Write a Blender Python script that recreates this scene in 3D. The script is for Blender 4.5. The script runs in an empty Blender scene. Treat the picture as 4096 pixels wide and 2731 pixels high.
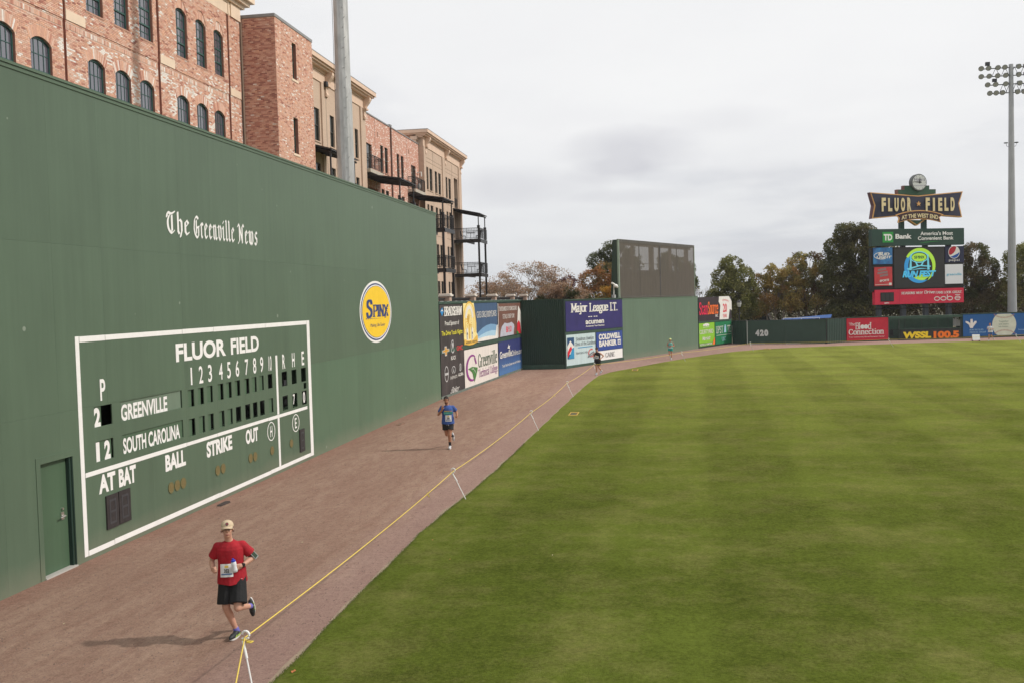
import bpy, math, random
import numpy as np
from mathutils import Vector, Matrix, noise
random.seed(7)
rng = np.random.default_rng(7)
R = math.radians
SC = bpy.context.scene
HAZE = 0.0002
COL = SC.collection

# ---------------------------------------------------------------- camera
cam_d = bpy.data.cameras.new('camera'); cam = bpy.data.objects.new('camera', cam_d); COL.objects.link(cam)
yaw, pitch, roll = 0.16053, 0.04285, -0.02711
Fw = Vector((-math.sin(yaw)*math.cos(pitch), math.cos(yaw)*math.cos(pitch), -math.sin(pitch)))
R0 = Vector((math.cos(yaw), math.sin(yaw), 0)); U0 = R0.cross(Fw)
Rt = math.cos(roll)*R0 + math.sin(roll)*U0; Up = -math.sin(roll)*R0 + math.cos(roll)*U0
M = Matrix((Rt, Up, -Fw)).transposed().to_4x4(); M.translation = (0, 0, 4.75)
cam.matrix_world = M
cam_d.sensor_width = 36; cam_d.lens = 34.05; cam_d.clip_end = 3000; cam_d.clip_start = 0.2
SC.camera = cam

# ---------------------------------------------------------------- sky, sun, exposure
SUN_EL, SUN_AZ = R(39), math.atan2(1.0, 0.14)      # azimuth measured from +Y towards +X
world = bpy.data.worlds.new('World'); SC.world = world; world.use_nodes = True
nt = world.node_tree; nt.nodes.clear(); N = nt.nodes.new; L = nt.links.new
out = N('ShaderNodeOutputWorld'); mixs = N('ShaderNodeMixShader')
sky = N('ShaderNodeTexSky'); sky.sky_type = 'NISHITA'; sky.sun_disc = False
sky.sun_elevation = SUN_EL; sky.sun_rotation = SUN_AZ; sky.air_density = 1.2; sky.dust_density = 3
bg1 = N('ShaderNodeBackground'); bg1.inputs[1].default_value = 0.10; L(sky.outputs[0], bg1.inputs[0])
bg2 = N('ShaderNodeBackground'); bg2.inputs[1].default_value = 1.05
geo = N('ShaderNodeTexCoord'); sep = N('ShaderNodeSeparateXYZ'); L(geo.outputs['Generated'], sep.inputs[0])
def wm(op, a, b=None, c=None):
    n = N('ShaderNodeMath'); n.operation = op
    for i, q in enumerate((a, b, c)):
        if q is None: continue
        if isinstance(q, (int, float)): n.inputs[i].default_value = q
        else: L(q, n.inputs[i])
    return n.outputs[0]
zc = wm('MAXIMUM', sep.outputs[2], 0.0)
den = wm('ADD', zc, 0.10)
px_ = wm('DIVIDE', sep.outputs[0], den); py_ = wm('DIVIDE', sep.outputs[1], den)
cv = N('ShaderNodeCombineXYZ'); L(px_, cv.inputs[0]); L(py_, cv.inputs[1])
n1 = N('ShaderNodeTexNoise'); n1.inputs['Scale'].default_value = 0.62; n1.inputs['Detail'].default_value = 6; n1.inputs['Roughness'].default_value = 0.5
mp = N('ShaderNodeMapping'); mp.inputs['Location'].default_value = (3.1, 0.35, 0); mp.inputs['Scale'].default_value = (1.0, 0.75, 1); L(cv.outputs[0], mp.inputs[0]); L(mp.outputs[0], n1.inputs[0])
n2 = N('ShaderNodeTexNoise'); n2.inputs['Scale'].default_value = 2.3; n2.inputs['Detail'].default_value = 5; L(mp.outputs[0], n2.inputs[0])
nn = wm('ADD', wm('MULTIPLY', n1.outputs[0], 0.72), wm('MULTIPLY', n2.outputs[0], 0.28))
cr = N('ShaderNodeValToRGB'); L(nn, cr.inputs[0])
e = cr.color_ramp.elements
e[0].position = 0.38; e[0].color = (0.68, 0.69, 0.73, 1)
e[1].position = 0.62; e[1].color = (0.94, 0.94, 0.94, 1)
q = cr.color_ramp.elements.new(0.47); q.color = (0.86, 0.86, 0.875, 1)
# single darker cloud banks low over the outfield: (azimuth, elevation, half width, half height)
azm = wm('ARCTAN2', sep.outputs[0], sep.outputs[1]); elv = wm('ARCSINE', sep.outputs[2])
wn = N('ShaderNodeTexNoise'); wn.inputs['Scale'].default_value = 13; wn.inputs['Detail'].default_value = 5; L(geo.outputs['Generated'], wn.inputs[0]); wv_ = wm('MULTIPLY', wm('SUBTRACT', wn.outputs[0], 0.46), 1.9)
acc = 0.0
for a_, e_, w_, h_, s_ in ((-0.034, 0.148, 0.066, 0.019, 1.0), (0.049, 0.172, 0.060, 0.012, .45), (-0.150, 0.115, 0.075, 0.018, .75), (-0.026, 0.101, 0.058, 0.007, .6), (0.099, 0.119, 0.045, 0.012, .4), (0.227, 0.086, 0.080, 0.013, .55), (-0.102, 0.056, 0.06, 0.008, .4), (0.156, 0.046, 0.11, 0.007, .6), (-0.056, 0.127, 0.045, 0.010, .6), (.36, .12, .07, .02, .4), (-.55, .2, .12, .03, .4), (.7, .16, .12, .03, .6), (1.3, .2, .2, .04, .6), (-1.2, .2, .2, .04, .6), (2.2, .18, .25, .04, .6), (-2.2, .22, .25, .05, .6)):
    dx = wm('DIVIDE', wm('SUBTRACT', azm, a_), w_); dy = wm('DIVIDE', wm('SUBTRACT', elv, e_), h_)
    d2 = wm('ADD', wm('ADD', wm('MULTIPLY', dx, dx), wm('MULTIPLY', dy, dy)), wv_)
    acc = wm('ADD', acc, wm('MULTIPLY', wm('MAXIMUM', wm('SUBTRACT', 1.0, wm('MULTIPLY', d2, 0.5)), 0.0), s_))
accc = wm('MINIMUM', acc, 1.0)
# the cloud sheet is thinner and bluer towards the horizon
hz = N('ShaderNodeMapRange'); hz.inputs['From Min'].default_value = 0.0; hz.inputs['From Max'].default_value = 0.17; L(zc, hz.inputs[0])
hm = N('ShaderNodeMixRGB'); hm.inputs[1].default_value = (0.67, 0.70, 0.735, 1); L(hz.outputs[0], hm.inputs[0])
brt = N('ShaderNodeMixRGB'); brt.blend_type = 'MIX'; brt.inputs[1].default_value = (0.90, 0.90, 0.90, 1)
L(hz.outputs[0], hm.inputs[0])
hi = N('ShaderNodeMapRange'); hi.inputs['From Min'].default_value = 0.06; hi.inputs['From Max'].default_value = 0.30; hi.inputs['To Min'].default_value = 1.0; hi.inputs['To Max'].default_value = 0.22; L(zc, hi.inputs[0])
L(hi.outputs[0], brt.inputs[0]); L(cr.outputs[0], brt.inputs[2])
L(brt.outputs[0], hm.inputs[2]); 
hm2 = N('ShaderNodeMixRGB'); hm2.inputs[0].default_value = 0.25; L(hm.outputs[0], hm2.inputs[1]); L(brt.outputs[0], hm2.inputs[2])
hm3 = N('ShaderNodeMixRGB'); L(wm('MULTIPLY', wm('POWER', accc, 1.3), 0.58), hm3.inputs[0]); L(hm2.outputs[0], hm3.inputs[1]); hm3.inputs[2].default_value = (0.58, 0.58, 0.63, 1)
L(hm3.outputs[0], bg2.inputs[0])
mixs.inputs[0].default_value = 0.94
L(bg1.outputs[0], mixs.inputs[1]); L(bg2.outputs[0], mixs.inputs[2]); L(mixs.outputs[0], out.inputs[0])

sd = bpy.data.lights.new('sun', 'SUN'); sd.energy = 2.5; sd.angle = R(1.6); sd.color = (1.0, 0.94, 0.86)
sun = bpy.data.objects.new('sun', sd); COL.objects.link(sun)
sdir = Vector((math.sin(SUN_AZ)*math.cos(SUN_EL), math.cos(SUN_AZ)*math.cos(SUN_EL), math.sin(SUN_EL)))
sun.rotation_euler = sdir.to_track_quat('Z', 'Y').to_euler(); sun.location = (60, 10, 60)
SC.view_settings.view_transform = 'Standard'; SC.view_settings.look = 'None'
SC.view_settings.exposure = 0.0; SC.view_settings.gamma = 1.0; SC.view_settings.use_curve_mapping = False
SC.render.engine = 'CYCLES'; SC.cycles.max_bounces = 6; SC.cycles.transparent_max_bounces = 16

# ---------------------------------------------------------------- materials
def srgb(r, g, b):
    f = lambda c: (c/255/12.92) if c/255 <= 0.04045 else ((c/255+0.055)/1.055)**2.4
    return (f(r), f(g), f(b))
def mat(name, col, rough=0.75, var=0.06, scale=3.0, metallic=0.0, bump=0.0, bscale=40.0, ior=1.45, streak=None, attr=False, rnd=0.0, emit=None, spec=0.5):
    m = bpy.data.materials.new(name); m.use_nodes = True; t = m.node_tree; b = t.nodes['Principled BSDF']
    b.inputs['Roughness'].default_value = rough; b.inputs['Metallic'].default_value = metallic; b.inputs['IOR'].default_value = ior
    b.inputs['Specular IOR Level'].default_value = spec
    tc = t.nodes.new('ShaderNodeTexCoord')
    if attr:
        a = t.nodes.new('ShaderNodeAttribute'); a.attribute_name = 'tint'; src = a.outputs['Color']
    else:
        rgb = t.nodes.new('ShaderNodeRGB'); rgb.outputs[0].default_value = (*col, 1); src = rgb.outputs[0]
    if var:
        n = t.nodes.new('ShaderNodeTexNoise'); n.inputs['Scale'].default_value = scale; n.inputs['Detail'].default_value = 6; n.inputs['Roughness'].default_value = 0.65
        if streak:
            mpp = t.nodes.new('ShaderNodeMapping'); mpp.inputs['Scale'].default_value = streak; t.links.new(tc.outputs['Object'], mpp.inputs[0]); t.links.new(mpp.outputs[0], n.inputs[0])
        else: t.links.new(tc.outputs['Object'], n.inputs[0])
        mr = t.nodes.new('ShaderNodeMapRange'); mr.inputs['From Min'].default_value = 0.25; mr.inputs['From Max'].default_value = 0.75
        mr.inputs['To Min'].default_value = 1-2*var; mr.inputs['To Max'].default_value = 1+2*var; t.links.new(n.outputs[0], mr.inputs[0])
        mx = t.nodes.new('ShaderNodeVectorMath'); mx.operation = 'SCALE'; t.links.new(src, mx.inputs[0]); t.links.new(mr.outputs[0], mx.inputs['Scale']); src = mx.outputs[0]
    if rnd:
        oi = t.nodes.new('ShaderNodeObjectInfo'); mr = t.nodes.new('ShaderNodeMapRange'); mr.inputs['To Min'].default_value = 1-rnd; mr.inputs['To Max'].default_value = 1+rnd
        t.links.new(oi.outputs['Random'], mr.inputs[0]); mx = t.nodes.new('ShaderNodeVectorMath'); mx.operation = 'SCALE'; t.links.new(src, mx.inputs[0]); t.links.new(mr.outputs[0], mx.inputs['Scale']); src = mx.outputs[0]
    t.links.new(src, b.inputs['Base Color'])
    if emit:
        t.links.new(src, b.inputs['Emission Color']); b.inputs['Emission Strength'].default_value = emit
    if bump:
        n = t.nodes.new('ShaderNodeTexNoise'); n.inputs['Scale'].default_value = bscale; n.inputs['Detail'].default_value = 5; t.links.new(tc.outputs['Object'], n.inputs[0])
        bp = t.nodes.new('ShaderNodeBump'); bp.inputs['Strength'].default_value = bump; bp.inputs['Distance'].default_value = 0.02; t.links.new(n.outputs[0], bp.inputs['Height']); t.links.new(bp.outputs[0], b.inputs['Normal'])
    return m
class G:   # small node helper for the bigger materials
    def __init__(s, name):
        s.m = bpy.data.materials.new(name); s.m.use_nodes = True; s.t = s.m.node_tree; s.b = s.t.nodes['Principled BSDF']; s.tc = s.t.nodes.new('ShaderNodeTexCoord'); s.pos = s.t.nodes.new('ShaderNodeNewGeometry').outputs['Position']
    def lk(s, v, inp):
        if isinstance(v, (int, float)): inp.default_value = v
        elif isinstance(v, tuple): inp.default_value = v if len(v) == 4 or inp.type == 'VECTOR' else (*v, 1)
        else: s.t.links.new(v, inp)
    def math(s, op, *a):
        n = s.t.nodes.new('ShaderNodeMath'); n.operation = op
        for i, q in enumerate(a): s.lk(q, n.inputs[i])
        return n.outputs[0]
    def noise(s, scale, detail=5, rough=0.6, vec=None, map_scale=None, loc=None):
        n = s.t.nodes.new('ShaderNodeTexNoise'); n.inputs['Scale'].default_value = scale; n.inputs['Detail'].default_value = detail; n.inputs['Roughness'].default_value = rough
        v = vec or s.tc.outputs['Object']
        if map_scale or loc:
            p = s.t.nodes.new('ShaderNodeMapping')
            if map_scale: p.inputs['Scale'].default_value = map_scale
            if loc: p.inputs['Location'].default_value = loc
            s.t.links.new(v, p.inputs[0]); v = p.outputs[0]
        s.t.links.new(v, n.inputs[0]); return n.outputs[0]
    def ramp(s, v, a, b, lo=0.0, hi=1.0, smooth=False):
        n = s.t.nodes.new('ShaderNodeMapRange'); n.inputs['From Min'].default_value = a; n.inputs['From Max'].default_value = b; n.inputs['To Min'].default_value = lo; n.inputs['To Max'].default_value = hi
        if smooth: n.interpolation_type = 'SMOOTHSTEP'
        s.lk(v, n.inputs[0]); return n.outputs[0]
    def mix(s, f, a, b, mode='MIX'):
        n = s.t.nodes.new('ShaderNodeMixRGB'); n.blend_type = mode; s.lk(f, n.inputs[0]); s.lk(a, n.inputs[1]); s.lk(b, n.inputs[2]); return n.outputs[0]
    def scale(s, c, f):
        n = s.t.nodes.new('ShaderNodeVectorMath'); n.operation = 'SCALE'; s.lk(c, n.inputs[0]); s.lk(f, n.inputs['Scale']); return n.outputs[0]
    def xyz(s, v=None):
        n = s.t.nodes.new('ShaderNodeSeparateXYZ'); s.t.links.new(v or s.pos, n.inputs[0]); return n.outputs
    def bump(s, h, st=0.4, d=0.02):
        n = s.t.nodes.new('ShaderNodeBump'); n.inputs['Strength'].default_value = st; n.inputs['Distance'].default_value = d; s.lk(h, n.inputs['Height']); s.t.links.new(n.outputs[0], s.b.inputs['Normal'])
    def out(s, c, rough=0.8, spec=0.5):
        s.lk(c, s.b.inputs['Base Color']); s.lk(rough, s.b.inputs['Roughness']); s.b.inputs['Specular IOR Level'].default_value = spec; return s.m

# outfield grass: mown stripes in two directions, worn and dry patches, fine blade noise
g = G('mown_grass'); x, y, z = g.xyz()
u = g.math('SUBTRACT', x, g.math('MULTIPLY', y, 0.027))
wob = g.math('MULTIPLY', g.math('SUBTRACT', g.noise(0.12, 2), 0.5), 1.2)
s1 = g.math('SINE', g.math('MULTIPLY', g.math('ADD', g.math('ADD', u, wob), -0.27+2.35), math.pi/2.35))
v_ = g.math('ADD', g.math('ADD', y, g.math('MULTIPLY', x, 0.07)), g.math('MULTIPLY', wob, 1.6))
s2 = g.math('SINE', g.math('MULTIPLY', v_, math.pi/2.9))
def sq(s): return g.ramp(s, -0.35, 0.35, -1, 1, True)
st = g.math('ADD', g.math('MULTIPLY', sq(s1), 0.075), g.math('MULTIPLY', sq(s2), 0.045))
pa = g.ramp(g.noise(0.35, 5, 0.62), 0.36, 0.66, -0.10, 0.10)
pa2 = g.ramp(g.noise(1.3, 6, 0.7), 0.3, 0.7, -0.11, 0.11)
fi = g.math('ADD', g.ramp(g.noise(22, 4, 0.75), 0.2, 0.8, -0.42, 0.42), g.ramp(g.noise(5.5, 4, 0.8), 0.25, 0.75, -0.17, 0.17))
fi2 = g.ramp(g.noise(90, 3, 0.7), 0.2, 0.8, -0.25, 0.25)
tot = g.math('ADD', g.math('ADD', g.math('ADD', st, pa), g.math('ADD', pa2, 1.0)), g.math('ADD', fi, fi2))
dry = g.ramp(g.noise(0.65, 7, 0.75, loc=(5, 9, 0)), 0.46, 0.70)
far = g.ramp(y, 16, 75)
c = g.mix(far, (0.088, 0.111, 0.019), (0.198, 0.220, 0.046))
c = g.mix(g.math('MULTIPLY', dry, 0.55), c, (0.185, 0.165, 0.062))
c = g.scale(c, tot); g.bump(g.noise(60, 4, 0.7), 0.5, 0.03); GRASS = g.out(c, 1.0, 0.0)

# crushed red-brown stone of the warning track, with foot-worn and wheel-worn streaks along it
g = G('crushed_stone_track'); x, y, z = g.xyz()
c = g.mix(g.ramp(g.noise(0.45, 6, 0.66, map_scale=(1.6, 0.30, 1)), 0.33, 0.67), (0.300, 0.188, 0.142), (0.415, 0.285, 0.215))
c = g.mix(g.ramp(g.noise(2.4, 5, 0.7, map_scale=(1.7, 0.45, 1)), 0.42, 0.68, 0, 0.9), c, (0.285, 0.172, 0.130))
edge = g.ramp(g.math('ADD', x, g.math('MULTIPLY', g.noise(0.9, 3), 0.8)), -6.0, -5.2)
c = g.mix(g.math('MULTIPLY', edge, 0.5), c, (0.375, 0.25, 0.225))
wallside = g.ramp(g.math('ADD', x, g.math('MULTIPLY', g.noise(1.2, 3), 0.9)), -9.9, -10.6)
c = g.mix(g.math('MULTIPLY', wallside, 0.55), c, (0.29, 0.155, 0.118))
c = g.scale(c, g.math('ADD', g.ramp(g.noise(35, 5, 0.8), 0.25, 0.75, 0.60, 1.40), g.ramp(g.noise(9, 4, 0.85), 0.3, 0.7, -0.20, 0.20)))
g.bump(g.noise(60, 5, 0.8), 0.9, 0.03); TRACK = g.out(c, 1.0, 0.05)
DIRT = mat('pale_dirt', (0.30, 0.23, 0.16), 0.95, 0.12, 4, bump=0.5)
GROUND = mat('far_ground', (0.13, 0.12, 0.07), 0.95, 0.2, 0.2)
CONC = mat('concrete', (0.42, 0.40, 0.37), 0.85, 0.08, 2, bump=0.2)

def green_paint(name, base, dust=True, var=0.05):
    g = G(name); x, y, z = g.xyz()
    c = g.scale(base, g.math('ADD', g.ramp(g.noise(0.5, 4, 0.6), 0.3, 0.7, 1-var, 1+var), g.ramp(g.noise(1.4, 6, 0.7, map_scale=(3.0, 3.0, 0.16)), 0.3, 0.75, 0.08, -0.12)))
    oi = g.t.nodes.new('ShaderNodeObjectInfo'); c = g.scale(c, g.ramp(oi.outputs['Random'], 0, 1, 0.96, 1.035))
    vor = g.t.nodes.new('ShaderNodeTexVoronoi'); vor.inputs['Scale'].default_value = 1.15; g.t.links.new(g.pos, vor.inputs[0])
    spk = g.math('MULTIPLY', g.math('LESS_THAN', vor.outputs['Distance'], g.math('MULTIPLY', g.ramp(g.noise(0.9, 1), 0.40, 0.60), 0.06)), 0.5)
    c = g.mix(spk, c, (0.34, 0.38, 0.32))
    if dust: c = g.mix(g.math('MULTIPLY', g.ramp(g.math('ADD', z, g.math('MULTIPLY', g.noise(1.6, 4), 0.5)), 0.75, 0.15), 0.42), c, (0.26, 0.24, 0.18))
    g.bump(g.noise(12, 4), 0.06, 0.01); g.b.inputs['Sheen Weight'].default_value = 0.20; g.b.inputs['Sheen Roughness'].default_value = 0.30; g.b.inputs['Sheen Tint'].default_value = (.55, .9, .55, 1); return g.out(c, 0.5, 0.38)
GREEN = green_paint('wall_green_paint', (0.085, 0.129, 0.084))
GREEN_LO = green_paint('wall_green_paint_lower', (0.088, 0.147, 0.092)); GREEN_CF = green_paint('centre_field_green_paint', (0.116, 0.174, 0.122))
SCGREEN = green_paint('scoreboard_green_paint', (0.066, 0.118, 0.068), dust=False)
PLATE = green_paint('number_plate_green', (0.072, 0.124, 0.074), dust=False)
DKGREEN = mat('dark_green_paint', (0.018, 0.042, 0.032), 0.55, 0.12, 2, streak=(3, 3, 0.3))
MIDGREEN = mat('faded_dark_green', (0.035, 0.075, 0.052), 0.6, 0.15, 2)
RIBGREEN = mat('ribbed_metal_green', (0.022, 0.050, 0.036), 0.5, 0.10, 1.5, streak=(2, 2, 0.3))
FENCEGREEN = mat('field_fence_green', (0.028, 0.060, 0.046), 0.55, 0.08, 1.2)
WHITE = mat('white_paint', (0.80, 0.79, 0.77), 0.6, 0.03, 4)
OFFWHITE = mat('off_white_print', (0.72, 0.70, 0.66), 0.7, 0.05, 3)
BLACK = mat('black_void', (0.006, 0.006, 0.006), 0.9, 0)
BLK = mat('black_metal', (0.016, 0.016, 0.017), 0.45, 0.1, 3)
DKGREY = mat('dark_grey_metal', (0.045, 0.045, 0.050), 0.6, 0.1, 6)
GALV = mat('galvanised_steel', (0.44, 0.44, 0.43), 0.42, 0.13, 2.2, metallic=0.35, streak=(2.5, 2.5, 0.6))
GALV2 = mat('grey_steel_pole', (0.36, 0.37, 0.38), 0.5, 0.05, 1, metallic=0.3)
STEEL = mat('brushed_steel', (0.6, 0.58, 0.55), 0.3, 0.03, 5, metallic=0.9)
AMBER = mat('amber_lens', (0.17, 0.135, 0.055), 0.35, 0.15, 30)
BROWNVENT = mat('brown_black_grille', (0.030, 0.024, 0.024), 0.7, 0.2, 12)
SPINY = mat('sign_yellow', (0.86, 0.56, 0.02), 0.55, 0.03, 2); SPINB = mat('sign_navy', (0.020, 0.045, 0.17), 0.6, 0.05, 3)
GLASS = mat('window_glass', (0.10, 0.10, 0.125), 0.04, 0, ior=2.3)
GLASS2 = mat('dark_window_glass', (0.02, 0.026, 0.024), 0.08, 0, ior=1.6)
FRAME = mat('window_frame_green', (0.032, 0.092, 0.080), 0.45, 0.05)
FRAME2 = mat('window_frame_bronze', (0.030, 0.030, 0.024), 0.45, 0.05)
STONE = mat('cream_stone', (0.76, 0.60, 0.455), 0.8, 0.04, 1.5)
TANSTUC = mat('tan_stucco', (0.70, 0.515, 0.395), 0.85, 0.04, 1.2)
TANDARK = mat('tan_trim', (0.53, 0.385, 0.285), 0.85, 0.04, 1.2)
MORTAR = mat('mortar', (0.64, 0.49, 0.40), 0.95, 0.10, 5)
MORTAR_D = mat('mortar_dark', (0.58, 0.44, 0.36), 0.95, 0.10, 5)
BRICK = mat('fired_brick', (0.5, 0.3, 0.2), 0.9, 0.07, 9, attr=True)
COPING = mat('grey_metal_coping', (0.25, 0.25, 0.25), 0.5, 0.05)
ROPE = mat('yellow_rope', (0.74, 0.55, 0.10), 0.7, 0.05, 30)
def col(name, r, g_, b, rough=0.7, var=0.05, scale=2.0, **k): return mat(name, srgb(r, g_, b), rough, var, scale, **k)

# tan brick and distant red brick as relief-free courses (too far away to pick bricks apart)
def far_brick(name, c1, c2, cm, white=0.0, mortar=0.010):
    g = G(name); x, y, z = g.xyz()
    cb = g.t.nodes.new('ShaderNodeCombineXYZ'); g.t.links.new(g.math('ADD', x, y), cb.inputs[0]); g.t.links.new(z, cb.inputs[1])
    bt = g.t.nodes.new('ShaderNodeTexBrick'); g.t.links.new(cb.outputs[0], bt.inputs[0]); bt.inputs['Scale'].default_value = 1; bt.inputs['Mortar Size'].default_value = mortar
    bt.inputs['Brick Width'].default_value = 0.203; bt.inputs['Row Height'].default_value = 0.0677
    bt.inputs['Color1'].default_value = (*c1, 1); bt.inputs['Color2'].default_value = (*c2, 1); bt.inputs['Mortar'].default_value = (*cm, 1); bt.offset = 0.5
    c = g.scale(bt.outputs['Color'], g.ramp(g.noise(0.7, 5, 0.6), 0.3, 0.7, 0.93, 1.07))
    if white:
        b2 = g.t.nodes.new('ShaderNodeTexBrick'); g.t.links.new(cb.outputs[0], b2.inputs[0]); b2.inputs['Scale'].default_value = 1; b2.inputs['Mortar Size'].default_value = 0.0
        b2.inputs['Brick Width'].default_value = 0.203; b2.inputs['Row Height'].default_value = 0.0677; b2.inputs['Color1'].default_value = (0, 0, 0, 1); b2.inputs['Color2'].default_value = (1, 1, 1, 1)
        m = g.math('GREATER_THAN', b2.outputs['Color'], g.ramp(g.noise(1.1, 4, 0.7), 0.3, 0.7, 0.98, 1-white))
        c = g.mix(m, c, (0.72, 0.60, 0.52))
    g.bump(bt.outputs['Fac'], -0.3, 0.01); return g.out(c, 0.9, 0.3)
TANBRICK = far_brick('tan_brick', (0.53, 0.395, 0.300), (0.48, 0.355, 0.270), (0.60, 0.455, 0.35))
REDBRICK = far_brick('mottled_red_brick', (0.48, 0.20, 0.14), (0.60, 0.31, 0.23), (0.58, 0.38, 0.30), white=0.30)

# ---------------------------------------------------------------- mesh helpers
class MB:
    def __init__(s): s.v = []; s.f = []; s.m = []; s.c = 0
    def add(s, vs, fs):
        n = len(s.v); s.v += [tuple(p) for p in vs]; s.f += [tuple(i+n for i in f) for f in fs]; s.m += [s.c]*len(fs); return s
    def box(s, x0, x1, y0, y1, z0, z1):
        return s.add([(x0,y0,z0),(x1,y0,z0),(x1,y1,z0),(x0,y1,z0),(x0,y0,z1),(x1,y0,z1),(x1,y1,z1),(x0,y1,z1)],
                     [(0,3,2,1),(4,5,6,7),(0,1,5,4),(1,2,6,5),(2,3,7,6),(3,0,4,7)])
    def prism(s, pts, y0, y1):       # polygon in x,z pushed from y0 to y1
        n = len(pts); vs = [(p[0], y0, p[1]) for p in pts] + [(p[0], y1, p[1]) for p in pts]
        return s.add(vs, [tuple(range(n)), tuple(range(2*n-1, n-1, -1))] + [(i, i+n, (i+1) % n + n, (i+1) % n) for i in range(n)])
    def flat(s, pts, y): return s.add([(p[0], y, p[1]) for p in pts], [tuple(range(len(pts)))])
    def prism_x(s, pts, x0, x1):     # polygon in y,z pushed along x
        n = len(pts); vs = [(x0, p[0], p[1]) for p in pts] + [(x1, p[0], p[1]) for p in pts]
        return s.add(vs, [tuple(range(n)), tuple(range(2*n-1, n-1, -1))] + [(i, i+n, (i+1) % n + n, (i+1) % n) for i in range(n)])
    def tube(s, pts, r, n=6, r1=None, cap=True):
        pts = [Vector(p) for p in pts]; k = len(pts); vs = []
        for i, p in enumerate(pts):
            d = (pts[min(i+1, k-1)] - pts[max(i-1, 0)]).normalized()
            a = d.cross(Vector((0, 0, 1)) if abs(d.z) < 0.95 else Vector((1, 0, 0))).normalized(); b = d.cross(a)
            rr = r if r1 is None else r + (r1-r)*i/max(1, k-1)
            vs += [p + rr*(math.cos(2*math.pi*j/n)*a + math.sin(2*math.pi*j/n)*b) for j in range(n)]
        fs = [(i*n+j, i*n+(j+1) % n, (i+1)*n+(j+1) % n, (i+1)*n+j) for i in range(k-1) for j in range(n)]
        if cap: fs += [tuple(range(n-1, -1, -1)), tuple((k-1)*n+j for j in range(n))]
        return s.add(vs, fs)
    def lathe(s, prof, cx=0, cy=0, n=16):   # profile of (r, z)
        vs = []; k = len(prof)
        for r_, z_ in prof: vs += [(cx+r_*math.cos(2*math.pi*j/n), cy+r_*math.sin(2*math.pi*j/n), z_) for j in range(n)]
        fs = [(i*n+j, i*n+(j+1) % n, (i+1)*n+(j+1) % n, (i+1)*n+j) for i in range(k-1) for j in range(n)]
        return s.add(vs, fs + [tuple(range(n-1, -1, -1)), tuple((k-1)*n+j for j in range(n))])
    def ell(s, c, r, n=10, k=7):
        vs = []; 
        for i in range(k+1):
            t = math.pi*i/k
            vs += [(c[0]+r[0]*math.sin(t)*math.cos(2*math.pi*j/n), c[1]+r[1]*math.sin(t)*math.sin(2*math.pi*j/n), c[2]+r[2]*math.cos(t)) for j in range(n)]
        return s.add(vs, [((i+1)*n+j, (i+1)*n+(j+1) % n, i*n+(j+1) % n, i*n+j) for i in range(k) for j in range(n)])
    def mesh(s, name, mats):
        me = bpy.data.meshes.new(name); me.from_pydata([tuple(p) for p in s.v], [], s.f)
        for m in (mats if isinstance(mats, (list, tuple)) else [mats]): me.materials.append(m)
        if any(s.m): me.polygons.foreach_set('material_index', s.m)
        me.update(); return me
    def build(s, name, mats, parent=None, smooth=False, kind=None):
        me = s.mesh(name, mats)
        if smooth: me.polygons.foreach_set('use_smooth', [True]*len(me.polygons))
        return link(name, me, parent, kind)
def link(name, me, parent=None, kind=None):
    o = bpy.data.objects.new(name, me); COL.objects.link(o)
    if parent is not None: o.parent = parent
    if kind: o['kind'] = kind
    return o
def tag(o, label, cat, group=None):
    o['label'] = label; o['category'] = cat
    if group: o['group'] = group
    return o
def thing(name, label, cat, loc=(0, 0, 0), rz=0.0, group=None):
    o = bpy.data.objects.new(name, None); COL.objects.link(o); o.empty_display_size = 0.3
    o.location = loc; o.rotation_euler = (0, 0, rz); return tag(o, label, cat, group)
def copy_tree(o, parent=None):
    c = o.copy(); COL.objects.link(c)
    if parent is not None: c.parent = parent
    for ch in list(o.children): copy_tree(ch, c)
    return c
def cells(x0, x1, z0, z1, holes):    # rectangles that cover x0..x1, z0..z1 minus the holes
    xs = sorted({x0, x1, *[min(max(v, x0), x1) for h in holes for v in h[:2]]}); zs = sorted({z0, z1, *[min(max(v, z0), z1) for h in holes for v in h[2:]]})
    outp = []
    for a, b in zip(xs, xs[1:]):
        run = None
        for c, d in zip(zs, zs[1:]):
            if b-a < 1e-6 or d-c < 1e-6: continue
            solid = not any(h[0]-1e-6 <= a and b <= h[1]+1e-6 and h[2]-1e-6 <= c and d <= h[3]+1e-6 for h in holes)
            if solid: run = (run[0], d) if run else (c, d)
            elif run: outp.append((a, b, *run)); run = None
        if run: outp.append((a, b, *run))
    return outp
def arc(cx, cz, r, a0, a1, n=16, rz=None): return [(cx+r*math.cos(R(a0+(a1-a0)*i/n)), cz+(rz or r)*math.sin(R(a0+(a1-a0)*i/n))) for i in range(n+1)]
def ring(mb, cx, cz, rx, rz, w, y, n=28, a0=0, a1=360, wz=None):
    wz = wz or w
    o1 = arc(cx, cz, rx, a0, a1, n, rz); i1 = arc(cx, cz, rx-w, a0, a1, n, rz-wz)
    for k in range(n): mb.flat([o1[k], o1[k+1], i1[k+1], i1[k]], y)
    return mb

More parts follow.
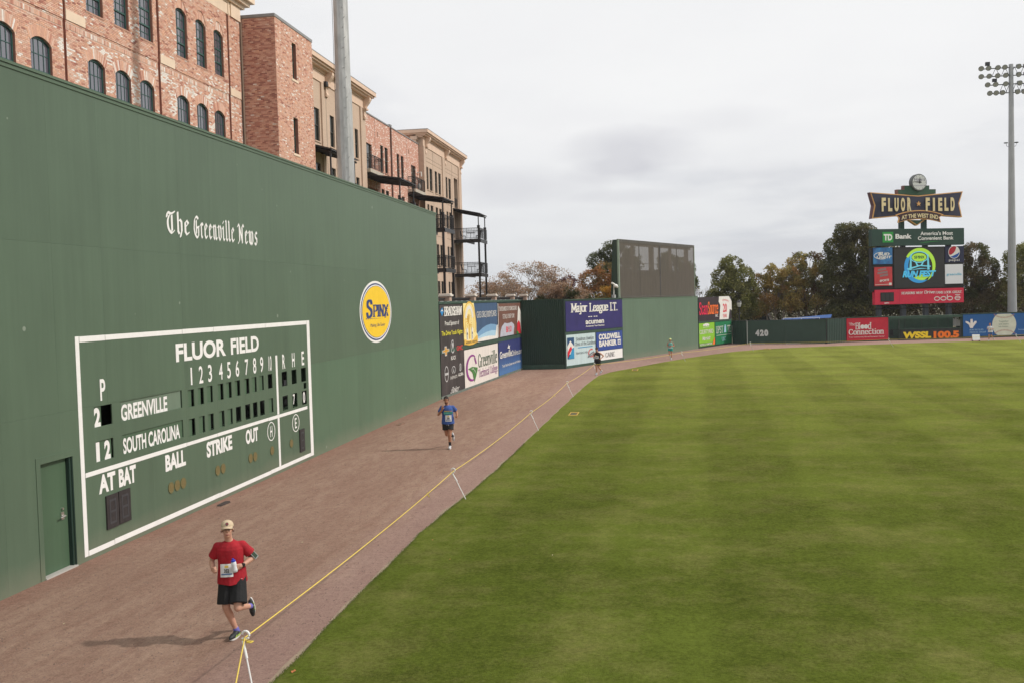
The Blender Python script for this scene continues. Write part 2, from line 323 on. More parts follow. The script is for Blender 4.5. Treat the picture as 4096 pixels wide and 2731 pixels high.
# ---------------------------------------------------------------- lettering
_tm = {}
def _font_template(s, bold):
    key = (s, bold)
    if key not in _tm:
        cu = bpy.data.curves.new('lettering', 'FONT'); cu.body = s; cu.size = 1; cu.offset = bold; cu.resolution_u = 5
        ob = bpy.data.objects.new('lettering', cu); me = bpy.data.meshes.new_from_object(ob)
        vs = [tuple(v.co) for v in me.vertices]; fs = [tuple(p.vertices) for p in me.polygons]
        bpy.data.objects.remove(ob); bpy.data.curves.remove(cu); bpy.data.meshes.remove(me)
        _tm[key] = (vs, fs)
    return _tm[key]
CAPH = {}
def text(s, x0, x1, z0, z1, m, parent, y=-0.004, bold=0.0, shear=0.0, rise=0.0, name='lettering', depth=0.0, arch=0.0):
    """z0 = baseline, z1 = cap height"""
    vs, fs = _font_template(s, bold)
    if bold not in CAPH: CAPH[bold] = max(v[1] for v in _font_template('H', bold)[0])
    ch = CAPH[bold]; xa = min(v[0] for v in vs); xb = max(v[0] for v in vs)
    def tr(v):
        t = (v[0]-xa)/(xb-xa); zz = z0+(z1-z0)*v[1]/ch
        return (x0+(x1-x0)*t+shear*(zz-z0), y, zz+rise*(t-0.5)+arch*(1-(2*t-1)**2))
    mb = MB(); P = [tr(v) for v in vs]; mb.add(P, fs)
    if depth: mb.add([(p[0], p[1]-0.0, p[2]) for p in P], [])
    o = mb.build(name, m, parent)
    if depth:
        md = o.modifiers.new('solid', 'SOLIDIFY'); md.thickness = depth; md.offset = 1
    return o
# pen-stroke alphabets: each glyph is (width, strokes); '~' marks a curved stroke
SK = {'A':(6,'0,0 3,7 6,0;1.2,2.5 4.8,2.5'),'B':(5.2,'.5,0 .5,7;~.5,7 3,7 4.4,6.4 4.4,4.4 3,3.8 .5,3.8;~.5,3.8 3.4,3.8 4.9,3 4.9,.8 3.4,0 .5,0'),
'C':(6,'~5.4,5.4 4.6,6.6 3.2,7 1.2,6 .4,3.5 1.2,1 3.2,0 4.8,.6 5.6,1.8'),'D':(6,'.5,0 .5,7;~.5,7 3,7 5,6 5.6,3.5 5,1 3,0 .5,0'),
'E':(5,'.5,0 .5,7;.5,7 4.6,7 4.6,6;.5,3.7 3.8,3.7;.5,0 4.8,0 4.8,1.2'),'F':(5,'.5,0 .5,7;.5,7 4.6,7 4.6,6;.5,3.7 3.6,3.7'),
'G':(6,'~5.2,5.4 4.5,6.6 3.1,7 1.2,6 .4,3.5 1.2,1 3.2,0 5.1,.8;5.1,.3 5.1,3;3.8,3 5.9,3'),'H':(6,'.6,0 .6,7;5.4,0 5.4,7;.6,3.6 5.4,3.6'),'I':(2,'1,0 1,7'),
'J':(4,'~3,7 3,2 2.4,.2 1,0 .2,1'),'K':(6,'.6,0 .6,7;5,7 .6,3;2,4 5.4,0'),'L':(5,'.6,0 .6,7;.6,0 4.8,0 4.8,1.4'),'M':(7,'.6,0 .6,7;.6,7 3.5,1.5;3.5,1.5 6.4,7;6.4,7 6.4,0'),
'N':(6,'.6,0 .6,7;.6,7 5.4,0;5.4,0 5.4,7'),'O':(6,'~3,7 .9,6 .3,3.5 .9,1 3,0 5.1,1 5.7,3.5 5.1,6 3,7'),'P':(5,'.6,0 .6,7;~.6,7 3.2,7 4.7,6.2 4.7,4.2 3.2,3.3 .6,3.3'),
'R':(5.6,'.6,0 .6,7;~.6,7 3.2,7 4.7,6.2 4.7,4.4 3.2,3.6 .6,3.6;2.8,3.6 5.4,0'),'S':(5,'~4.3,5.6 3.6,6.8 2.2,7 .8,6.2 .8,4.6 2.4,3.7 4.2,2.7 4.3,1 2.6,0 1,.2 .4,1.6'),
'T':(6,'3,0 3,7;.2,6 .2,7 5.8,7 5.8,6'),'U':(6,'~.6,7 .6,2 1.6,.2 3,0 4.6,.3 5.4,2 5.4,7'),'V':(6,'.2,7 3,0 5.8,7'),'W':(8,'.2,7 2.2,0 4,6.6 5.9,0 7.8,7'),'X':(6,'.4,7 5.6,0;5.6,7 .4,0'),'Y':(6,'.2,7 3,3.4 5.8,7;3,3.4 3,0'),
'0':(4.6,'~2.3,7 .7,6 .3,3.5 .7,1 2.3,0 3.9,1 4.3,3.5 3.9,6 2.3,7'),'1':(3,'.4,5.8 1.6,7 1.6,0'),'2':(4.6,'~.5,5.4 1.2,6.8 2.8,7 4,5.6 3.4,3.8 .4,.2;.4,.1 4.4,.1'),'5':(4.6,'4,7 .9,7 .7,4;~.7,4 2.4,4.4 4.1,3.4 4.1,1.2 2.4,0 .4,.8'),
'/':(4,'.2,-1.2 3.8,7.4'),'.':(1.6,'.8,0 .8,.5'),"'":(1.6,'.9,7.2 .7,5.8'),'?':(4,''),' ':(2.6,''),
'a':(4.6,'~.8,4 1.8,4.9 3,4.8 3.5,3.8 3.5,.8 4.4,.1;~3.5,2.9 1.4,2.5 .5,1.3 1.2,.1 2.5,.1 3.5,1.2'),'b':(4.8,'.7,0 .7,7.2;~.7,3.6 2.2,5 3.8,4.6 4.4,2.5 3.8,.5 2.3,0 .7,1.2'),
'c':(4.2,'~3.8,4 2.8,5 1.2,4.6 .4,2.5 1.1,.5 2.6,0 3.9,1'),'d':(4.8,'4,0 4,7.2;~4,3.6 2.6,5 1,4.5 .4,2.5 1,.5 2.4,0 4,1.2'),'e':(4.4,'.5,2.8 3.9,2.8;~3.9,2.8 3.6,4.4 2.3,5 .9,4.4 .4,2.5 1,.5 2.5,0 3.9,.9'),
'f':(3.2,'~3.4,6.6 2.4,7.2 1.4,6.2 1.4,4 1.4,0;.2,4.7 2.9,4.7'),'g':(4.6,'~2.2,5 .8,4.4 .8,2.6 2.2,1.9 3.6,2.6 3.6,4.4 2.2,5;~3.4,4.7 4.4,4.9;~1.4,1.9 .9,1.1 2,.6 3.8,.1 3.9,-1.4 2.2,-2.1 .6,-1.6 .5,-.4 1.6,.5'),
'h':(5,'.8,0 .8,7.2;~.8,3.7 2.2,5 3.6,4.7 4,3.6 4,0'),'i':(2.2,'1,0 1,4.9;1,6.6 1,7.1'),'j':(2.4,'~1.4,4.9 1.4,-.8 .9,-2 -.3,-1.9;1.4,6.6 1.4,7.1'),'k':(4.8,'.8,0 .8,7.2;4,5 .8,2;2,3.1 4.6,0'),'l':(2.2,'1,0 1,7.2'),
'm':(7.6,'.8,0 .8,5;~.8,3.7 2.2,5 3.4,4.7 3.8,3.6 3.8,0;~3.8,3.7 5.2,5 6.4,4.7 6.8,3.6 6.8,0'),'n':(5,'.8,0 .8,5;~.8,3.7 2.2,5 3.6,4.7 4,3.6 4,0'),'o':(4.6,'~2.3,5 .8,4.4 .4,2.5 .8,.6 2.3,0 3.8,.6 4.2,2.5 3.8,4.4 2.3,5'),
'p':(4.8,'.7,-2.1 .7,5;~.7,3.6 2.2,5 3.8,4.6 4.4,2.5 3.8,.5 2.3,0 .7,1.2'),'r':(3.6,'.8,0 .8,5;~.8,3.5 1.9,4.9 3.3,4.6'),'s':(3.8,'~3.2,4 2.4,4.9 1.2,4.8 .6,3.8 1.6,2.9 3,2.1 3.2,.9 2,0 .8,.2 .4,1.2'),'t':(3.2,'~1.3,6.6 1.3,1.2 2,.1 3,.6;.2,4.8 2.8,4.8'),
'u':(5,'~.8,5 .8,1.4 1.6,.1 2.8,.1 4,1.3;4,5 4,0'),'v':(4.6,'.3,5 2.3,0 4.3,5'),'w':(6.6,'.2,5 1.8,0 3.3,4.6 4.8,0 6.4,5'),'x':(4.6,'.4,5 4.2,0;4.2,5 .4,0'),'y':(4.6,'.4,5 2.4,.2;4.3,5 2,-1.4 .6,-2')}
BL = {'T':(4.7,'~.1,5.4 .7,6.9 2.4,6.6 4.3,7.4;~1.5,6 .5,4 .8,1.4 2.4,0 3.9,.8;2.8,6 2.8,.9'),'G':(5.0,'~4.2,6.4 2.8,7 1.1,6 .5,3.6 1.1,1.2 2.7,0 4.1,.8 4.3,3;2.4,5.6 2.4,1.4;2.9,3.3 4.6,3.6'),'N':(5.6,'.1,6.2 1,7.1 1.6,6.3 1.6,1 .3,-.1;1.6,6.4 4.1,.6;4.0,.2 4.1,6.2 4.9,7.1 5.6,6.4'),
'h':(3.5,'.8,7.4 .8,.8 1.3,.1;.8,4.1 2,5 2.8,4.3 2.8,1 2.1,-.9'),'e':(3.2,'.8,4.3 .8,1 1.6,.1 2.8,.8;.8,4.3 1.7,5 2.6,4.1 .9,2.7'),'r':(2.7,'.1,4.3 .9,4.9 .9,.7 1.5,.1;.9,4.1 1.8,5 2.5,4.5'),'n':(4,'.1,4.3 .9,4.9 .9,.7 1.5,.1;.9,4.1 2,5 2.8,4.2 2.8,.7 3.4,.1 3.8,.6'),
'v':(3.7,'.1,4.5 .9,5 .9,1 1.9,0 2.9,1 2.9,4.1 2.1,5'),'i':(2.1,'.1,4.3 .9,4.9 .9,.7 1.5,.1 2,.6;.7,6.3 1.2,6.8'),'l':(2.1,'.5,7.2 .9,7 .9,.7 1.5,.1 2,.6'),'w':(5,'.1,4.5 .9,5 .9,.9 1.7,.1 2.4,.8 2.4,4.9;2.4,.8 3.3,0 4.2,1 4.2,4.2 3.5,5'),'s':(3.2,'2.7,4.5 1.8,5 .8,4.1 1,3 2.5,2.2 2.6,1 1.6,0 .4,.7'),' ':(1.8,'')}
def _curve(pts, sm):
    if not sm or len(pts) < 3: return pts
    o = []; P = [pts[0]] + pts + [pts[-1]]
    for i in range(1, len(P)-2):
        p0, p1, p2, p3 = P[i-1], P[i], P[i+1], P[i+2]
        for t in (0, 0.34, 0.67): o.append(tuple(0.5*((2*p1[k])+(-p0[k]+p2[k])*t+(2*p0[k]-5*p1[k]+4*p2[k]-p3[k])*t*t+(-p0[k]+3*p1[k]-3*p2[k]+p3[k])*t**3) for k in (0, 1)))
    return o + [pts[-1]]
def _hull(P):
    P = sorted(set((round(a, 5), round(b, 5)) for a, b in P)); 
    def half(Q):
        h = []
        for p in Q:
            while len(h) > 1 and (h[-1][0]-h[-2][0])*(p[1]-h[-2][1])-(h[-1][1]-h[-2][1])*(p[0]-h[-2][0]) <= 0: h.pop()
            h.append(p)
        return h
    a = half(P); b = half(P[::-1]); return a[:-1]+b[:-1]
def pen(s, x0, x1, z0, z1, m, parent, wv=1.15, wh=0.45, serif=0.9, y=-0.004, alpha=SK, ang=0.0, shear=0.0, arch=0.0, name='lettering', gap=0.75):
    segs = []; cx = 0.0
    nb = [(a*wv/2, b*wh/2) for a, b in ((-1, -1), (1, -1), (1, 1), (-1, 1))]
    nb = [(a*math.cos(ang)-b*math.sin(ang), a*math.sin(ang)+b*math.cos(ang)) for a, b in nb]
    for ch in s:
        w, st = alpha[ch]
        for q in [k for k in st.split(';') if k]:
            sm = q[0] == '~'; pts = [tuple(float(v) for v in k.split(',')) for k in q.lstrip('~').split()]
            if serif:
                for e_, f_ in ((pts[0], pts[1]), (pts[-1], pts[-2])):
                    if abs(e_[0]-f_[0]) <= 0.62*abs(e_[1]-f_[1]) and min(abs(e_[1]-k) for k in (0, 5, 7, 7.2)) < 0.12 and abs(e_[1]-f_[1]) > 1.2:
                        segs.append([(cx+e_[0]-serif, e_[1]), (cx+e_[0]+serif, e_[1])])
            segs.append([(cx+a, b) for a, b in _curve(pts, sm)])
        cx += w + gap
    pol = []
    for q in segs:
        for a, b in zip(q, q[1:]): pol.append(_hull([(a[0]+n_[0], a[1]+n_[1]) for n_ in nb]+[(b[0]+n_[0], b[1]+n_[1]) for n_ in nb]))
    xa = min(p[0] for h in pol for p in h); xb = max(p[0] for h in pol for p in h); mb = MB()
    for i, h in enumerate(pol):
        P = []
        for p in h:
            zz = z0+(z1-z0)*p[1]/7.0; t = (p[0]-xa)/(xb-xa); P.append((x0+(x1-x0)*t+shear*(zz-z0), zz+arch*(1-(2*t-1)**2)))
        mb.flat(P, y-0.0006*(i % 9))
    return mb.build(name, m, parent)
# ================================================================ GROUND
def poly_sheet(name, pts, z, m, thick=0.0, kind='structure'):
    n = len(pts); mb = MB(); vs = [(a, b, z) for a, b in pts]
    if thick:
        mb.add(vs + [(a, b, z-thick) for a, b in pts], [tuple(range(n))] + [(i, i+n, (i+1) % n+n, (i+1) % n) for i in range(n)])
    else: mb.add(vs, [tuple(range(n))])
    return mb.build(name, m, kind=kind)
poly_sheet('ground', [(-900, -200), (900, -200), (900, 1800), (-900, 1800)], -0.06, GROUND)
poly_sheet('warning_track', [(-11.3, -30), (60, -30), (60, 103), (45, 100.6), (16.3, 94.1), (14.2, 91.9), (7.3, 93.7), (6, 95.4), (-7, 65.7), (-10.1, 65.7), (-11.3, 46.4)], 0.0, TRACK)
EDGE = [(-4.95, -30), (-4.97, 4), (-5.0, 11.4), (-5.05, 14), (-5.12, 19.2), (-4.95, 23), (-4.8, 27), (-4.74, 35), (-4.6, 46), (-4.45, 54), (-4.25, 58.6), (-3.7, 61.4), (-2.86, 63.6), (-0.47, 69.9), (1.4, 74.2), (3.41, 78.2), (5.5, 81.7), (7.8, 84.2), (10.5, 85.8), (13.4, 86.9), (19.9, 89.0), (30.85, 91.4), (48, 94)]
ed = []
for a, b in zip(EDGE, EDGE[1:]):
    k = max(1, int((b[1]-a[1])/0.5)) if a[1] > 3 and a[1] < 60 else 2
    for i in range(k):
        t = i/k; jx = 0.035*noise.noise((a[1]+(b[1]-a[1])*t, 0, 3.3))*(1 if a[1] > 3 else 0)
        ed.append((a[0]+(b[0]-a[0])*t+jx, a[1]+(b[1]-a[1])*t))
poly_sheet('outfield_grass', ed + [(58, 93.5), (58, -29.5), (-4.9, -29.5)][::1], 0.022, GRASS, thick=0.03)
# worn sandy lip between the turf and the track
mb = MB(); half = [p for p in ed if 8 < p[1] < 60]
for i, (a, b) in enumerate(zip(half, half[1:])):
    w0 = 0.05+0.22*abs(noise.noise((a[1]*0.45, 1, 1))); w1 = 0.05+0.22*abs(noise.noise((b[1]*0.45, 1, 1)))
    mb.add([(a[0]-w0, a[1], 0.004), (a[0]+0.02, a[1], 0.004), (b[0]+0.02, b[1], 0.004), (b[0]-w1, b[1], 0.004)], [(0, 1, 2, 3)])
mb.build('dirt_edge', DIRT, kind='structure')
# grass blades that fray the near edge of the turf, and loose stones on the track
mb = MB(); V = []; F = []
near = [p for p in ed if 9 < p[1] < 32]
for i in range(15000):
    k = int(rng.random()**1.3*(len(near)-1)); p = near[k]; q = near[min(k+1, len(near)-1)]; t = rng.random()
    x = p[0]+(q[0]-p[0])*t + rng.normal(0, 0.028)+0.02; y = p[1]+(q[1]-p[1])*t; h = rng.uniform(0.012, 0.03); a = rng.uniform(0, 3.14); w = 0.006
    n = len(V); V += [(x-w*math.cos(a), y-w*math.sin(a), 0.0), (x+w*math.cos(a), y+w*math.sin(a), 0.0), (x+rng.normal(0, .012), y+rng.normal(0, .012), h+0.01)]; F.append((n, n+1, n+2))
me = bpy.data.meshes.new('grass_fringe'); me.from_pydata(V, [], F); me.materials.append(mat('grass_blade', (0.13, 0.16, 0.04), 1.0, 0.15, 2, spec=0)); link('grass_fringe', me, kind='stuff')
V = []; F = []
for i in range(5200):
    y = 8+26*rng.random()**1.6; x = rng.uniform(-11.0, -5.1); r_ = rng.uniform(0.005, 0.014); n = len(V)
    V += [(x-r_, y-r_, 0), (x+r_, y-r_*0.6, 0), (x, y+r_, 0), (x, y, r_*1.2)]; F += [(n, n+1, n+3), (n+1, n+2, n+3), (n+2, n, n+3)]
me = bpy.data.meshes.new('loose_gravel'); me.from_pydata(V, [], F); me.materials.append(mat('stone_chip', (0.26, 0.18, 0.145), 0.9, 0.35, 5)); link('loose_gravel', me, kind='stuff')
# fallen leaves and bits: a dozen single ones
LEAFM = [mat('dry_leaf_orange', (0.45, 0.16, 0.05), 0.8, 0.1), mat('dry_leaf_pale', (0.55, 0.47, 0.30), 0.8, 0.1)]
for i, (x, y, s, lab) in enumerate([(-4.88, 11.72, .05, 'orange dry leaf lying on the turf edge near the first rope stake'), (-7.35, 18.35, .03, 'small orange leaf on the gravel track level with the red shirted runner'),
        (-4.05, 17.2, .02, 'tiny tan leaf on the grass just inside the turf edge'), (-2.2, 17.6, .022, 'orange brown leaf alone on the near outfield grass'), (-4.72, 18.6, .025, 'pale scrap of leaf at the edge of the turf'), (-9.2, 13.3, .025, 'pale leaf scrap on the gravel near the steel door')]):
    mb = MB(); mb.add([(0, -s, 0.004), (s*.6, -s*.2, s*.35), (s*.5, s*.5, .006), (0, s, s*.3), (-s*.55, s*.4, .005), (-s*.6, -s*.3, s*.4), (0, 0, s*.15)], [(6, k, (k+1) % 6) for k in range(6)])
    o = mb.build('dry_leaf', LEAFM[i % 2]); o.location = (x, y, 0.024 if x > -5.0 else 0.003); tag(o, lab, 'leaf')

# ================================================================ THE TALL GREEN WALL
XW = -11.03
WALL = thing('stadium_wall', 'tall green painted outfield wall with panel seams beside the gravel track', 'wall', (XW, 0, 0), R(90))
# local x runs along the wall (world y), local y into the wall, local z up
row_z = [(0.0, 2.919), (2.921, 5.999), (6.001, 9.0)]
P1, P2 = (17.18, 17.79), (18.12, 20.62)
slotx = [21.20, 21.68, 22.14, 22.72, 23.18, 23.68, 24.24, 24.70, 25.17, 25.76]
rhe = [(26.44, 26.83), (27.18, 27.56), (27.93, 28.32)]
H = []
for z0, z1 in ((2.50, 2.90), (1.82, 2.22)):
    H += [(*P1, z0, z1), (*P2, z0, z1)] + [(b-0.30, b, z0-0.03, z1-0.03) for b in slotx]
H += [(a, b, 2.44, 2.86) for a, b in rhe] + [(a, b, 1.74, 2.16) for a, b in rhe]
H += [(28.10, 28.32, 2.22, 2.40)]
DOOR = (15.48, 16.42, 0.0, 2.07)
CAV = (16.9, 28.65, 1.68, 2.98)
xs_seam = [16.09+1.57*k for k in range(-9, 20)]
xs_seam = [x for x in xs_seam if 2 < x < 45.6] + [46.0]
T = 0.022
for (z0, z1) in row_z:
    for a, b in zip(xs_seam, xs_seam[1:]):
        if a >= 46: continue
        hs = [h for h in H + [DOOR] if h[0] < b and h[1] > a and h[2] < z1 and h[3] > z0]
        mb = MB()
        for c in cells(a+0.0008, b-0.0008, z0, z1, [(max(h[0], a+.0008), min(h[1], b-.0008), max(h[2], z0), min(h[3], z1)) for h in hs]): mb.box(c[0], c[1], 0, T, c[2], c[3])
        sb = a > 16.0 and b < 28.7 and z0 < 3
        mb.build('wall_panel', GREEN_LO if (z0 < 1 and a > 28) else (GREEN if z0 > 1 else GREEN), WALL)
mb = MB()                                                     # the wall's body behind the panels, hollow behind the scoreboard windows
for c in cells(2, 46, 0, 9.0, [CAV, DOOR]): mb.box(c[0], c[1], T+0.01, 0.62, c[2], c[3])
mb.build('wall_core', SCGREEN, WALL)
mb = MB(); mb.box(CAV[0], CAV[1], 0.60, 0.63, CAV[2], CAV[3]); mb.build('cavity_black_sheet', BLACK, WALL)  # black back sheet stands in for the dark inside the hollow
mb = MB(); mb.box(2, 46.05, -0.04, 0.67, 9.002, 9.05); mb.box(2, 46.04, -0.018, 0.65, 8.93, 9.0); mb.build('wall_coping', GREEN, WALL)
mb = MB(); mb.box(46.003, 46.03, 0.0, 0.62, 0, 8.86); mb.build('wall_end', DKGREEN, WALL)
# door
D = MB(); D.box(15.50, 16.355, 0.10, 0.14, 0.03, 2.05); d = D.build('door', SCGREEN, WALL)
mb = MB(); mb.tube([(16.19, .10, 1.0), (16.19, .03, 1.0), (16.10, .02, 1.0), (16.04, .025, .99)], .014, 8); mb.lathe([(0, 0)], 0, 0) if False else None
mb.box(16.15, 16.23, .085, .10, .93, 1.07); mb.build('handle', STEEL, d)
mb = MB(); mb.tube([(16.19, .10, 1.13), (16.19, .07, 1.13)], .022, 10); mb.build('lock', STEEL, d)
mb = MB(); mb.box(15.36, 15.48, -.010, .0, 0, 2.19); mb.box(16.42, 16.54, -.010, 0, 0, 2.19); mb.box(15.48, 16.42, -.010, 0, 2.07, 2.19)
mb.box(15.455, 15.498, .055, .2, 0, 2.07); mb.box(16.40, 16.43, .024, .05, 0, 2.07); mb.build('door_frame', GREEN, WALL)
mb = MB(); mb.box(16.36, 16.398, .03, .2, 0, 2.07); mb.box(16.404, 16.42, .0, .022, 0, 2.07); mb.build('door_jamb', DKGREEN, WALL)  # right jamb coloured dark for the shade of the door recess
mb = MB(); mb.box(15.48, 16.42, -.03, .2, -.01, .028); mb.build('door_sill', CONC, WALL)
mb = MB(); mb.box(15.48, 16.42, 0.15, 0.16, 0.0, 2.07); mb.build('door_backing', BLACK, WALL)
# painted newspaper title and the oval sign
t = thing('painted_newspaper_title', 'white blackletter newspaper title painted high on the green wall', 'lettering', (XW, 0, 0), R(90))
t_args = dict(wv=1.0, wh=0.34, serif=0, alpha=BL, ang=R(38))
pen('The', 20.23, 21.3, 6.46, 6.92, WHITE, t, **t_args); pen('Greenville', 21.50, 23.68, 6.43, 6.92, WHITE, t, **t_args); pen('News', 23.86, 25.10, 6.42, 6.90, WHITE, t, **t_args)
SP = thing('oval_sponsor_sign', 'yellow oval sign ringed white and navy on the tall green wall', 'sign', (XW, 0, 0), R(90))
cx, cz = 35.80, 4.43
def oval(name, rx, rz, y, m):
    mb = MB(); mb.prism(arc(cx, cz, rx, 0, 360, 56, rz)[:-1], y-0.005, y); return mb.build(name, m, SP)
oval('white_disc', 2.03, 1.17, -.001, WHITE); oval('navy_ring', 1.93, 1.085, -.007, SPINB); oval('white_ring', 1.86, 1.03, -.013, WHITE); oval('navy_line', 1.80, 0.99, -.019, SPINB); oval('yellow_face', 1.78, 0.975, -.025, SPINY)
pen('S', 34.42, 35.22, 4.24, 4.86, SPINB, SP, wv=1.9, wh=.7, y=-.034, serif=.6, shear=.12); pen('PINX', 35.24, 37.3, 4.25, 4.68, SPINB, SP, wv=1.9, wh=.6, y=-.034, serif=.8, shear=.1)
mb = MB()
for k in range(9): mb.flat([(34.42+.26*k, 4.20-.004*k), (34.60+.25*k, 4.20-.004*k), (34.55+.25*k, 4.17-.001*k), (34.37+.26*k, 4.16)], -.034)
mb.flat([(36.75, 4.18), (36.95, 4.18), (37.28, 4.6), (37.15, 4.6)], -.040); mb.build('underline', SPINB, SP)
mb = MB()
for k in range(5): mb.flat([(36.86+.07*k, 4.20+.085*k), (36.93+.07*k, 4.20+.085*k), (36.98+.07*k, 4.25+.085*k), (36.91+.07*k, 4.25+.085*k)], -.043)
mb.build('ladder_mark', SPINY, SP)
text('Making Life Easier', 34.92, 36.8, 3.87, 3.99, SPINB, SP, y=-.034, shear=.2)

# ---------------------------------------------------------------- scoreboard
SB = thing('manual_scoreboard', 'hand operated line scoreboard framed by white paint on the green wall', 'scoreboard', (XW, 0, 0), R(90))
def stripe(x0, x1, z0, z1, name='white_line', gaps=()):
    mb = MB()
    if gaps:
        e_ = [x0, *gaps, x1]
        for a, b in zip(e_, e_[1:]): mb.box(a+.006, b-.006, -.005, -.0005, z0+random.uniform(-.006, .006), z1+random.uniform(-.006, .006))
    else: mb.box(x0, x1, -.005, -.0005, z0, z1)
    return mb.build(name, WHITE, SB)
stripe(16.80, 28.50, 4.17, 4.28, gaps=(17.66, 20.75, 22.3, 25.4)); stripe(16.80, 28.50, .09, .19, gaps=(17.68, 22.3, 25.44))
stripe(16.67, 16.79, .09, 4.28); stripe(28.51, 28.74, .09, 4.28)
stripe(16.80, 28.33, 1.585, 1.675, gaps=(20.75, 22.3, 25.4)); stripe(26.02, 26.15, 1.68, 3.36); stripe(26.02, 26.15, .195, 1.58)
text('FLUOR', 20.42, 22.93, 3.57, 3.96, WHITE, SB, bold=.035); text('FIELD', 23.22, 24.93, 3.57, 3.96, WHITE, SB, bold=.035)
for s_, cx_ in zip('1234567890', (21.10, 21.57, 22.03, 22.61, 23.06, 23.55, 24.11, 24.61, 25.07, 25.64)):
    if s_ == '0': text('10', cx_-.11, cx_+.10, 2.97, 3.37, WHITE, SB, bold=.008)
    elif s_ == '1': text('I', cx_-.035, cx_+.035, 2.98, 3.38, WHITE, SB, bold=.01)
    else: text(s_, cx_-.10, cx_+.10, 2.98, 3.38, WHITE, SB, bold=.012)
for s_, cx_ in (('R', 26.61), ('H', 27.34), ('E', 28.10)): text(s_, cx_-.10, cx_+.10, 2.955, 3.36, WHITE, SB, bold=.02)
text('P', 17.41, 17.59, 3.01, 3.42, WHITE, SB, bold=.02)
text('AT', 17.22, 17.80, 1.205, 1.55, WHITE, SB, bold=.045); text('BAT', 17.92, 18.56, 1.205, 1.55, WHITE, SB, bold=.045)
text('BALL', 19.76, 20.67, 1.19, 1.535, WHITE, SB, bold=.045); text('STRIKE', 21.70, 23.08, 1.18, 1.53, WHITE, SB, bold=.045); text('OUT', 23.89, 24.67, 1.17, 1.52, WHITE, SB, bold=.045)
for cx_, s_, w in ((25.545, 'H', .27), (27.36, 'E', .28)):
    mb = MB(); ring(mb, cx_, 1.27, w, .265, .035, -.004, wz=.025); mb.build('circle_mark', WHITE, SB); text(s_, cx_-.075, cx_+.075, 1.12, 1.42, WHITE, SB, bold=.01)
def plate(x0, x1, z0, z1, s_=None, yy=.045, turn=0.0, m=PLATE, tw=None):
    mb = MB(); w = x1-x0
    q = [(x0, yy), (x1-turn, yy+turn*.7)]
    mb.add([(q[0][0], q[0][1], z0), (q[1][0], q[1][1], z0+turn*.25), (q[1][0]+turn*.25, q[1][1], z1), (q[0][0], q[0][1], z1), (q[0][0], q[0][1]+.012, z0), (q[1][0], q[1][1]+.012, z0+turn*.25), (q[1][0]+turn*.25, q[1][1]+.012, z1), (q[0][0], q[0][1]+.012, z1)],
           [(0, 1, 2, 3), (7, 6, 5, 4), (0, 4, 5, 1), (1, 5, 6, 2), (2, 6, 7, 3), (3, 7, 4, 0)])
    return mb.build('number_plate', m, SB)
LIGHTPL = green_paint('weathered_plate_green', (0.150, 0.205, 0.150), dust=False)
plate(18.06, 20.60, 2.45, 2.92, yy=.026, m=LIGHTPL); text('GREENVILLE', 18.14, 19.99, 2.515, 2.83, WHITE, SB, y=.020, bold=.03)
plate(18.06, 20.66, 1.78, 2.24, yy=.026, m=PLATE); text('SOUTH CAROLINA', 18.17, 20.50, 1.83, 2.14, WHITE, SB, y=.020, bold=.03)
plate(17.14, 17.45, 2.46, 2.93, yy=.028); text('2', 17.19, 17.42, 2.51, 2.87, WHITE, SB, y=.022, bold=.05)
plate(17.14, 17.49, 1.78, 2.25, yy=.026); text('I', 17.22, 17.34, 1.84, 2.20, WHITE, SB, y=.020, bold=.06)
plate(17.495, 17.76, 1.78, 2.25, yy=.032); text('2', 17.51, 17.72, 1.84, 2.19, WHITE, SB, y=.026, bold=.05)
tn1 = [.10, .13, .04, .12, .10, .13, .14, .03, .02, None]; tn2 = [.13, .04, .12, .08, .03, None, None, None, None, .03]
for b, ta, tb in zip(slotx, tn1, tn2):
    if ta is not None: plate(b-.34, b-.035, 2.44, 2.90, yy=.026, turn=ta*.27)
    if tb is not None: plate(b-.34, b-.035, 1.76, 2.22, yy=.026, turn=tb*.27)
plate(24.40, 24.49, 1.76, 2.22, yy=.03); plate(26.40, 26.52, 1.72, 2.20, yy=.03, turn=.02); plate(27.14, 27.28, 1.72, 2.20, yy=.03, turn=.02)
text('7', 27.30, 27.45, 1.84, 2.13, WHITE, SB, y=.034, bold=.02); text('0', 28.10, 28.27, 1.80, 2.12, WHITE, SB, y=.034, bold=.03); plate(27.9, 28.02, 1.70, 2.18, yy=.03)
mb = MB()
for a, b in rhe[:2]: mb.box(a+.12, b+.1, .3, .33, 2.40, 2.55)
mb.box(17.35, 17.75, .35, .38, 2.55, 2.75); mb.tube([(17.2, .4, 2.62), (17.8, .4, 2.60)], .012, 5); mb.build('score_rack', DKGREY, SB)
for x, z in ((19.96, .78), (20.235, .78), (20.51, .78), (22.23, .76), (22.52, .76), (24.13, .75), (24.42, .745), (25.55, .73), (26.96, .72)):
    mb = MB(); mb.tube([(x, .004, z), (x, -.012, z)], .125, 20); l = mb.build('count_lamp', AMBER, SB)
    mb = MB(); ring(mb, x, z, .128, .128, .022, -.014, n=20); mb.build('lamp_rim', mat('lamp_rim_olive', (0.14, .14, .06), .5, .05) if 'lamp_rim_olive' not in bpy.data.materials else bpy.data.materials['lamp_rim_olive'], l)
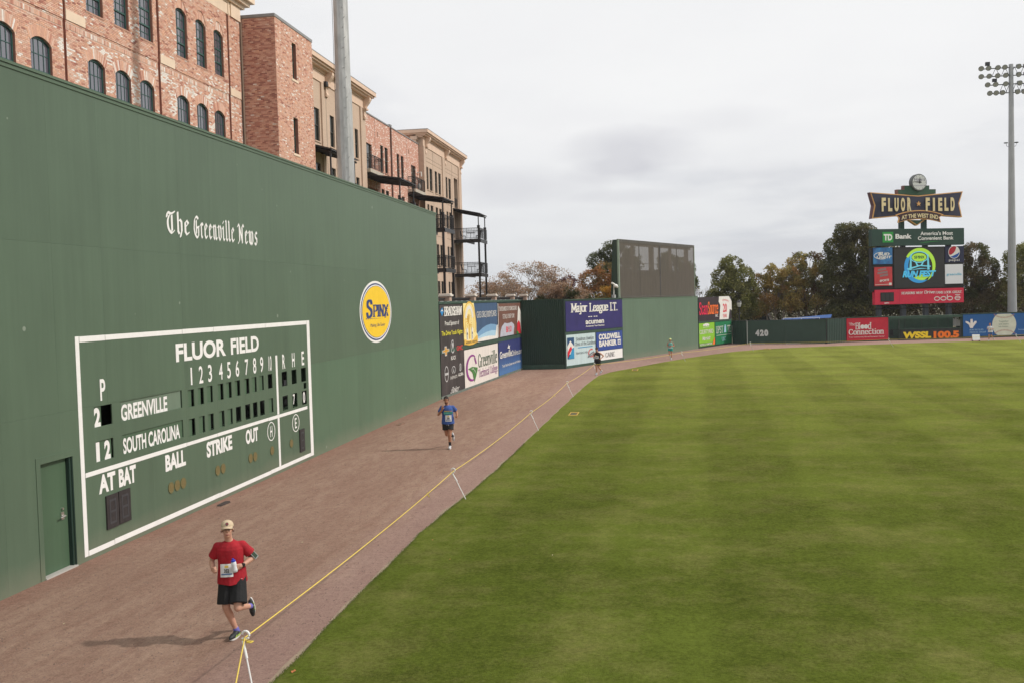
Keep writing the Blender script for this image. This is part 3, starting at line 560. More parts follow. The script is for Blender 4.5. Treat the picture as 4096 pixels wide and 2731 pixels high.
for x0, x1, z0, z1, n_ in ((17.42, 17.835, .44, 1.105, 1), (17.86, 18.28, .45, 1.11, 1), (27.59, 27.98, .35, 1.03, 1)):
    mb = MB(); mb.box(x0, x1, -.03, -.001, z0, z1); gq = mb.build('digit_display', BROWNVENT, SB)
    mb = MB(); a, b, c, d_ = x0+.09, x1-.09, z0+.09, z1-.09; mz = (c+d_)/2
    for q in ((a, b, c, c+.04), (a, b, mz-.02, mz+.02), (a, b, d_-.04, d_), (a, a+.035, c+.04, mz-.02), (b-.035, b, c+.04, mz-.02), (a, a+.035, mz+.02, d_-.04), (b-.035, b, mz+.02, d_-.04)): mb.box(q[0], q[1], -.034, -.0305, q[2], q[3])
    mb.build('digit_segment', DKGREY, gq)
# home plates of drainage at the wall foot
for (x, y, w, l_, a, lab) in ((-10.72, 21.85, .12, .45, 90, 'thin dark mat lying at the foot of the wall below the scoreboard'), (-10.45, 36.6, .16, .6, 90, 'thin brown board lying flat at the wall foot before the blue shirted runner')):
    mb = MB(); mb.prism([(-l_/2, 0.0), (l_/2, 0.0), (l_/2-.03, .045), (-l_/2+.05, .03)], -w/2, w/2); o = mb.build('flat_board', mat('weathered_board', (0.06, .045, .04), .9, .2, 4) if a and x < -10.5 else mat('brown_board', (0.22, .13, .09), .9, .2, 4)); o.location = (x, y, 0.002); o.rotation_euler = (0, 0, R(a-4)); tag(o, lab, 'board')
# ================================================================ BANNER WALLS BEYOND THE TALL WALL
def frame(name, label, cat, p0, p1, group=None):
    return thing(name, label, cat, (p0[0], p0[1], 0), math.atan2(p1[1]-p0[1], p1[0]-p0[0]), group)
PA = ((-11.08, 46.06), (-9.95, 65.2)); PM = ((-7.0, 65.2), (6.0, 94.9)); PF = ((16.3, 93.6), (33.5, 97.5))
FA = frame('banner_wall', 'dark green wall with two rows of sponsor banners behind the blue shirted runner', 'wall', *PA)
FM = frame('outfield_wall', 'outfield wall with banners left and a plain green middle beneath the mesh screen', 'wall', *PM)
def wavy(x0, x1, z0, z1, y, amp=.012, nx=16, nz=4, seed=0):
    mb = MB(); vs = [(x0+(x1-x0)*i/nx, y+amp*noise.noise(((x0+(x1-x0)*i/nx)*1.3+seed, z0+(z1-z0)*j/nz*1.0, seed*.7)), z0+(z1-z0)*j/nz) for j in range(nz+1) for i in range(nx+1)]
    return mb.add(vs, [(j*(nx+1)+i, j*(nx+1)+i+1, (j+1)*(nx+1)+i+1, (j+1)*(nx+1)+i) for j in range(nz) for i in range(nx)])
def banner(fr, x0, x1, z0, z1, m, label, y=-.035, amp=.010, name='banner'):
    ps = PS[fr]; o = thing(name, label, 'banner', (ps[0][0], ps[0][1], 0), math.atan2(ps[1][1]-ps[0][1], ps[1][0]-ps[0][0]))
    wavy(x0, x1, z0, z1, y, amp, max(4, int((x1-x0)*2.5)), 6, x0).build('banner_sheet', m, o, smooth=True)
    mb = MB(); mb.box(x0+.02, x1-.02, y+.02, -.002, z0+.02, z1-.02); mb.build('backing_board', DKGREEN, o)
    return o
PS = {'A': PA, 'M': PM, 'F': PF, 'G': None}
YB = -.052
mb = MB(); mb.box(0, 19.2, 0, .5, 0.12, 4.62); mb.build('wall_body', DKGREEN, FA)
mb = MB(); mb.box(0, 19.2, -.06, .55, 4.623, 4.74); mb.box(.1, 19.2, -.05, 0, 2.19, 2.40); mb.build('timber_rail', MIDGREEN, FA)
mb = MB(); mb.box(0, 19.2, -.075, .5, 0, .115); mb.build('concrete_footing', mat('green_stained_concrete', (.14, .165, .14), .9, .15, 3), FA)
mb = MB()
for k in range(15): a = .3+k*1.27+random.uniform(-.2, .2); mb.box(a, a+random.uniform(.25, .7), -.065, .5, 4.741, 4.765)
mb.build('cap_flashing', mat('weathered_flashing', (.30, .33, .33), .6, .2, 6), FA)

DKBR = mat('charcoal_banner', (.045, .036, .035), .7, .3, 1.6, streak=(1, 1, .35))
o = banner('A', .15, 4.42, 0.0, 4.58, DKBR, 'tall charcoal banner with car emblems hanging next to the green wall')
BLUEL = col('emblem_blue', 40, 130, 190)
mb = MB(); mb.flat([(.22, 4.26), (.52, 4.02), (.83, 4.24), (.58, 4.46)], YB); mb.build('diamond_emblem', BLUEL, o)
mb = MB(); mb.flat([(.30, 4.26), (.55, 4.36), (.74, 4.25), (.55, 4.28)], YB-.004); mb.build('swoosh', OFFWHITE, o)
pen('BRADSHAW', .86, 4.26, 4.04, 4.46, OFFWHITE, o, wv=2.0, wh=.7, serif=1.2, y=YB)
text('Proud Sponsor of', .98, 3.57, 3.55, 3.77, OFFWHITE, o, y=YB, bold=.012); text('The Drive Youth Nights', .36, 4.2, 3.06, 3.28, col('banner_yellow', 225, 215, 60), o, y=YB, bold=.014)
CH = col('emblem_gold', 205, 150, 50); SIL = mat('emblem_silver', (.5, .5, .5), .5, .15, 6)
mb = MB(); mb.flat([(.38, 2.22), (.78, 2.24), (.82, 2.06), (1.18, 2.06), (1.22, 2.24), (1.62, 2.26), (1.60, 2.40), (1.20, 2.40), (1.18, 2.54), (.80, 2.54), (.78, 2.38), (.40, 2.36)], YB); mb.build('cross_emblem', SIL, o)
mb = MB(); mb.flat([(.50, 2.255), (.86, 2.265), (.90, 2.11), (1.12, 2.11), (1.16, 2.27), (1.52, 2.28), (1.50, 2.37), (1.14, 2.37), (1.12, 2.49), (.88, 2.49), (.86, 2.355), (.50, 2.345)], YB-.004); mb.build('cross_face', CH, o)
mb = MB(); ring(mb, 2.25, 2.46, .34, .34, .07, YB, a0=60, a1=330); mb.flat([(2.1, 2.62), (2.4, 2.70), (2.45, 2.5), (2.25, 2.3)], YB); mb.build('round_emblem', SIL, o)
text('BUICK', 1.88, 2.78, 1.80, 1.99, OFFWHITE, o, y=YB, bold=.01); text('GMC', 2.98, 4.16, 2.21, 2.45, col('emblem_red', 190, 40, 45), o, y=YB, bold=.03)
mb = MB(); ring(mb, 1.02, 1.16, .35, .40, .07, YB, wz=.05); mb.box(.70, 1.34, YB-.006, YB-.001, 1.10, 1.22); mb.build('bar_ring_emblem', SIL, o)
mb = MB(); ring(mb, 2.30, 1.27, .35, .20, .06, YB, wz=.04, a0=-70, a1=250); mb.flat([(2.18, 1.08), (2.30, 1.40), (2.42, 1.08), (2.30, 1.2)], YB); mb.build('road_emblem', SIL, o)
text('INFINITI', 1.69, 2.92, .82, .98, OFFWHITE, o, y=YB); mb = MB(); ring(mb, 3.59, 1.31, .23, .20, .045, YB, wz=.035); mb.flat([(3.5, 1.15), (3.56, 1.47), (3.62, 1.47), (3.68, 1.15), (3.62, 1.15), (3.59, 1.35), (3.56, 1.15)], YB); mb.build('caliper_emblem', SIL, o)
text('ACURA', 3.14, 4.12, .87, 1.03, OFFWHITE, o, y=YB, bold=.03)
pen('Baker', 1.62, 3.1, .14, .40, OFFWHITE, o, wv=1.0, wh=.5, serif=0, y=YB, shear=1.4); text('HONDA', 2.3, 3.2, .03, .13, OFFWHITE, o, y=YB, bold=.01)

NAVY = mat('faded_navy_banner', (.040, .085, .17), .75, .12, 1.5, streak=(2.5, 1, .3)); CREAM = col('crest_cream', 235, 218, 150); GOLD = col('crest_gold', 222, 178, 75)
o = banner('A', 4.50, 12.30, 2.42, 4.60, NAVY, 'blue banner with a gold palm crest and pale wave, upper row near the green wall')
mb = MB(); mb.prism([(4.45, 2.42), (4.45, 4.72), (6.62, 4.72), (6.9, 4.1), (7.12, 3.5), (7.1, 2.98), (7.32, 2.85), (7.3, 2.44)], YB-.006, YB+.006); mb.build('crest_shield', CREAM, o)
mb = MB(); ring(mb, 5.7, 3.6, 1.32, 1.12, .16, YB-.010, a0=-35, a1=215, wz=.10); ring(mb, 5.7, 3.55, .95, .95, .10, YB-.010, a0=-20, a1=200, wz=.06); mb.build('crest_ring', GOLD, o)
mb = MB(); ring(mb, 5.65, 3.62, .88, .88, .30, YB-.014, a0=15, a1=165, wz=.2); mb.build('crest_arch', OFFWHITE, o)
DKL = mat('crest_line', (.03, .04, .07), .7, 0)
mb = MB()
for a in range(-70, 251, 20):
    if 232 < a or a < -52: continue
    c_, s_ = math.cos(R(a)), math.sin(R(a)); c2, s2 = math.cos(R(a+7)), math.sin(R(a+7)); r2 = (.78, .62)
    mb.flat([(5.6, 3.5), (5.6+r2[0]*c_*.6, 3.5+.42*s_+.12), (5.6+r2[0]*c_, 3.5+r2[1]*s_-.05), (5.6+r2[0]*c2*.6, 3.5+.36*s2+.1)], YB-.018)
mb.flat([(5.48, 2.7), (5.72, 2.7), (5.66, 3.5), (5.54, 3.5)], YB-.0185); mb.build('palm_emblem', GOLD, o)
for x_ in (4.95, 6.0): mb = MB(); mb.flat([(x_, 2.62), (x_+.3, 2.62), (x_+.3, 3.2), (x_+.15, 3.32), (x_, 3.2)], YB-.019); mb.build('crest_window', OFFWHITE, o)
mb = MB()
for x_ in (5.1, 6.15): mb.flat([(x_-.09, 2.98), (x_, 2.86), (x_+.09, 2.98), (x_, 3.08)], YB-.024); mb.flat([(x_-.03, 2.68), (x_+.03, 2.68), (x_+.03, 2.86), (x_-.03, 2.86)], YB-.024)
mb.build('crest_figure', DKL, o)
mb = MB(); mb.flat([(4.46, 2.44), (4.46, 2.72), (5.3, 2.60), (6.3, 2.60), (7.1, 2.84), (7.3, 2.76), (7.3, 2.46), (6.2, 2.36), (5.4, 2.36)], YB-.028); mb.build('crest_ribbon', GOLD, o)
pen('MEDICAL CENTER', 4.75, 7.05, 2.47, 2.56, DKL, o, wv=1.0, wh=.5, serif=.5, y=YB-.034)
pen('GHS.ORG/100YEARS', 7.28, 12.0, 3.79, 4.12, OFFWHITE, o, wv=1.0, wh=.35, serif=.8, y=YB)
W1 = col('wave_blue', 115, 155, 190); W2 = col('wave_pale', 160, 195, 215)
top = [(7.15, 2.86), (7.7, 3.0), (8.5, 3.17), (9.5, 3.30), (10.5, 3.35), (11.4, 3.31), (12.28, 3.22)]
mb = MB(); mb.flat(top + [(12.28, 2.44), (7.3, 2.44)], YB+.006); mb.build('wave_upper', W1, o)
mb = MB(); mb.flat([(7.2, 2.66), (8.2, 2.80), (9.5, 2.92), (10.8, 2.96), (12.0, 2.92), (12.28, 3.2), (12.28, 2.44), (7.3, 2.44)], YB+.002); mb.build('wave_lower', W2, o)
mb = MB(); mb.flat([(7.3, 2.60), (8.6, 2.66), (10, 2.67), (11.6, 2.61), (11.8, 2.90), (12.0, 3.20), (12.28, 3.26), (12.28, 2.44), (7.3, 2.44)], YB-.002); mb.build('wave_foam', OFFWHITE, o)

BRN = mat('brown_banner', (.15, .065, .045), .75, .18, 1.5)
o = banner('A', 12.50, 19.45, 2.46, 4.52, BRN, 'brown banner with a grey jersey print, upper row before the ribbed panel')
mb = MB(); mb.flat([(12.42, 2.46), (12.5, 2.46), (12.55, 4.54), (12.45, 4.54)], YB); mb.build('white_edge', WHITE, o)
pen('THOUSANDS OF BONUSCARD', 12.66, 17.9, 4.07, 4.32, OFFWHITE, o, wv=1.1, wh=.4, serif=.7, y=YB); pen('STEALS EVERY DAY.', 13.7, 17.2, 3.58, 3.83, OFFWHITE, o, wv=1.1, wh=.4, serif=.7, y=YB)
mb = MB(); mb.flat([(12.85, 2.47), (13.0, 2.80), (13.4, 3.10), (14.2, 3.31), (14.9, 3.25), (15.6, 3.26), (16.2, 3.31), (16.95, 3.12), (17.0, 2.95), (16.7, 2.47)], YB); mb.build('jersey', mat('jersey_grey', (.42, .43, .50), .8, .08, 3), o)
RED = col('print_red', 205, 30, 50)
text('BI', 14.6, 15.2, 2.70, 3.05, RED, o, y=YB-.004, bold=.03); text('LO', 15.5, 16.15, 2.70, 3.05, RED, o, y=YB-.004, bold=.03)
mb = MB(); mb.box(15.3, 15.42, YB-.006, YB-.003, 2.86, 2.96); mb.build('green_dot', col('print_green', 40, 130, 60), o)
mb = MB(); mb.flat([(18.35, 4.34), (18.9, 4.1), (19.42, 3.68), (19.42, 2.47), (17.75, 2.47), (17.95, 3.1)], YB); mb.build('white_pennant', OFFWHITE, o)
mb = MB(); mb.flat([(17.8, 2.75), (18.0, 3.2), (18.42, 3.37), (18.8, 3.2), (19.15, 2.47), (17.8, 2.47)], YB-.004); mb.build('red_arrow', RED, o)
mb = MB(); mb.flat([(17.7, 2.47), (17.8, 2.68), (18.1, 2.66), (18.4, 2.47)], YB-.008); mb.build('green_corner', col('print_green', 40, 130, 60), o)

o = banner('A', 4.48, 12.22, .10, 2.14, mat('white_vinyl_banner', (.72, .67, .62), .6, .05, 1.5, streak=(3, 1, .3)), 'white banner with a purple and green letter G, lower row near the green wall')
PUR = col('print_purple', 135, 50, 130); GRN = col('print_leaf_green', 70, 120, 60); GRD = col('print_dark_green', 50, 85, 60)
mb = MB(); c_ = arc(6.0, 1.10, 1.28, 60, 285, 26, .73); c2 = arc(6.10, 1.10, 1.05, 60, 285, 26, .63)
for k in range(26): mb.flat([c_[k], c_[k+1], c2[k+1], c2[k]], YB)
mb.flat([(6.64, 1.72), (7.02, 1.28), (6.80, 1.25), (6.50, 1.58)], YB-.001); mb.build('purple_ring', PUR, o)
mb = MB(); mb.flat([(5.15, 1.10), (6.0, 1.16), (7.18, 1.04), (7.02, .80), (6.75, .55), (6.40, .30), (6.25, .55), (6.0, .85), (5.6, 1.0)], YB-.005); mb.build('green_leaf', GRN, o)
mb = MB(); mb.flat([(5.7, 1.05), (6.2, 1.06), (6.6, .86), (6.9, .66), (6.55, .92), (6.2, 1.02)], YB-.010); mb.build('leaf_highlight', OFFWHITE, o)
pen('Greenville', 7.36, 11.9, 1.02, 1.42+.33, GRD, o, wv=.85, wh=.3, serif=.7, y=YB); pen('Technical College', 7.36, 11.95, .47, .89, PUR, o, wv=.8, wh=.3, serif=.6, y=YB)

gb = G('deep_blue_banner'); x, y, z = gb.xyz(); c = gb.mix(gb.ramp(z, .3, 1.5), (.06, .16, .36), (.018, .028, .14)); c = gb.scale(c, gb.ramp(gb.noise(1.6, 4, map_scale=(2, 1, .4)), .3, .7, .85, 1.15)); DB = gb.out(c, .7)
o = banner('A', 12.42, 19.40, .12, 2.18, DB, 'blue banner with white web address lettering, lower row before the ribbed panel')
text('Greenville', 12.66, 16.0, 1.16, 1.58, OFFWHITE, o, y=YB, bold=.02); text('Online.com', 16.05, 19.25, 1.13, 1.48, OFFWHITE, o, y=YB)
mb = MB(); mb.flat([(14.75, 1.70), (15.05, 1.80), (15.1, 1.95), (15.3, 1.80), (15.6, 1.85), (15.4, 1.72), (15.5, 1.60), (15.15, 1.66)], YB-.006); mb.build('star_mark', OFFWHITE, o)
text('The #1 Site for Upstate news and information', 13.25, 18.7, .58, .74, OFFWHITE, o, y=YB, bold=.01)

# ribbed metal panel facing the camera
CRP = thing('ribbed_panel_wall', 'dark green corrugated metal panel between the two banner walls', 'wall', (-9.93, 65.2, 0), 0)
def ribs(x0, x1, z0, z1, n, m, parent, name='metal_rib', d=.045):
    w = (x1-x0)/n
    mb = MB(); mb.box(x0, x1, .045, .12, z0, z1); mb.build('rib_backing', m, parent)
    proto = None
    for k in range(n):
        a = x0+k*w
        if proto is None:
            mb = MB(); P = [(0, .045), (w*.18, .0), (w*.55, .0), (w*.73, .045)]; vs = [(p[0], p[1], z0) for p in P]+[(p[0], p[1], z1) for p in P]
            mb.add(vs, [(0, 1, 5, 4), (1, 2, 6, 5), (2, 3, 7, 6), (4, 5, 6, 7)]); proto = mb.build(name, m, parent); proto.location.x = a
        else: c = proto.copy(); COL.objects.link(c); c.location.x = a
ribs(0.02, 2.93, .32, 4.66, 22, RIBGREEN, CRP)
mb = MB(); mb.box(0, 2.93, -.03, .12, 0, .315); mb.build('base_board', MIDGREEN, CRP)
mb = MB(); mb.box(0, 2.95, -.02, .14, 4.663, 4.70); mb.build('top_trim', MIDGREEN, CRP)
mb = MB(); mb.box(2.93, 3.02, -.05, .3, 0, 4.66); mb.build('corner_post', DKGREEN, CRP)

# second banner wall: u 0..32.42
mb = MB(); mb.box(.12, 8.95, 0, .5, 0, 4.60); mb.box(23.93, 32.40, 0, .5, 0, 4.50); mb.build('wall_body', DKGREEN, FM)
mb = MB(); mb.box(.12, 8.95, -.05, .55, 4.603, 4.66); mb.box(.15, 8.93, -.04, 0, 2.27, 2.44); mb.box(23.95, 32.4, -.04, 0, 2.22, 2.36); mb.box(.12, 8.95, -.07, 0, 0, .18); mb.build('timber_rail', MIDGREEN, FM)
wp = [8.96+2.49*k for k in range(7)]; wp[-1] = 23.92
for a, b in zip(wp, wp[1:]):
    mb = MB(); mb.box(a+.002, b-.002, 0, .45, 0, 4.57); mb.build('wall_panel', GREEN_CF, FM)
mb = MB(); mb.box(8.96, 23.92, -.03, .5, 4.573, 4.62); mb.build('wall_coping', GREEN_CF, FM)

INDIGO = mat('indigo_banner', (.022, .017, .120), .65, .14, 1.0)
o = banner('M', .27, 8.90, 2.47, 4.52, INDIGO, 'large indigo banner with white slab lettering above two smaller banners')
pen('Major', .97, 3.35, 3.78, 4.34, OFFWHITE, o, wv=1.6, wh=.65, serif=.9, y=YB, gap=.3); pen('League', 3.62, 6.55, 3.77, 4.33, OFFWHITE, o, wv=1.6, wh=.65, serif=.9, y=YB, gap=.3); pen('I.T.', 6.82, 8.03, 3.76, 4.32, OFFWHITE, o, wv=1.7, wh=.7, serif=1.1, y=YB)
text('acumen', 3.04, 5.84, 2.90, 3.26, OFFWHITE, o, y=YB, bold=.03); text('Accelerate Your Business', 3.05, 5.88, 2.69, 2.80, OFFWHITE, o, y=YB, bold=.02)
mb = MB()
for k in range(4): mb.box(3.45+.33*k+(.15 if k > 1 else 0), 3.45+.33*k+.24+(.15 if k > 1 else 0), YB-.003, YB, 3.37, 3.43)
mb.build('tick_marks', OFFWHITE, o)
o = banner('M', .25, 4.46, .18, 2.25, mat('pale_aqua_banner', (.50, .62, .63), .7, .05, 1.5, streak=(3, 1, .3)), 'pale aqua banner with a mountain emblem, lower row behind the dark clad runner')
TEAL = col('print_teal', 30, 70, 110); TXT = mat('print_charcoal', (.06, .07, .09), .7, 0)
mb = MB(); mb.flat([(.37, .62), (1.30, .62), (1.32, 2.06), (.37, 2.06)], YB); mb.build('emblem_field', TEAL, o)
mb = MB(); mb.flat([(.37, 1.5), (.78, 1.86), (1.30, 1.45), (1.30, .95), (.37, .95)], YB-.004); mb.build('snow_peak', OFFWHITE, o)
mb = MB(); mb.flat([(.37, .72), (.37, 1.10), (.62, 1.35), (.86, 1.50), (1.0, 1.3), (.72, 1.05)], YB-.008); mb.build('red_slope', RED, o)
mb = MB(); mb.flat([(.45, .64), (1.28, .64), (1.28, 1.40), (1.0, 1.32), (.8, 1.0)], YB-.012); mb.build('blue_slope', col('print_cyan', 45, 140, 185), o)
pen('Steadman Hawkins', 1.60, 4.20, 1.81, 2.03, TXT, o, wv=.8, wh=.35, serif=.5, y=YB); pen('Clinic of the Carolinas', 1.44, 4.43, 1.47, 1.70, TXT, o, wv=.8, wh=.35, serif=.5, y=YB)
mb = MB(); mb.flat([(1.84, 1.30), (4.0, 1.30), (4.0, 1.35), (1.84, 1.35)], YB); mb.build('blue_bar', col('print_cyan2', 40, 140, 190), o)
text('TEAM DOCS FOR', 1.56, 3.26, .88, 1.02, TXT, o, y=YB)
mb = MB(); ring(mb, 3.80, .86, .46, .30, .13, YB, a0=60, a1=330, wz=.08); mb.build('red_letter_ring', col('print_faded_red', 200, 80, 75), o)
mb = MB(); mb.flat([(3.18, .55), (3.35, .72), (3.7, .86), (4.2, .98), (4.25, .80), (3.8, .66), (3.5, .58)], YB-.005); mb.build('grey_swoosh', mat('print_grey', (.16, .17, .18), .7, .1), o)
mb = MB(); mb.flat([(3.4, .68), (3.9, .80), (4.15, .90), (4.1, .86), (3.8, .74)], YB-.009); mb.build('script_line', OFFWHITE, o)
BLU = mat('royal_blue_banner', (.024, .06, .27), .65, .07, 1.5)
o = banner('M', 4.62, 8.80, .93, 2.24, BLU, 'royal blue banner with rounded white capitals above a white strip')
text('COLDWELL', 4.97, 8.46, 1.72, 2.10, OFFWHITE, o, y=YB, bold=.055); text('BANKER', 5.0, 7.80, 1.23, 1.61, OFFWHITE, o, y=YB, bold=.055)
mb = MB(); mb.box(7.97, 8.48, YB-.004, YB, 1.22, 1.60); mb.build('logo_box', OFFWHITE, o); text('CB', 8.05, 8.40, 1.30, 1.52, BLU, o, y=YB-.009, bold=.03)
o = banner('M', 4.62, 8.78, .22, .90, WHITE, 'white banner strip with grey serif capitals under the royal blue banner')
pen('CAINE', 5.95, 7.46, .41, .73, mat('print_mid_grey', (.13, .13, .14), .7, 0), o, wv=.8, wh=.35, serif=.6, y=YB)

MAR = mat('dark_maroon_banner', (.030, .018, .022), .65, .2, 1.5)
o = banner('M', 24.0, 32.25, 2.37, 4.50, MAR, 'dark banner with red and orange lettering and a white jersey, far end of wall')
RP = col('print_crimson', 215, 35, 75); OR = col('print_orange', 240, 115, 45)
pen('Scan', 24.15, 26.15, 2.98, 4.0, RP, o, wv=1.3, wh=.6, serif=.6, y=YB); pen('Source', 26.2, 28.74, 2.98, 4.02, OR, o, wv=1.3, wh=.6, serif=.6, y=YB); text('INC.', 28.03, 28.73, 2.67, 2.88, OFFWHITE, o, y=YB, bold=.02)
mb = MB(); mb.flat([(28.9, 4.05), (29.03, 4.52), (31.6, 4.52), (32.3, 4.04), (32.3, 3.17), (31.77, 3.3), (31.41, 2.36), (29.04, 2.39), (29.3, 3.7)], YB); mb.build('jersey', OFFWHITE, o)
text('20', 29.98, 31.0, 3.06, 3.82, RED, o, y=YB-.004, bold=.03); text('YEARS', 29.9, 30.95, 2.54, 2.86, RED, o, y=YB-.004, bold=.02); text('SCANSOURCE', 29.85, 31.5, 4.02, 4.16, RED, o, y=YB-.004, rise=-.12, arch=.08, bold=.01)
LIME = col('lime_banner', 130, 185, 45, .65, .05)
o = banner('M', 24.02, 27.78, .15, 2.19, LIME, 'lime green banner with a tree emblem, lower row at the far end')
pen('COURTYARD', 24.12, 27.4, 1.24, 1.58, OFFWHITE, o, wv=1.1, wh=.45, serif=.7, y=YB); pen('Marriott', 24.75, 26.6, .68, .98, OFFWHITE, o, wv=1.3, wh=.6, serif=0, shear=.3, y=YB)
mb = MB()
for k, (a, b) in enumerate(((25.2, 2.0), (25.55, 2.06), (25.9, 2.06), (26.2, 2.0), (25.7, 1.97))): mb.flat(arc(a, b, .24, 0, 360, 12, .10)[:-1], YB-.002*k)
mb.flat([(24.95, 1.79), (26.45, 1.79), (26.45, 1.82), (24.95, 1.82)], YB); mb.build('tree_emblem', OFFWHITE, o)
mb = MB(); mb.flat([(24.02, .15), (27.78, .15), (27.78, .44), (24.02, .47)], YB); mb.build('olive_strip', col('olive_strip', 105, 150, 60), o); pen('GREENVILLE DOWNTOWN', 24.1, 27.05, .24, .38, OFFWHITE, o, wv=1.2, wh=.5, serif=.5, y=YB-.005)
mb = MB(); mb.flat([(27.2, .2), (27.4, .55), (27.76, .85), (27.76, .2)], YB-.010); mb.build('orange_corner', OR, o)
o = banner('M', 27.95, 32.2, .14, 2.18, col('kelly_green_banner', 15, 115, 70, .65, .07), 'green banner with white condensed capitals, last before the dark field fence')
pen('UPST', 28.1, 29.95, 1.14, 1.76, OFFWHITE, o, wv=.85, wh=.35, serif=.6, y=YB); pen('TE', 31.0, 32.02, 1.14, 1.76, OFFWHITE, o, wv=.85, wh=.35, serif=.6, y=YB)
mb = MB(); [mb.flat(arc(30.45, 1.2+.12*k, .33-.03*k, 0, 360, 10, .07)[:-1], YB-.002*k) for k in range(6)]; mb.build('palm_cone_mark', W2, o)
mb = MB(); mb.flat([(28.2, .93), (32.0, .93), (32.0, .96), (28.2, .96)], YB); mb.build('rule_line', OFFWHITE, o); pen('USC', 29.55, 30.66, .39, .73, W2, o, wv=.9, wh=.35, serif=.6, y=YB)

# ---------------------------------------------------------------- mesh screen on the wall
gm = G('brown_windscreen_mesh'); c = gm.scale((.105, .090, .075), gm.ramp(gm.noise(1.2, 5, .65, map_scale=(2.5, 2.5, .5)), .3, .7, .86, 1.12)); gm.out(c, .9)
tr = gm.t.nodes.new('ShaderNodeBsdfTransparent'); ms = gm.t.nodes.new('ShaderNodeMixShader'); ms.inputs[0].default_value = .80
gm.t.links.new(tr.outputs[0], ms.inputs[1]); gm.t.links.new(gm.b.outputs[0], ms.inputs[2]); gm.t.links.new(ms.outputs[0], gm.t.nodes['Material Output'].inputs['Surface']); MESH = gm.m
BROWNB = mat('brown_screen_backing', (.15, .125, .10), .9, .1, 1.2)
SCN = frame('batters_eye_screen', 'brown see-through mesh screen standing on top of the plain green wall', 'screen', *PM)
bx_ = [8.62, 12.16, 16.0, 19.49, 23.25]
for a, b in zip(bx_, bx_[1:]):
    mb = MB(); mb.flat([(a+.02, 6.75), (b-.02, 6.75), (b-.02, 8.97), (a+.02, 8.97)], -.02); mb.build('mesh_panel', MESH, SCN)
    mb = MB(); mb.flat([(a+.02, 4.63), (b-.02, 4.63), (b-.02, 6.75), (a+.02, 6.75)], -.021); mb.build('mesh_panel', MESH, SCN)
mb = MB(); mb.box(8.6, 23.3, .28, .32, 4.6, 6.72); mb.build('back_board', BROWNB, SCN)
mb = MB(); mb.box(15.94, 16.06, -.03, .12, 4.63, 8.98); [mb.box(x_-.03, x_+.03, -.01, .06, 4.63, 8.95) for x_ in (12.16, 19.49)]; mb.box(8.6, 23.28, -.01, .05, 6.71, 6.77); mb.box(8.6, 23.28, .0, .03, 7.27, 7.31); mb.box(8.6, 23.28, .0, .03, 6.26, 6.29); mb.build('mullion', DKGREY, SCN)
mb = MB(); [mb.box(x_, x_+w_, .30, .42, 4.6, 8.9) for x_, w_ in ((11.45, .40), (14.75, .75), (18.65, .42), (22.0, .70))]; mb.box(8.6, 23.2, .30, .42, 8.66, 8.95); mb.build('steel_column', mat('tan_steel', (.36, .28, .22), .8, .1, 2), SCN)
mb = MB(); mb.box(8.50, 8.60, -.04, .10, 4.63, 9.02); mb.box(23.26, 23.32, -.03, .08, 4.6, 8.98); mb.build('edge_post', mat('pale_green_post', (.26, .34, .27), .6, .08, 3), SCN)
mb = MB(); mb.box(8.50, 23.32, -.03, .10, 9.02, 9.06); mb.box(8.62, 23.25, -.034, -.024, 8.82, 9.0); mb.box(8.62, 23.25, -.034, -.024, 4.66, 4.78); mb.build('top_rail', mat('screen_hem', (.085, .078, .068), .8, .1, 2), SCN)
mb = MB(); mb.add([(8.50, .10, 4.62), (8.50, .72, 4.62), (8.50, .46, 9.02), (8.50, .10, 9.02), (8.60, .10, 4.62), (8.60, .72, 4.62), (8.60, .46, 9.02), (8.60, .10, 9.02)], [(0, 1, 2, 3), (7, 6, 5, 4), (1, 5, 6, 2), (2, 6, 7, 3), (0, 4, 5, 1)]); mb.build('side_panel', RIBGREEN, SCN)
CAMR = frame('security_camera', 'white security camera on a bent pole atop the indigo banner wall', 'camera', *PM)
mb = MB(); mb.box(7.66, 7.90, -.02, .2, 4.67, 4.90); mb.build('junction_box', mat('camera_grey_box', (.36, .37, .38), .5, .05), CAMR)
mb = MB(); mb.tube([(7.78, .08, 4.90), (7.80, .08, 5.25), (7.74, .05, 5.45)], .03, 8); mb.build('pole', WHITE, CAMR)
mb = MB(); mb.tube([(7.25, -.05, 5.78), (7.62, -.08, 5.66)], .07, 10); mb.ell((7.74, -.1, 5.56), (.20, .17, .13)); mb.tube([(7.74, -.1, 5.60), (7.95, -.14, 5.46)], .11, 12, .08); mb.build('camera_body', WHITE, CAMR)

# ---------------------------------------------------------------- low fence in centre field
C2 = frame('ribbed_corner_fence', 'narrow dark ribbed fence section beside the far green banner', 'fence', (6.0, 94.75), (7.28, 93.2))
ribs(0, 1.95, 0, 2.16, 9, FENCEGREEN, C2); mb = MB(); mb.box(0, 1.98, -.02, .15, 2.163, 2.19); mb.build('top_trim', DKGREY, C2)
F4 = frame('centre_field_fence', 'dark green fence marked 420 in white numerals', 'fence', (7.3, 93.2), (14.2, 91.4))
for a, b in ((0, 3.44), (3.46, 7.05)):
    mb = MB(); mb.box(a, b, 0, .12, .06, 2.19); mb.build('fence_panel', FENCEGREEN, F4)
mb = MB(); mb.box(0, 7.08, -.02, .14, 2.193, 2.225); mb.build('top_trim', DKGREY, F4)
mb = MB(); mb.box(-.03, 0.02, -.03, .1, 0, 2.2); mb.box(.3, 1.6, -.06, 0, .02, .06); mb.box(3.5, 4.8, -.06, 0, .02, .06); mb.build('white_edge_strip', mat('pale_strip', (.55, .57, .55), .6, .05), F4)
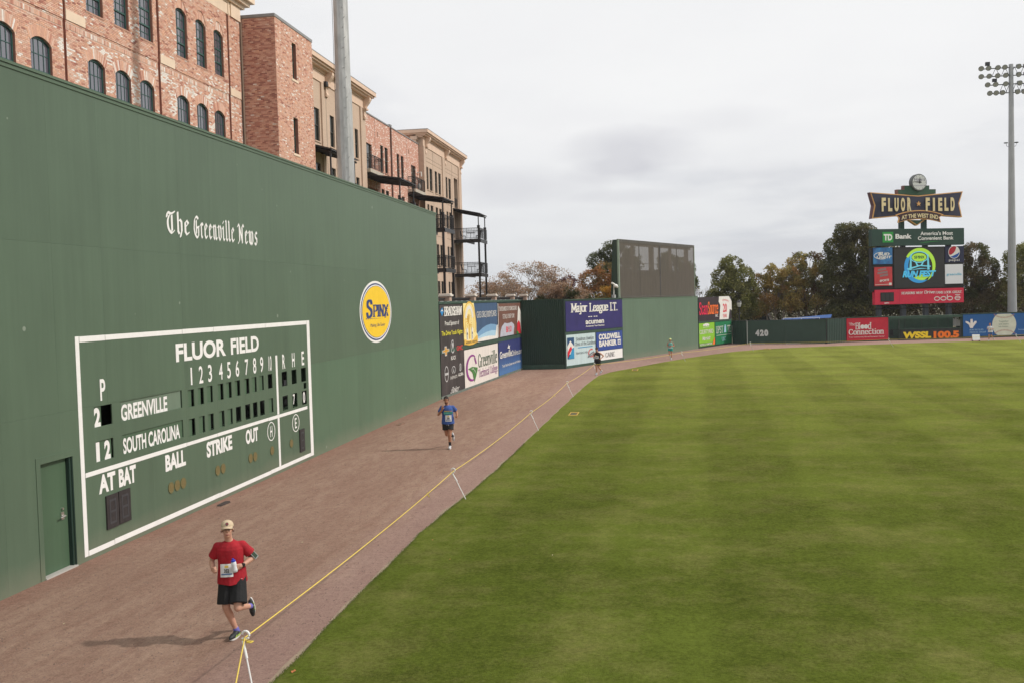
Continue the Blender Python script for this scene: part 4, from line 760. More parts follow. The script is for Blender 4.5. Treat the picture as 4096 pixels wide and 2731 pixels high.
for s_, a in (('4', .74), ('2', 1.15), ('0', 1.55)): text(s_, a, a+.37, .78, 1.32, mat('numeral_grey', (.58, .60, .60), .6, .03) if 'numeral_grey' not in bpy.data.materials else bpy.data.materials['numeral_grey'], F4, y=-.006, bold=.07)
mb = MB(); [mb.tube([(x_, .1, 2.2), (x_, .1, 2.36)], .02, 5) for x_ in (3.3, 4.9, 6.5)]; mb.tube([(3.3, .1, 2.36), (6.5, .1, 2.36)], .025, 6); mb.build('pipe_rail', WHITE, F4)
C3 = frame('ribbed_gate_fence', 'dark ribbed fence section between the 420 fence and the red banner', 'fence', (14.15, 91.5), (16.3, 93.6))
ribs(0, 3.0, 0, 2.22, 12, FENCEGREEN, C3); mb = MB(); mb.box(0, 3.02, -.02, .15, 2.223, 2.25); mb.build('top_trim', DKGREY, C3)
mb = MB(); mb.box(-.05, .0, -.1, .1, 0, 2.25); mb.build('gate_post', BLK, C3)
FR = frame('right_field_fence', 'dark green outfield fence carrying the banners on the right', 'fence', *PF)
mb = MB(); mb.box(0, 3.98, 0, .2, 0, 2.22); mb.box(5.05, 11.05, .02, .3, 0, 1.0); mb.box(11.08, 30, 0, .2, 0, 2.25); mb.build('fence_body', DKGREEN, FR)
mb = MB(); mb.box(0, 4.0, -.05, .25, 2.223, 2.27); mb.box(3.98, 11.06, -.08, 1.0, 2.0, 2.22); mb.box(11.06, 30, -.05, .25, 2.253, 2.30); mb.build('fence_cap', MIDGREEN, FR)
mb = MB(); mb.box(4.0, 11.05, 1.6, 1.66, 0, 2.0); mb.box(5.05, 11.0, -.03, .05, 1.003, 1.05); mb.build('dugout_back', MIDGREEN, FR)
mb = MB(); [mb.box(x_, x_+.08, .02, .12, 0, 2.0) for x_ in (4.0, 5.0, 10.95)]; [mb.box(x_, x_+.05, .9, .95, 0, 2.0) for x_ in (6.0, 7.6, 9.2, 10.2)]; mb.build('post', mat('dark_post', (.06, .08, .07), .6, .05), FR)
mb = MB()
for k in range(24): mb.tube([(4.06+.04*k, .06, .02), (4.06+.04*k, .06, 1.0)], .006, 3)
mb.box(4.02, 5.0, .04, .08, 1.0, 1.04); mb.box(4.3, 4.8, .5, .8, .4, .46); mb.box(4.3, 4.8, .75, .8, .46, .95); mb.build('bullpen_bench', BLK, FR)
o = banner('F', 0.0, 3.96, .12, 2.17, col('crimson_banner', 185, 35, 55, .65, .06), 'crimson red banner with white serif lettering on the low fence', amp=.006)
pen('The', .22, .80, 1.50, 1.74, OFFWHITE, o, wv=1.1, wh=.4, serif=.6, y=YB); pen('Bl', .82, 1.30, 1.15, 1.72, OFFWHITE, o, wv=1.4, wh=.5, serif=.7, y=YB); pen('d', 2.02, 2.36, 1.15, 1.72, OFFWHITE, o, wv=1.4, wh=.5, serif=.7, y=YB)
mb = MB(); [mb.flat(arc(1.50+.34*k, 1.36, .20, 0, 360, 18, .20)[:-1], YB-.003*k) for k in range(2)]; mb.build('drop_mark', OFFWHITE, o)
pen('Connection', .18, 3.55, .66, 1.14, OFFWHITE, o, wv=1.4, wh=.5, serif=.7, y=YB); text('Your Community Blood Donation Center', .2, 3.6, .38, .49, OFFWHITE, o, y=YB)
o = banner('F', 5.10, 11.0, .02, .96, mat('black_banner', (.02, .022, .022), .6, .1), 'black banner with yellow and orange radio lettering under the open fence bay', amp=.004)
text('WSSL', 5.32, 8.05, .20, .76, col('print_yellow', 235, 205, 45), o, y=YB, bold=.06, shear=.1); text('100.5', 8.3, 10.75, .16, .74, col('print_orange2', 235, 120, 35), o, y=YB, bold=.06)
BM = mat('medical_blue_banner', srgb(28, 88, 148), .65, .05, 1)
o = banner('F', 11.15, 22.0, .18, 2.20, BM, 'long blue banner with a big baseball print behind the white shirted runner', amp=.006)
mb = MB(); mb.flat([(11.82, .93), (12.10, .93), (12.12, 1.05), (12.46, 1.45), (12.42, 1.60), (12.25, 1.58), (12.10, 1.38), (12.07, 1.78), (11.86, 1.78), (11.84, 1.38), (11.65, 1.54), (11.40, 1.62), (11.38, 1.48), (11.7, 1.25)], YB); mb.build('sprout_mark', OFFWHITE, o)
text('BON SECOURS', 11.78, 13.1, .70, .84, W2, o, y=YB); text('MEDICAL GROUP', 11.78, 13.35, .47, .62, W2, o, y=YB)
bal = [p for p in arc(15.12, 1.18, 1.17, 0, 360, 44, 1.2)[:-1]]; bal = [(a, min(max(b, .20), 2.17)) for a, b in bal]
mb = MB(); mb.flat(bal, YB); mb.build('ball_print', mat('ball_leather', (.58, .62, .50), .7, .06, 1.5), o)
mb = MB(); A1 = arc(15.12, 2.62, 1.3, 220, 320, 16, .80); A2 = arc(15.12, -.30, 1.3, 40, 140, 16, .95)
for A_ in (A1, A2):
    for k in range(16):
        p, q = A_[k], A_[k+1]; mb.flat([(p[0], p[1]), (q[0], q[1]), (q[0], q[1]+.03), (p[0], p[1]+.03)], YB-.005)
        mb.flat([(p[0]+.03, p[1]-.06), (p[0]+.06, p[1]-.06), (p[0]+.04, p[1]+.1), (p[0], p[1]+.1)], YB-.007)
mb.build('seam_stitching', mat('stitch_rose', (.42, .22, .16), .7, 0), o)
for k, s_ in enumerate(('Together', 'we make', 'life better')): text(s_, 14.58, 15.55, 1.42-.25*k, 1.56-.25*k, mat('ball_text_green', (.08, .16, .10), .7, 0) if 'ball_text_green' not in bpy.data.materials else bpy.data.materials['ball_text_green'], o, y=YB-.006)
text('bonsecours.com', 16.5, 18.3, .62, .74, W2, o, y=YB)
# ================================================================ BRICK BUILDINGS
_bm = {}
def brick_mesh(col_, L_):
    key = (col_, L_)
    if key not in _bm:
        mb = MB(); mb.box(0, L_, -.013, .02, 0, .057); me = mb.mesh('brick', BRICK)
        a = me.attributes.new('tint', 'FLOAT_COLOR', 'FACE'); a.data.foreach_set('color', np.tile(np.array([*PAL_ALL[col_], 1.0], dtype=np.float32), len(me.polygons))); _bm[key] = me
    return _bm[key]
PAL_ALL = [(0.627, 0.352, 0.254), (0.675, 0.408, 0.302), (0.5, 0.225, 0.165), (0.707, 0.465, 0.358), (0.651, 0.368, 0.266), (0.707, 0.408, 0.278), (0.611, 0.336, 0.254), (0.8, 0.74, 0.68), (0.36, 0.15, 0.115), (0.675, 0.473, 0.378)]
def course_spans(u0, u1, z, holes):
    sp = [(u0, u1)]
    for h in holes:
        if len(h) == 4: a, b = (h[0], h[1]) if h[2] < z < h[3] else (0, 0)
        else:
            a, b = h[0], h[1]
            if not (h[2] < z < h[3]+h[4]): a = b = 0
            elif z > h[3]: w = (h[1]-h[0])/2*math.sqrt(max(0, 1-(z-h[3])/h[4])); m_ = (h[0]+h[1])/2; a, b = m_-w, m_+w
        if b > a: sp = [q for s in sp for q in ((s[0], min(s[1], a)), (max(s[0], b), s[1])) if q[1]-q[0] > .03]
    return sp
def brick_field(parent, u0, u1, z0, z1, holes, weights, white=None, loc=(0, 0, 0), rz=0.0, singles=0, near=None, step=None, seed=1):
    r_ = random.Random(seed); B = []; z = z0; k = 0
    cum = np.cumsum(weights); cum = cum/cum[-1]
    while z+.057 <= z1+.03:
        for a, b in course_spans(u0, u1, z+.03, holes):
            off = (k % 2)*.1015; i = math.floor((a-u0-off)/.203); 
            while True:
                s = max(a, u0+off+i*.203); e_ = min(b, u0+off+(i+1)*.203-.010); i += 1
                if s >= b-.02: break
                if e_-s < .03: continue
                ci = int(np.searchsorted(cum, r_.random()))
                if white and r_.random() < white((s+e_)/2, z): ci = 7
                B.append((s, z, e_-s, ci, -(step(z) if step else 0)+r_.uniform(-.003, .003)))
        z += .0677; k += 1
    pick = set()
    if singles:
        order = sorted(range(len(B)), key=lambda q: near(B[q])); order = [q for q in order if abs(B[q][2]-.193) < .002][:singles]; pick = set(order)
    base = Matrix.Rotation(rz, 4, 'Z')
    for q in pick:
        s, z, w, ci, y = B[q]; o = link('brick', brick_mesh(ci, .193), parent); p = base @ Vector((s, y, z)); o.location = (loc[0]+p.x, loc[1]+p.y, loc[2]+p.z); o.rotation_euler = (0, 0, rz)
    A = np.array([B[q] for q in range(len(B)) if q not in pick]); n = len(A)
    s, zz, w, ci, yy = A.T; V = np.empty((n, 8, 3), dtype=np.float32)
    for j, (fx, fy, fz) in enumerate(((0, 0, 0), (1, 0, 0), (1, 1, 0), (0, 1, 0), (0, 0, 1), (1, 0, 1), (1, 1, 1), (0, 1, 1))):
        V[:, j, 0] = s+fx*w; V[:, j, 1] = yy-.013+fy*.03; V[:, j, 2] = zz+fz*.057
    F = np.array([(0, 1, 5, 4), (1, 2, 6, 5), (3, 0, 4, 7), (4, 5, 6, 7), (0, 3, 2, 1)]); F = (F[None]+8*np.arange(n)[:, None, None]).reshape(-1, 4)
    me = bpy.data.meshes.new('brickwork'); me.from_pydata(V.reshape(-1, 3).tolist(), [], F.tolist()); me.materials.append(BRICK)
    pal = np.array(PAL_ALL, dtype=np.float32); jit = 1+np.random.default_rng(seed).uniform(-.07, .07, n)
    C = np.ones((n, 5, 4), dtype=np.float32); C[:, :, :3] = (pal[ci.astype(int)]*jit[:, None])[:, None, :]
    a = me.attributes.new('tint', 'FLOAT_COLOR', 'FACE'); a.data.foreach_set('color', C.reshape(-1)); o = link('brickwork', me, parent, 'stuff'); o.location = loc; o.rotation_euler = (0, 0, rz); return o
RJ = mat('shaded_brick_reveal', (.34, .15, .105), .9, .12, 6)  # brick red darkened to carry the shade on reveals and joint sides

XM, XT = -22.30, -20.37
BB = thing('brick_mill_building', 'large red brick building with arched green windows rising behind the tall green wall', 'building', (XM, 0, 0), R(90))
low = [(28.6, 1.2), (30.46, 1.2), (32.49, 1.24), (35.95, 1.2), (37.87, 1.19), (39.76, 1.2), (42.97, 1.19), (44.88, 1.18), (46.74, 1.18)]
upp = [(35.95, 1.18), (37.9, 1.1), (39.84, 1.14), (43.03, 1.06), (44.96, 1.05), (46.85, 1.05)]
holesW = [(c-w/2, c+w/2, 12.0, 14.50, .24) for c, w in low] + [(c-w/2, c+w/2, 16.50, 18.60, .20) for c, w in upp]
chan = [(33.84, 34.02), (40.74, 40.96), (47.84, 48.06)]
stone_blocks = [(34.03, 35.28), (40.97, 42.27), (48.07, 49.30)]
hB = [(h[0]-.10, h[1]+.10, h[3], h[3], h[4]+.46) for h in holesW]
brH = holesW + hB + [(a, b, 11.5, 30) for a, b in chan] + [(a, b, 15.79, 16.19) for a, b in stone_blocks] + [(28, 49.5, 15.47, 15.72)]
def patch(u, z):
    v = noise.noise((u*.55, z*1.1, 2.0)); base = .02
    if 13.5 < z < 15.6 and u > 33.5: return base+max(0, min(.62, (v+.18)*1.5))
    if u > 33.5: return base+max(0, (v-.15)*.5)
    return base*.6
brick_field(BB, 29.0, 49.38, 12.6, 20.0, brH, [5, 5, 3, 5, 4, 4, 3, .15, 1, 3], white=patch, singles=300, near=lambda b: (b[0]-31.0)**2*.3+(b[1]-16.3)**2*1.2, step=lambda z: .03 if z > 15.72 else 0, seed=3)
MW = MB()      # the wall body behind the brick faces
for c in cells(28.0, 49.40, 0.0, 20.0, [(a, b, 0, 25) for a, b in chan] + [(h[0], h[1], h[2], h[3]+h[4]) for h in holesW]): MW.box(c[0], c[1], 0, .32, c[2], c[3])
for h in holesW:                                   # segmental heads
    m_ = (h[0]+h[1])/2; hw = (h[1]-h[0])/2
    for s in (-1, 1): MW.prism([(m_+s*hw, h[3]), (m_+s*hw, h[3]+h[4]), (m_, h[3]+h[4])]+[(m_+s*hw*math.sin(R(a)), h[3]+h[4]*math.cos(R(a))) for a in range(10, 85, 12)], 0, .32)
MW.build('wall', MORTAR, BB)
mb = MB(); mb.box(28, 49.4, .45, 1.0, 0, 20.6); mb.build('wall_core', mat('dark_interior', (.02, .02, .022), .9, 0), BB)
for a, b in chan: mb = MB(); mb.box(a-.05, b+.05, .075, .30, 12, 19.9); mb.box(b-.010, b-.001, -.012, .075, 12, 19.9); mb.build('recessed_joint', RJ, BB)
# soldier course below the first floor band
mb = MB(); u_ = 29.0; tint = []; 
PALW = [0, 1, 3, 4, 5, 2, 3, 9]
while u_ < 49.35:
    if not any(a-.07 < u_ < b for a, b in chan): mb.box(u_, u_+.058, -.016, .02, 15.475, 15.665); ci = 7 if random.random() < patch(u_, 15.2)*.5 else random.choice(PALW); tint += [PAL_ALL[ci]]*6
    u_ += .0677
def tinted(mb, name, tint, parent, kind=None):
    o = mb.build(name, BRICK, parent, kind=kind); a = o.data.attributes.new('tint', 'FLOAT_COLOR', 'FACE'); a.data.foreach_set('color', np.array([[*t, 1.0] for t in tint], dtype=np.float32).reshape(-1)); return o
tinted(mb, 'soldier_course', tint, BB, 'stuff')
mb = MB(); tint = []
for h in holesW:                                   # arch bricks, set on edge
    m_ = (h[0]+h[1])/2; hw = (h[1]-h[0])/2; n_ = 19; Rr = (hw*hw+h[4]*h[4])/(2*h[4]); zc_ = h[3]+h[4]-Rr; amax = math.asin(hw/Rr)
    for i in range(n_):
        a0 = -amax+2*amax*i/n_+.004; a1 = -amax+2*amax*(i+1)/n_-.004
        P = [(m_+Rr*math.sin(a0), zc_+Rr*math.cos(a0)), (m_+Rr*math.sin(a1), zc_+Rr*math.cos(a1)), (m_+(Rr+.40)*math.sin(a1*.90), zc_+(Rr+.40)*math.cos(a1*.90)), (m_+(Rr+.40)*math.sin(a0*.90), zc_+(Rr+.40)*math.cos(a0*.90))]
        mb.prism(P, -.016, .30); ci = 7 if random.random() < patch(m_, h[3]+.2)*.35 else random.choice(PALW); tint += [PAL_ALL[ci]]*6
tinted(mb, 'window_arch', tint, BB, 'stuff')
mb = MB()
for h in holesW:                                   # spandrel fill between arch extrados and field
    mb.box(h[0]-.13, h[1]+.13, .0, .012, h[3]-.0, h[3]+h[4]+.5)
# reveals
for h in holesW:
    for a_ in (h[0], h[1]-.012): mb = MB(); mb.box(a_, a_+.012, -.010, .13, h[2], h[3]); mb.build('window_reveal', RJ, BB)
for a, b in stone_blocks: mb = MB(); mb.box(a+.003, b-.003, -.045, .02, 15.795, 16.185); mb.build('stone_block', STONE, BB)
def window(parent, x0, x1, z0, z1, rise, tiers, cols, fr=FRAME, gl=GLASS, y=.13, sill=None, fw=.06, name='window', panes=True, mun=.013):
    mb = MB(); c = (x0+x1)/2
    mb.box(x0, x0+fw, y-.05, y+.03, z0, z1); mb.box(x1-fw, x1, y-.05, y+.03, z0, z1); mb.box(x0+fw, x1-fw, y-.05, y+.03, z0, z0+fw)
    if rise:
        A_ = [(c+(x1-x0)/2*math.cos(R(a)), z1+rise*math.sin(R(a))) for a in range(0, 181, 12)]; I_ = [(c+((x1-x0)/2-fw)*math.cos(R(a)), z1-.03+(rise-.05)*math.sin(R(a))) for a in range(0, 181, 12)]
        for k in range(15): mb.prism([A_[k], A_[k+1], I_[k+1], I_[k]], y-.05, y+.03)
    else: mb.box(x0+fw, x1-fw, y-.05, y+.03, z1-fw, z1)
    for zt in tiers: mb.box(x0+fw, x1-fw, y-.045, y+.02, zt-.035, zt+.035)
    w = mb.build(name, fr, parent)
    lv = [z0+fw]+sorted(tiers)+[z1+rise-.03 if rise else z1-fw]
    mm = MB()
    for i, (a, b) in enumerate(zip(lv, lv[1:])):
        a_ = a+(.035 if i else 0); b_ = b-(.035 if i < len(lv)-2 else 0); yy = y-.012+(.018 if i == 0 and len(lv) > 2 else 0)
        if cols > 1 and panes:
            r_ = 2 if (b_-a_) > .45 else 1
            for k in range(1, cols): xx = x0+fw+(x1-x0-2*fw)*k/cols; mm.box(xx-mun, xx+mun, yy-.018, yy-.001, a_, b_)
            for k in range(1, r_): zz = a_+(b_-a_)*k/r_; mm.box(x0+fw, x1-fw, yy-.019, yy-.002, zz-mun, zz+mun)
            for k in range(cols):
                for j in range(r_):
                    xa = x0+fw+(x1-x0-2*fw)*k/cols; xb = x0+fw+(x1-x0-2*fw)*(k+1)/cols; za = a_+(b_-a_)*j/r_; zb = a_+(b_-a_)*(j+1)/r_; tl = random.uniform(-.002, .002)
                    p = MB(); p.add([(xa, yy+tl, za), (xb, yy-tl, za), (xb, yy-tl, zb), (xa, yy+tl, zb)], [(0, 1, 2, 3)]); p.build('pane', gl, w)
        else: p = MB(); p.add([(x0+fw, yy, a_), (x1-fw, yy, a_), (x1-fw, yy, b_), (x0+fw, yy, b_)], [(0, 1, 2, 3)]); p.build('pane', gl, w)
    if mm.v: mm.build('muntin', fr, w)
    if sill is not None: s_ = MB(); s_.box(x0-.08, x1+.08, -.06, y-.02, z0-.075, z0-.002); s_.build('sill', sill, w)
    return w
SILL = mat('brick_sill', (.46, .26, .19), .9, .12, 8)
for c, w in low: window(BB, c-w/2+.01, c+w/2-.01, 12.42, 14.50, .23, [13.50], 4)
for c, w in upp: window(BB, c-w/2+.01, c+w/2-.01, 16.51, 18.60, .19, [17.20, 17.88], 3, sill=SILL)
# cream cornice
mb = MB(); mb.box(28, 49.42, -.05, .3, 19.93, 20.62)
mb.build('frieze', STONE, BB)
mb = MB(); mb.box(28, 49.75, -.22, .3, 20.623, 20.80); mb.box(28, 50.0, -.42, .3, 20.803, 21.0); mb.box(28, 50.2, -.62, .3, 21.003, 21.28); mb.box(28, 48.1, -.085, -.052, 20.52, 20.62); mb.box(48.02, 48.1, -.085, -.052, 19.96, 20.52)
mb.box(48.3, 49.42, -.11, -.052, 19.9, 20.62); mb.build('cornice', STONE, BB)
mb = MB(); mb.box(28, 50.2, -.62, 8, 21.283, 21.32); mb.box(28, 49.4, .32, 9, 19.9, 21.28); mb.build('roof', COPING, BB)

# ---- brick stair tower
TW = thing('brick_stair_tower', 'tall plain brick tower block with two narrow slot windows between building wings', 'building', (XT, 49.6, 0), 0)
slots = [(2.32, 2.93, 17.36, 19.40), (2.18, 2.84, 13.22, 15.22)]
twW = [4, 4, 3, 5, 4, 4, 3, .6, 1, 3]
brick_field(TW, 0.0, 5.45, 12.4, 20.14, slots, twW, rz=R(90), seed=5, white=lambda u, z: max(0, noise.noise((u*1.3, z*1.6, 7))*.18))
# side face towards the camera, brick mix darkened for its shade: local x from -1.93 to 0
brick_field(TW, -1.93, 0.0, 12.4, 20.14, [], [2.5, .6, 6, .3, 2, .3, 4, .15, 2.5, .6], singles=300, near=lambda b: -b[1], seed=6)
mb = MB()
for c in cells(0, 5.45, 0, 20.14, slots): mb.add([(-c_[1], c_[0], c_[2]) for c_ in [(c[0], 0, c[2]), (c[1], 0, c[2]), (c[1], .32, c[2]), (c[0], .32, c[2]), (c[0], 0, c[3]), (c[1], 0, c[3]), (c[1], .32, c[3]), (c[0], .32, c[3])]], [(0, 3, 2, 1), (4, 5, 6, 7), (0, 1, 5, 4), (1, 2, 6, 5), (2, 3, 7, 6), (3, 0, 4, 7)])
mb.box(-1.93, -.33, 0, .3, 0, 20.14); mb.box(-6, -.5, .3, 5.4, 0, 20.1); mb.box(-6, -.33, 5.1, 5.45, 0, 20.1); mb.build('wall', MORTAR_D, TW)
for i, s in enumerate(slots):
    f = thing('window', '', '', (0, 0, 0)); del f['label'], f['category']; f.parent = TW; f.rotation_euler = (0, 0, R(90))
    mb = MB(); x0, x1, z0, z1 = s; y = .16; mb.box(x0, x0+.05, y, y+.06, z0, z1); mb.box(x1-.05, x1, y, y+.06, z0, z1); mb.box(x0+.05, x1-.05, y, y+.06, z0, z0+.05); mb.box(x0+.05, x1-.05, y, y+.06, z1-.05, z1); mz = (z0+z1)/2; mb.box(x0+.05, x1-.05, y-.02, y+.06, mz-.035, mz+.035)
    mb.build('frame', FRAME, f)
    for a, b in ((z0+.05, mz-.035), (mz+.035, z1-.05)): mb = MB(); mb.add([(x0+.05, y+.03, a), (x1-.05, y+.03, a), (x1-.05, y+.03, b), (x0+.05, y+.03, b)], [(0, 1, 2, 3)]); mb.build('pane', GLASS2, f)
    mb = MB(); mb.box(x0-.18, x1+.15, -.05, .15, z0-.13, z0-.003); mb.build('sill', STONE, f)
    mb = MB(); mb.box(x1-.012, x1, -.01, .16, z0, z1); mb.box(x0, x0+.01, -.01, .16, z0, z1); mb.build('reveal', RJ, f)
mb = MB(); mb.box(-1.93, .04, -.06, .30, 20.143, 20.30); mb.box(-.3, .04, .30, 5.50, 20.143, 20.30); mb.box(-6, -.3, .30, 5.5, 20.12, 20.28); mb.build('coping', COPING, TW)
mb = MB(); mb.tube([(-1.87, -.06, 12), (-1.87, -.06, 19.9)], .05, 8); mb.build('downspout', TANDARK, TW)

# ---- tan and brick wings further along
def wing(name, label, x, y0, y1, ztop, m, holes, depth=8, loggia=None):
    t = thing(name, label, 'building', (x, 0, 0), R(90)); mb = MB(); hs = [h[:4] for h in holes]
    for c in cells(y0, y1, 0, ztop, hs + ([loggia] if loggia else [])): mb.box(c[0], c[1], 0, .3, c[2], c[3])
    mb.build('wall', m, t); mb = MB(); e_ = loggia[1] if loggia else y1
    if loggia: mb.box(y0, loggia[0], .305, depth, 0, ztop-.01); mb.box(loggia[0], y1, 2.0, depth, 0, ztop-.01); mb.box(loggia[1], y1, .305, 2.0, 0, ztop-.01)
    else: mb.box(y0, y1, .305, depth, 0, ztop-.01)
    mb.build('wall_core', m, t); return t
def win_simple(t, x0, x1, z0, z1, tall=True, sill=TANDARK): return window(t, x0+.003, x1-.003, z0, z1, 0, [(z0+z1)/2], 1, fr=FRAME2, gl=GLASS2, y=.14, sill=sill, fw=.055)
def bracket(t, u, z0, z1, d, w=.42, name='bracket'):
    mb = MB(); P = [(-.02, z0), (-.12, z0), (-.16, z0+.12), (-.10, z0+.30), (-.14, z0+(z1-z0)*.45), (-.26, z0+(z1-z0)*.62), (-.46, z0+(z1-z0)*.78), (-d, z1-.16), (-d, z1), (-.02, z1)]
    mb.prism_x(P, u-w/2, u+w/2); mb.box(u-w/2-.05, u+w/2+.05, -.30, -.02, z0+(z1-z0)*.42, z0+(z1-z0)*.50); return mb.build(name, TANSTUC, t)
def cornice(t, y0, y1, z, d=.67, left=True):
    mb = MB(); a = y0-(d if left else 0); b = y1+d
    mb.box(a, b, -d, .5, z-.30, z-.03); mb.box(a+.12, b-.12, -d+.12, .5, z-.42, z-.303); mb.box(a+.22, b-.22, -d+.28, .5, z-.55, z-.423); mb.box(a+.35, b-.35, -.12, .5, z-.68, z-.553)
    if left: mb.box(a, a+d+.3, .5, 8, z-.30, z-.03); mb.box(a+.12, a+d, .5, 8, z-.42, z-.303)
    mb.build('cornice', TANSTUC, t); mb = MB(); mb.box(a-.01, b+.01, -d-.01, 8, z-.03, z+.02); mb.build('roof_edge', COPING, t)
floors = [(15.02, 17.08), (11.60, 13.68), (8.18, 10.20), (4.72, 6.70), (1.3, 3.3)]
tw_ = [(58.15, 59.1), (61.0, 61.85), (62.35, 63.2), (66.1, 66.85)]
wl = [(a, b, z0, z1) for a, b in tw_ for z0, z1 in floors]
T1 = wing('tan_building_wing', 'tan brick wing with deep bracketed cornice just right of the stair tower', -21.5, 55.06, 68.68, 20.1, TANBRICK, wl)
for h in wl:
    if h[2] > 8: win_simple(T1, *h)
mb = MB(); mb.box(55.1, 68.7, -.06, -.001, 18.84, 19.55); mb.build('frieze_band', TANSTUC, T1)
cornice(T1, 55.1, 68.68, 20.13, left=False)
for u in (60.4, 68.3): bracket(T1, u, 18.1, 19.6, .55)
mb = MB(); [mb.box(a, a+.42, -.10, -.001, 2, 18.8) for a in (59.35, 67.3)]; mb.build('pilaster', TANBRICK, T1)
mb = MB(); [mb.box(a, a+.04, -.003, .0, 2, 18.8) for a in (60.35, 64.6)]; mb.box(59.9, 60.2, -.25, -.05, 18.7, 19.0); mb.build('wall_light', BLK, T1)

w2 = [(69.96, 71.32), (73.54, 74.36), (74.72, 75.61), (78.19, 78.98), (79.44, 80.3), (82.71, 84.25)]
hl = [(73.54, 74.36, *f_) for f_ in floors]+[(74.72, 75.61, *f_) for f_ in floors]+[(78.19, 78.98, *f_) for f_ in floors]+[(79.44, 80.3, *f_) for f_ in floors]+[(69.96, 71.32, 14.72, 16.72), (82.71, 84.25, 14.55, 16.76), (69.5, 72.6, 11.3, 13.5), (81.9, 84.9, 11.3, 13.5)]
B2 = wing('red_brick_wing', 'mottled red brick wing with two small balconies between the two tan wings', -21.9, 68.5, 85.6, 18.9, REDBRICK, hl)
for h in hl:
    if h[0] in (69.5, 81.9): continue
    if h[2] > 8: win_simple(B2, *h, sill=SILL if h[0] not in (69.96, 82.71) else None)
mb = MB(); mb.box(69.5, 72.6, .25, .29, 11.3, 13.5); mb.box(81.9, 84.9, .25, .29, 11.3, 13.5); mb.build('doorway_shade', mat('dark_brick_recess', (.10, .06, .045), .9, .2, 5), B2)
mb = MB(); mb.box(68.5, 76.2, -.05, .4, 18.903, 19.0); mb.box(76.2, 76.7, -.09, .4, 19.0, 19.12); mb.box(76.7, 85.6, -.05, .4, 18.903, 18.98); mb.build('coping', COPING, B2)
mb = MB(); mb.tube([(76.42, -.07, 2), (76.42, -.07, 18.9)], .075, 8); mb.build('downspout', mat('brown_downspout', (.14, .075, .055), .6, .1), B2)
mb = MB(); [mb.box(a, a+.05, -.004, .0, 2, 18.8) for a in (72.15, 81.3)]; mb.build('expansion_joint', mat('dark_joint', (.10, .06, .05), .9, 0), B2)  # thin dark strips mark the expansion joints
mb = MB(); [mb.box(a, a+.25, -.02, 0, 17.6, 17.95) for a in (72.8, 81.9)]; mb.build('wall_vent', mat('vent_brown', (.35, .2, .14), .8, .1), B2)
mb = MB(); mb.box(84.75, 84.95, -.35, -.0, 16.3, 16.38); mb.tube([(84.85, -.35, 16.35), (84.85, -.35, 15.95)], .06, 8); mb.build('wall_lamp', OFFWHITE, B2)
def railing(parent, pts, z, h=1.05, step=.14, name='railing'):
    mb = MB()
    for a, b in zip(pts, pts[1:]):
        A_, B_ = Vector((*a, 0)), Vector((*b, 0)); L_ = (B_-A_).length; n = max(1, int(L_/step))
        mb.tube([(a[0], a[1], z+h), (b[0], b[1], z+h)], .032, 4); mb.tube([(a[0], a[1], z+.1), (b[0], b[1], z+.1)], .022, 4); mb.tube([(a[0], a[1], z+h-.13), (b[0], b[1], z+h-.13)], .018, 4)
        for i in range(n+1): p = A_+(B_-A_)*i/n; mb.tube([(p.x, p.y, z+.1), (p.x, p.y, z+h)], .026 if i % 8 == 0 else .011, 4, cap=False)
    return mb.build(name, BLK, parent)
SLAB = mat('balcony_slab', (.46, .41, .34), .85, .1, 2)
for u0, u1, z0 in ((68.75, 72.0, 14.62), (81.5, 85.1, 14.52)):
    mb = MB(); mb.box(u0, u1, -.65, .0, z0-.26, z0); b_ = mb.build('balcony', SLAB, B2); railing(b_, [(u0+.05, -.02), (u0+.05, -.60), (u1-.05, -.60), (u1-.05, -.02)], z0, 1.05)
    if u0 > 80: mb = MB(); mb.ell((u0+2.4, -.35, z0+.45), (.16, .16, .3)); mb.build('potted_plant', OFFWHITE, b_)
w3 = [(86.58, 87.33), (87.74, 88.84), (89.79, 90.77), (91.21, 92.27), (94.34, 95.15), (95.55, 96.65)]
hl3 = [(a, b, z0, z1) for a, b in w3 for z0, z1 in floors]
T2 = wing('end_tan_wing', 'tan brick end wing with bracketed cornice and steel balconies at its far corner', -21.5, 85.44, 101.45, 19.9, TANBRICK, hl3, loggia=(98.1, 99.9, 0.0, 17.42))
for h in hl3:
    if h[2] > 4: win_simple(T2, *h)
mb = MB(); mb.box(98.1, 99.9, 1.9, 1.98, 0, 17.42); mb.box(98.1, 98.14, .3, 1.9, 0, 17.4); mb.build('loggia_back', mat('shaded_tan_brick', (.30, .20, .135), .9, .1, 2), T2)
for z0 in (14.35, 10.9, 7.4, 3.9): mb = MB(); mb.box(98.1, 99.9, .02, 1.9, z0-.25, z0); lf = mb.build('loggia_floor', SLAB, T2)
railing(T2, [(98.15, .1), (99.85, .1)], 14.35)
mb = MB(); [mb.box(a, b, -.06, -.001, 18.80, 19.52) for a, b in ((85.44, 101.45),)]; mb.build('frieze_band', TANSTUC, T2)
cornice(T2, 85.44, 101.45, 20.17)
for u in (86.3, 94.1, 101.2): bracket(T2, u, 18.15, 19.62, .55)
for y_ in (.5, 3.6): mb = MB(); mb.box(85.0, 85.43, y_, y_+.4, 18.5, 19.6); mb.box(84.95, 85.43, y_-.1, y_+.5, 19.3, 19.6); mb.build('bracket', TANSTUC, T2)
mb = MB(); [mb.box(a, b, -.09, -.001, 0, 18.79) for a, b in ((85.44, 86.2), (92.8, 93.9), (100.2, 101.45))]; mb.build('pilaster', TANBRICK, T2)
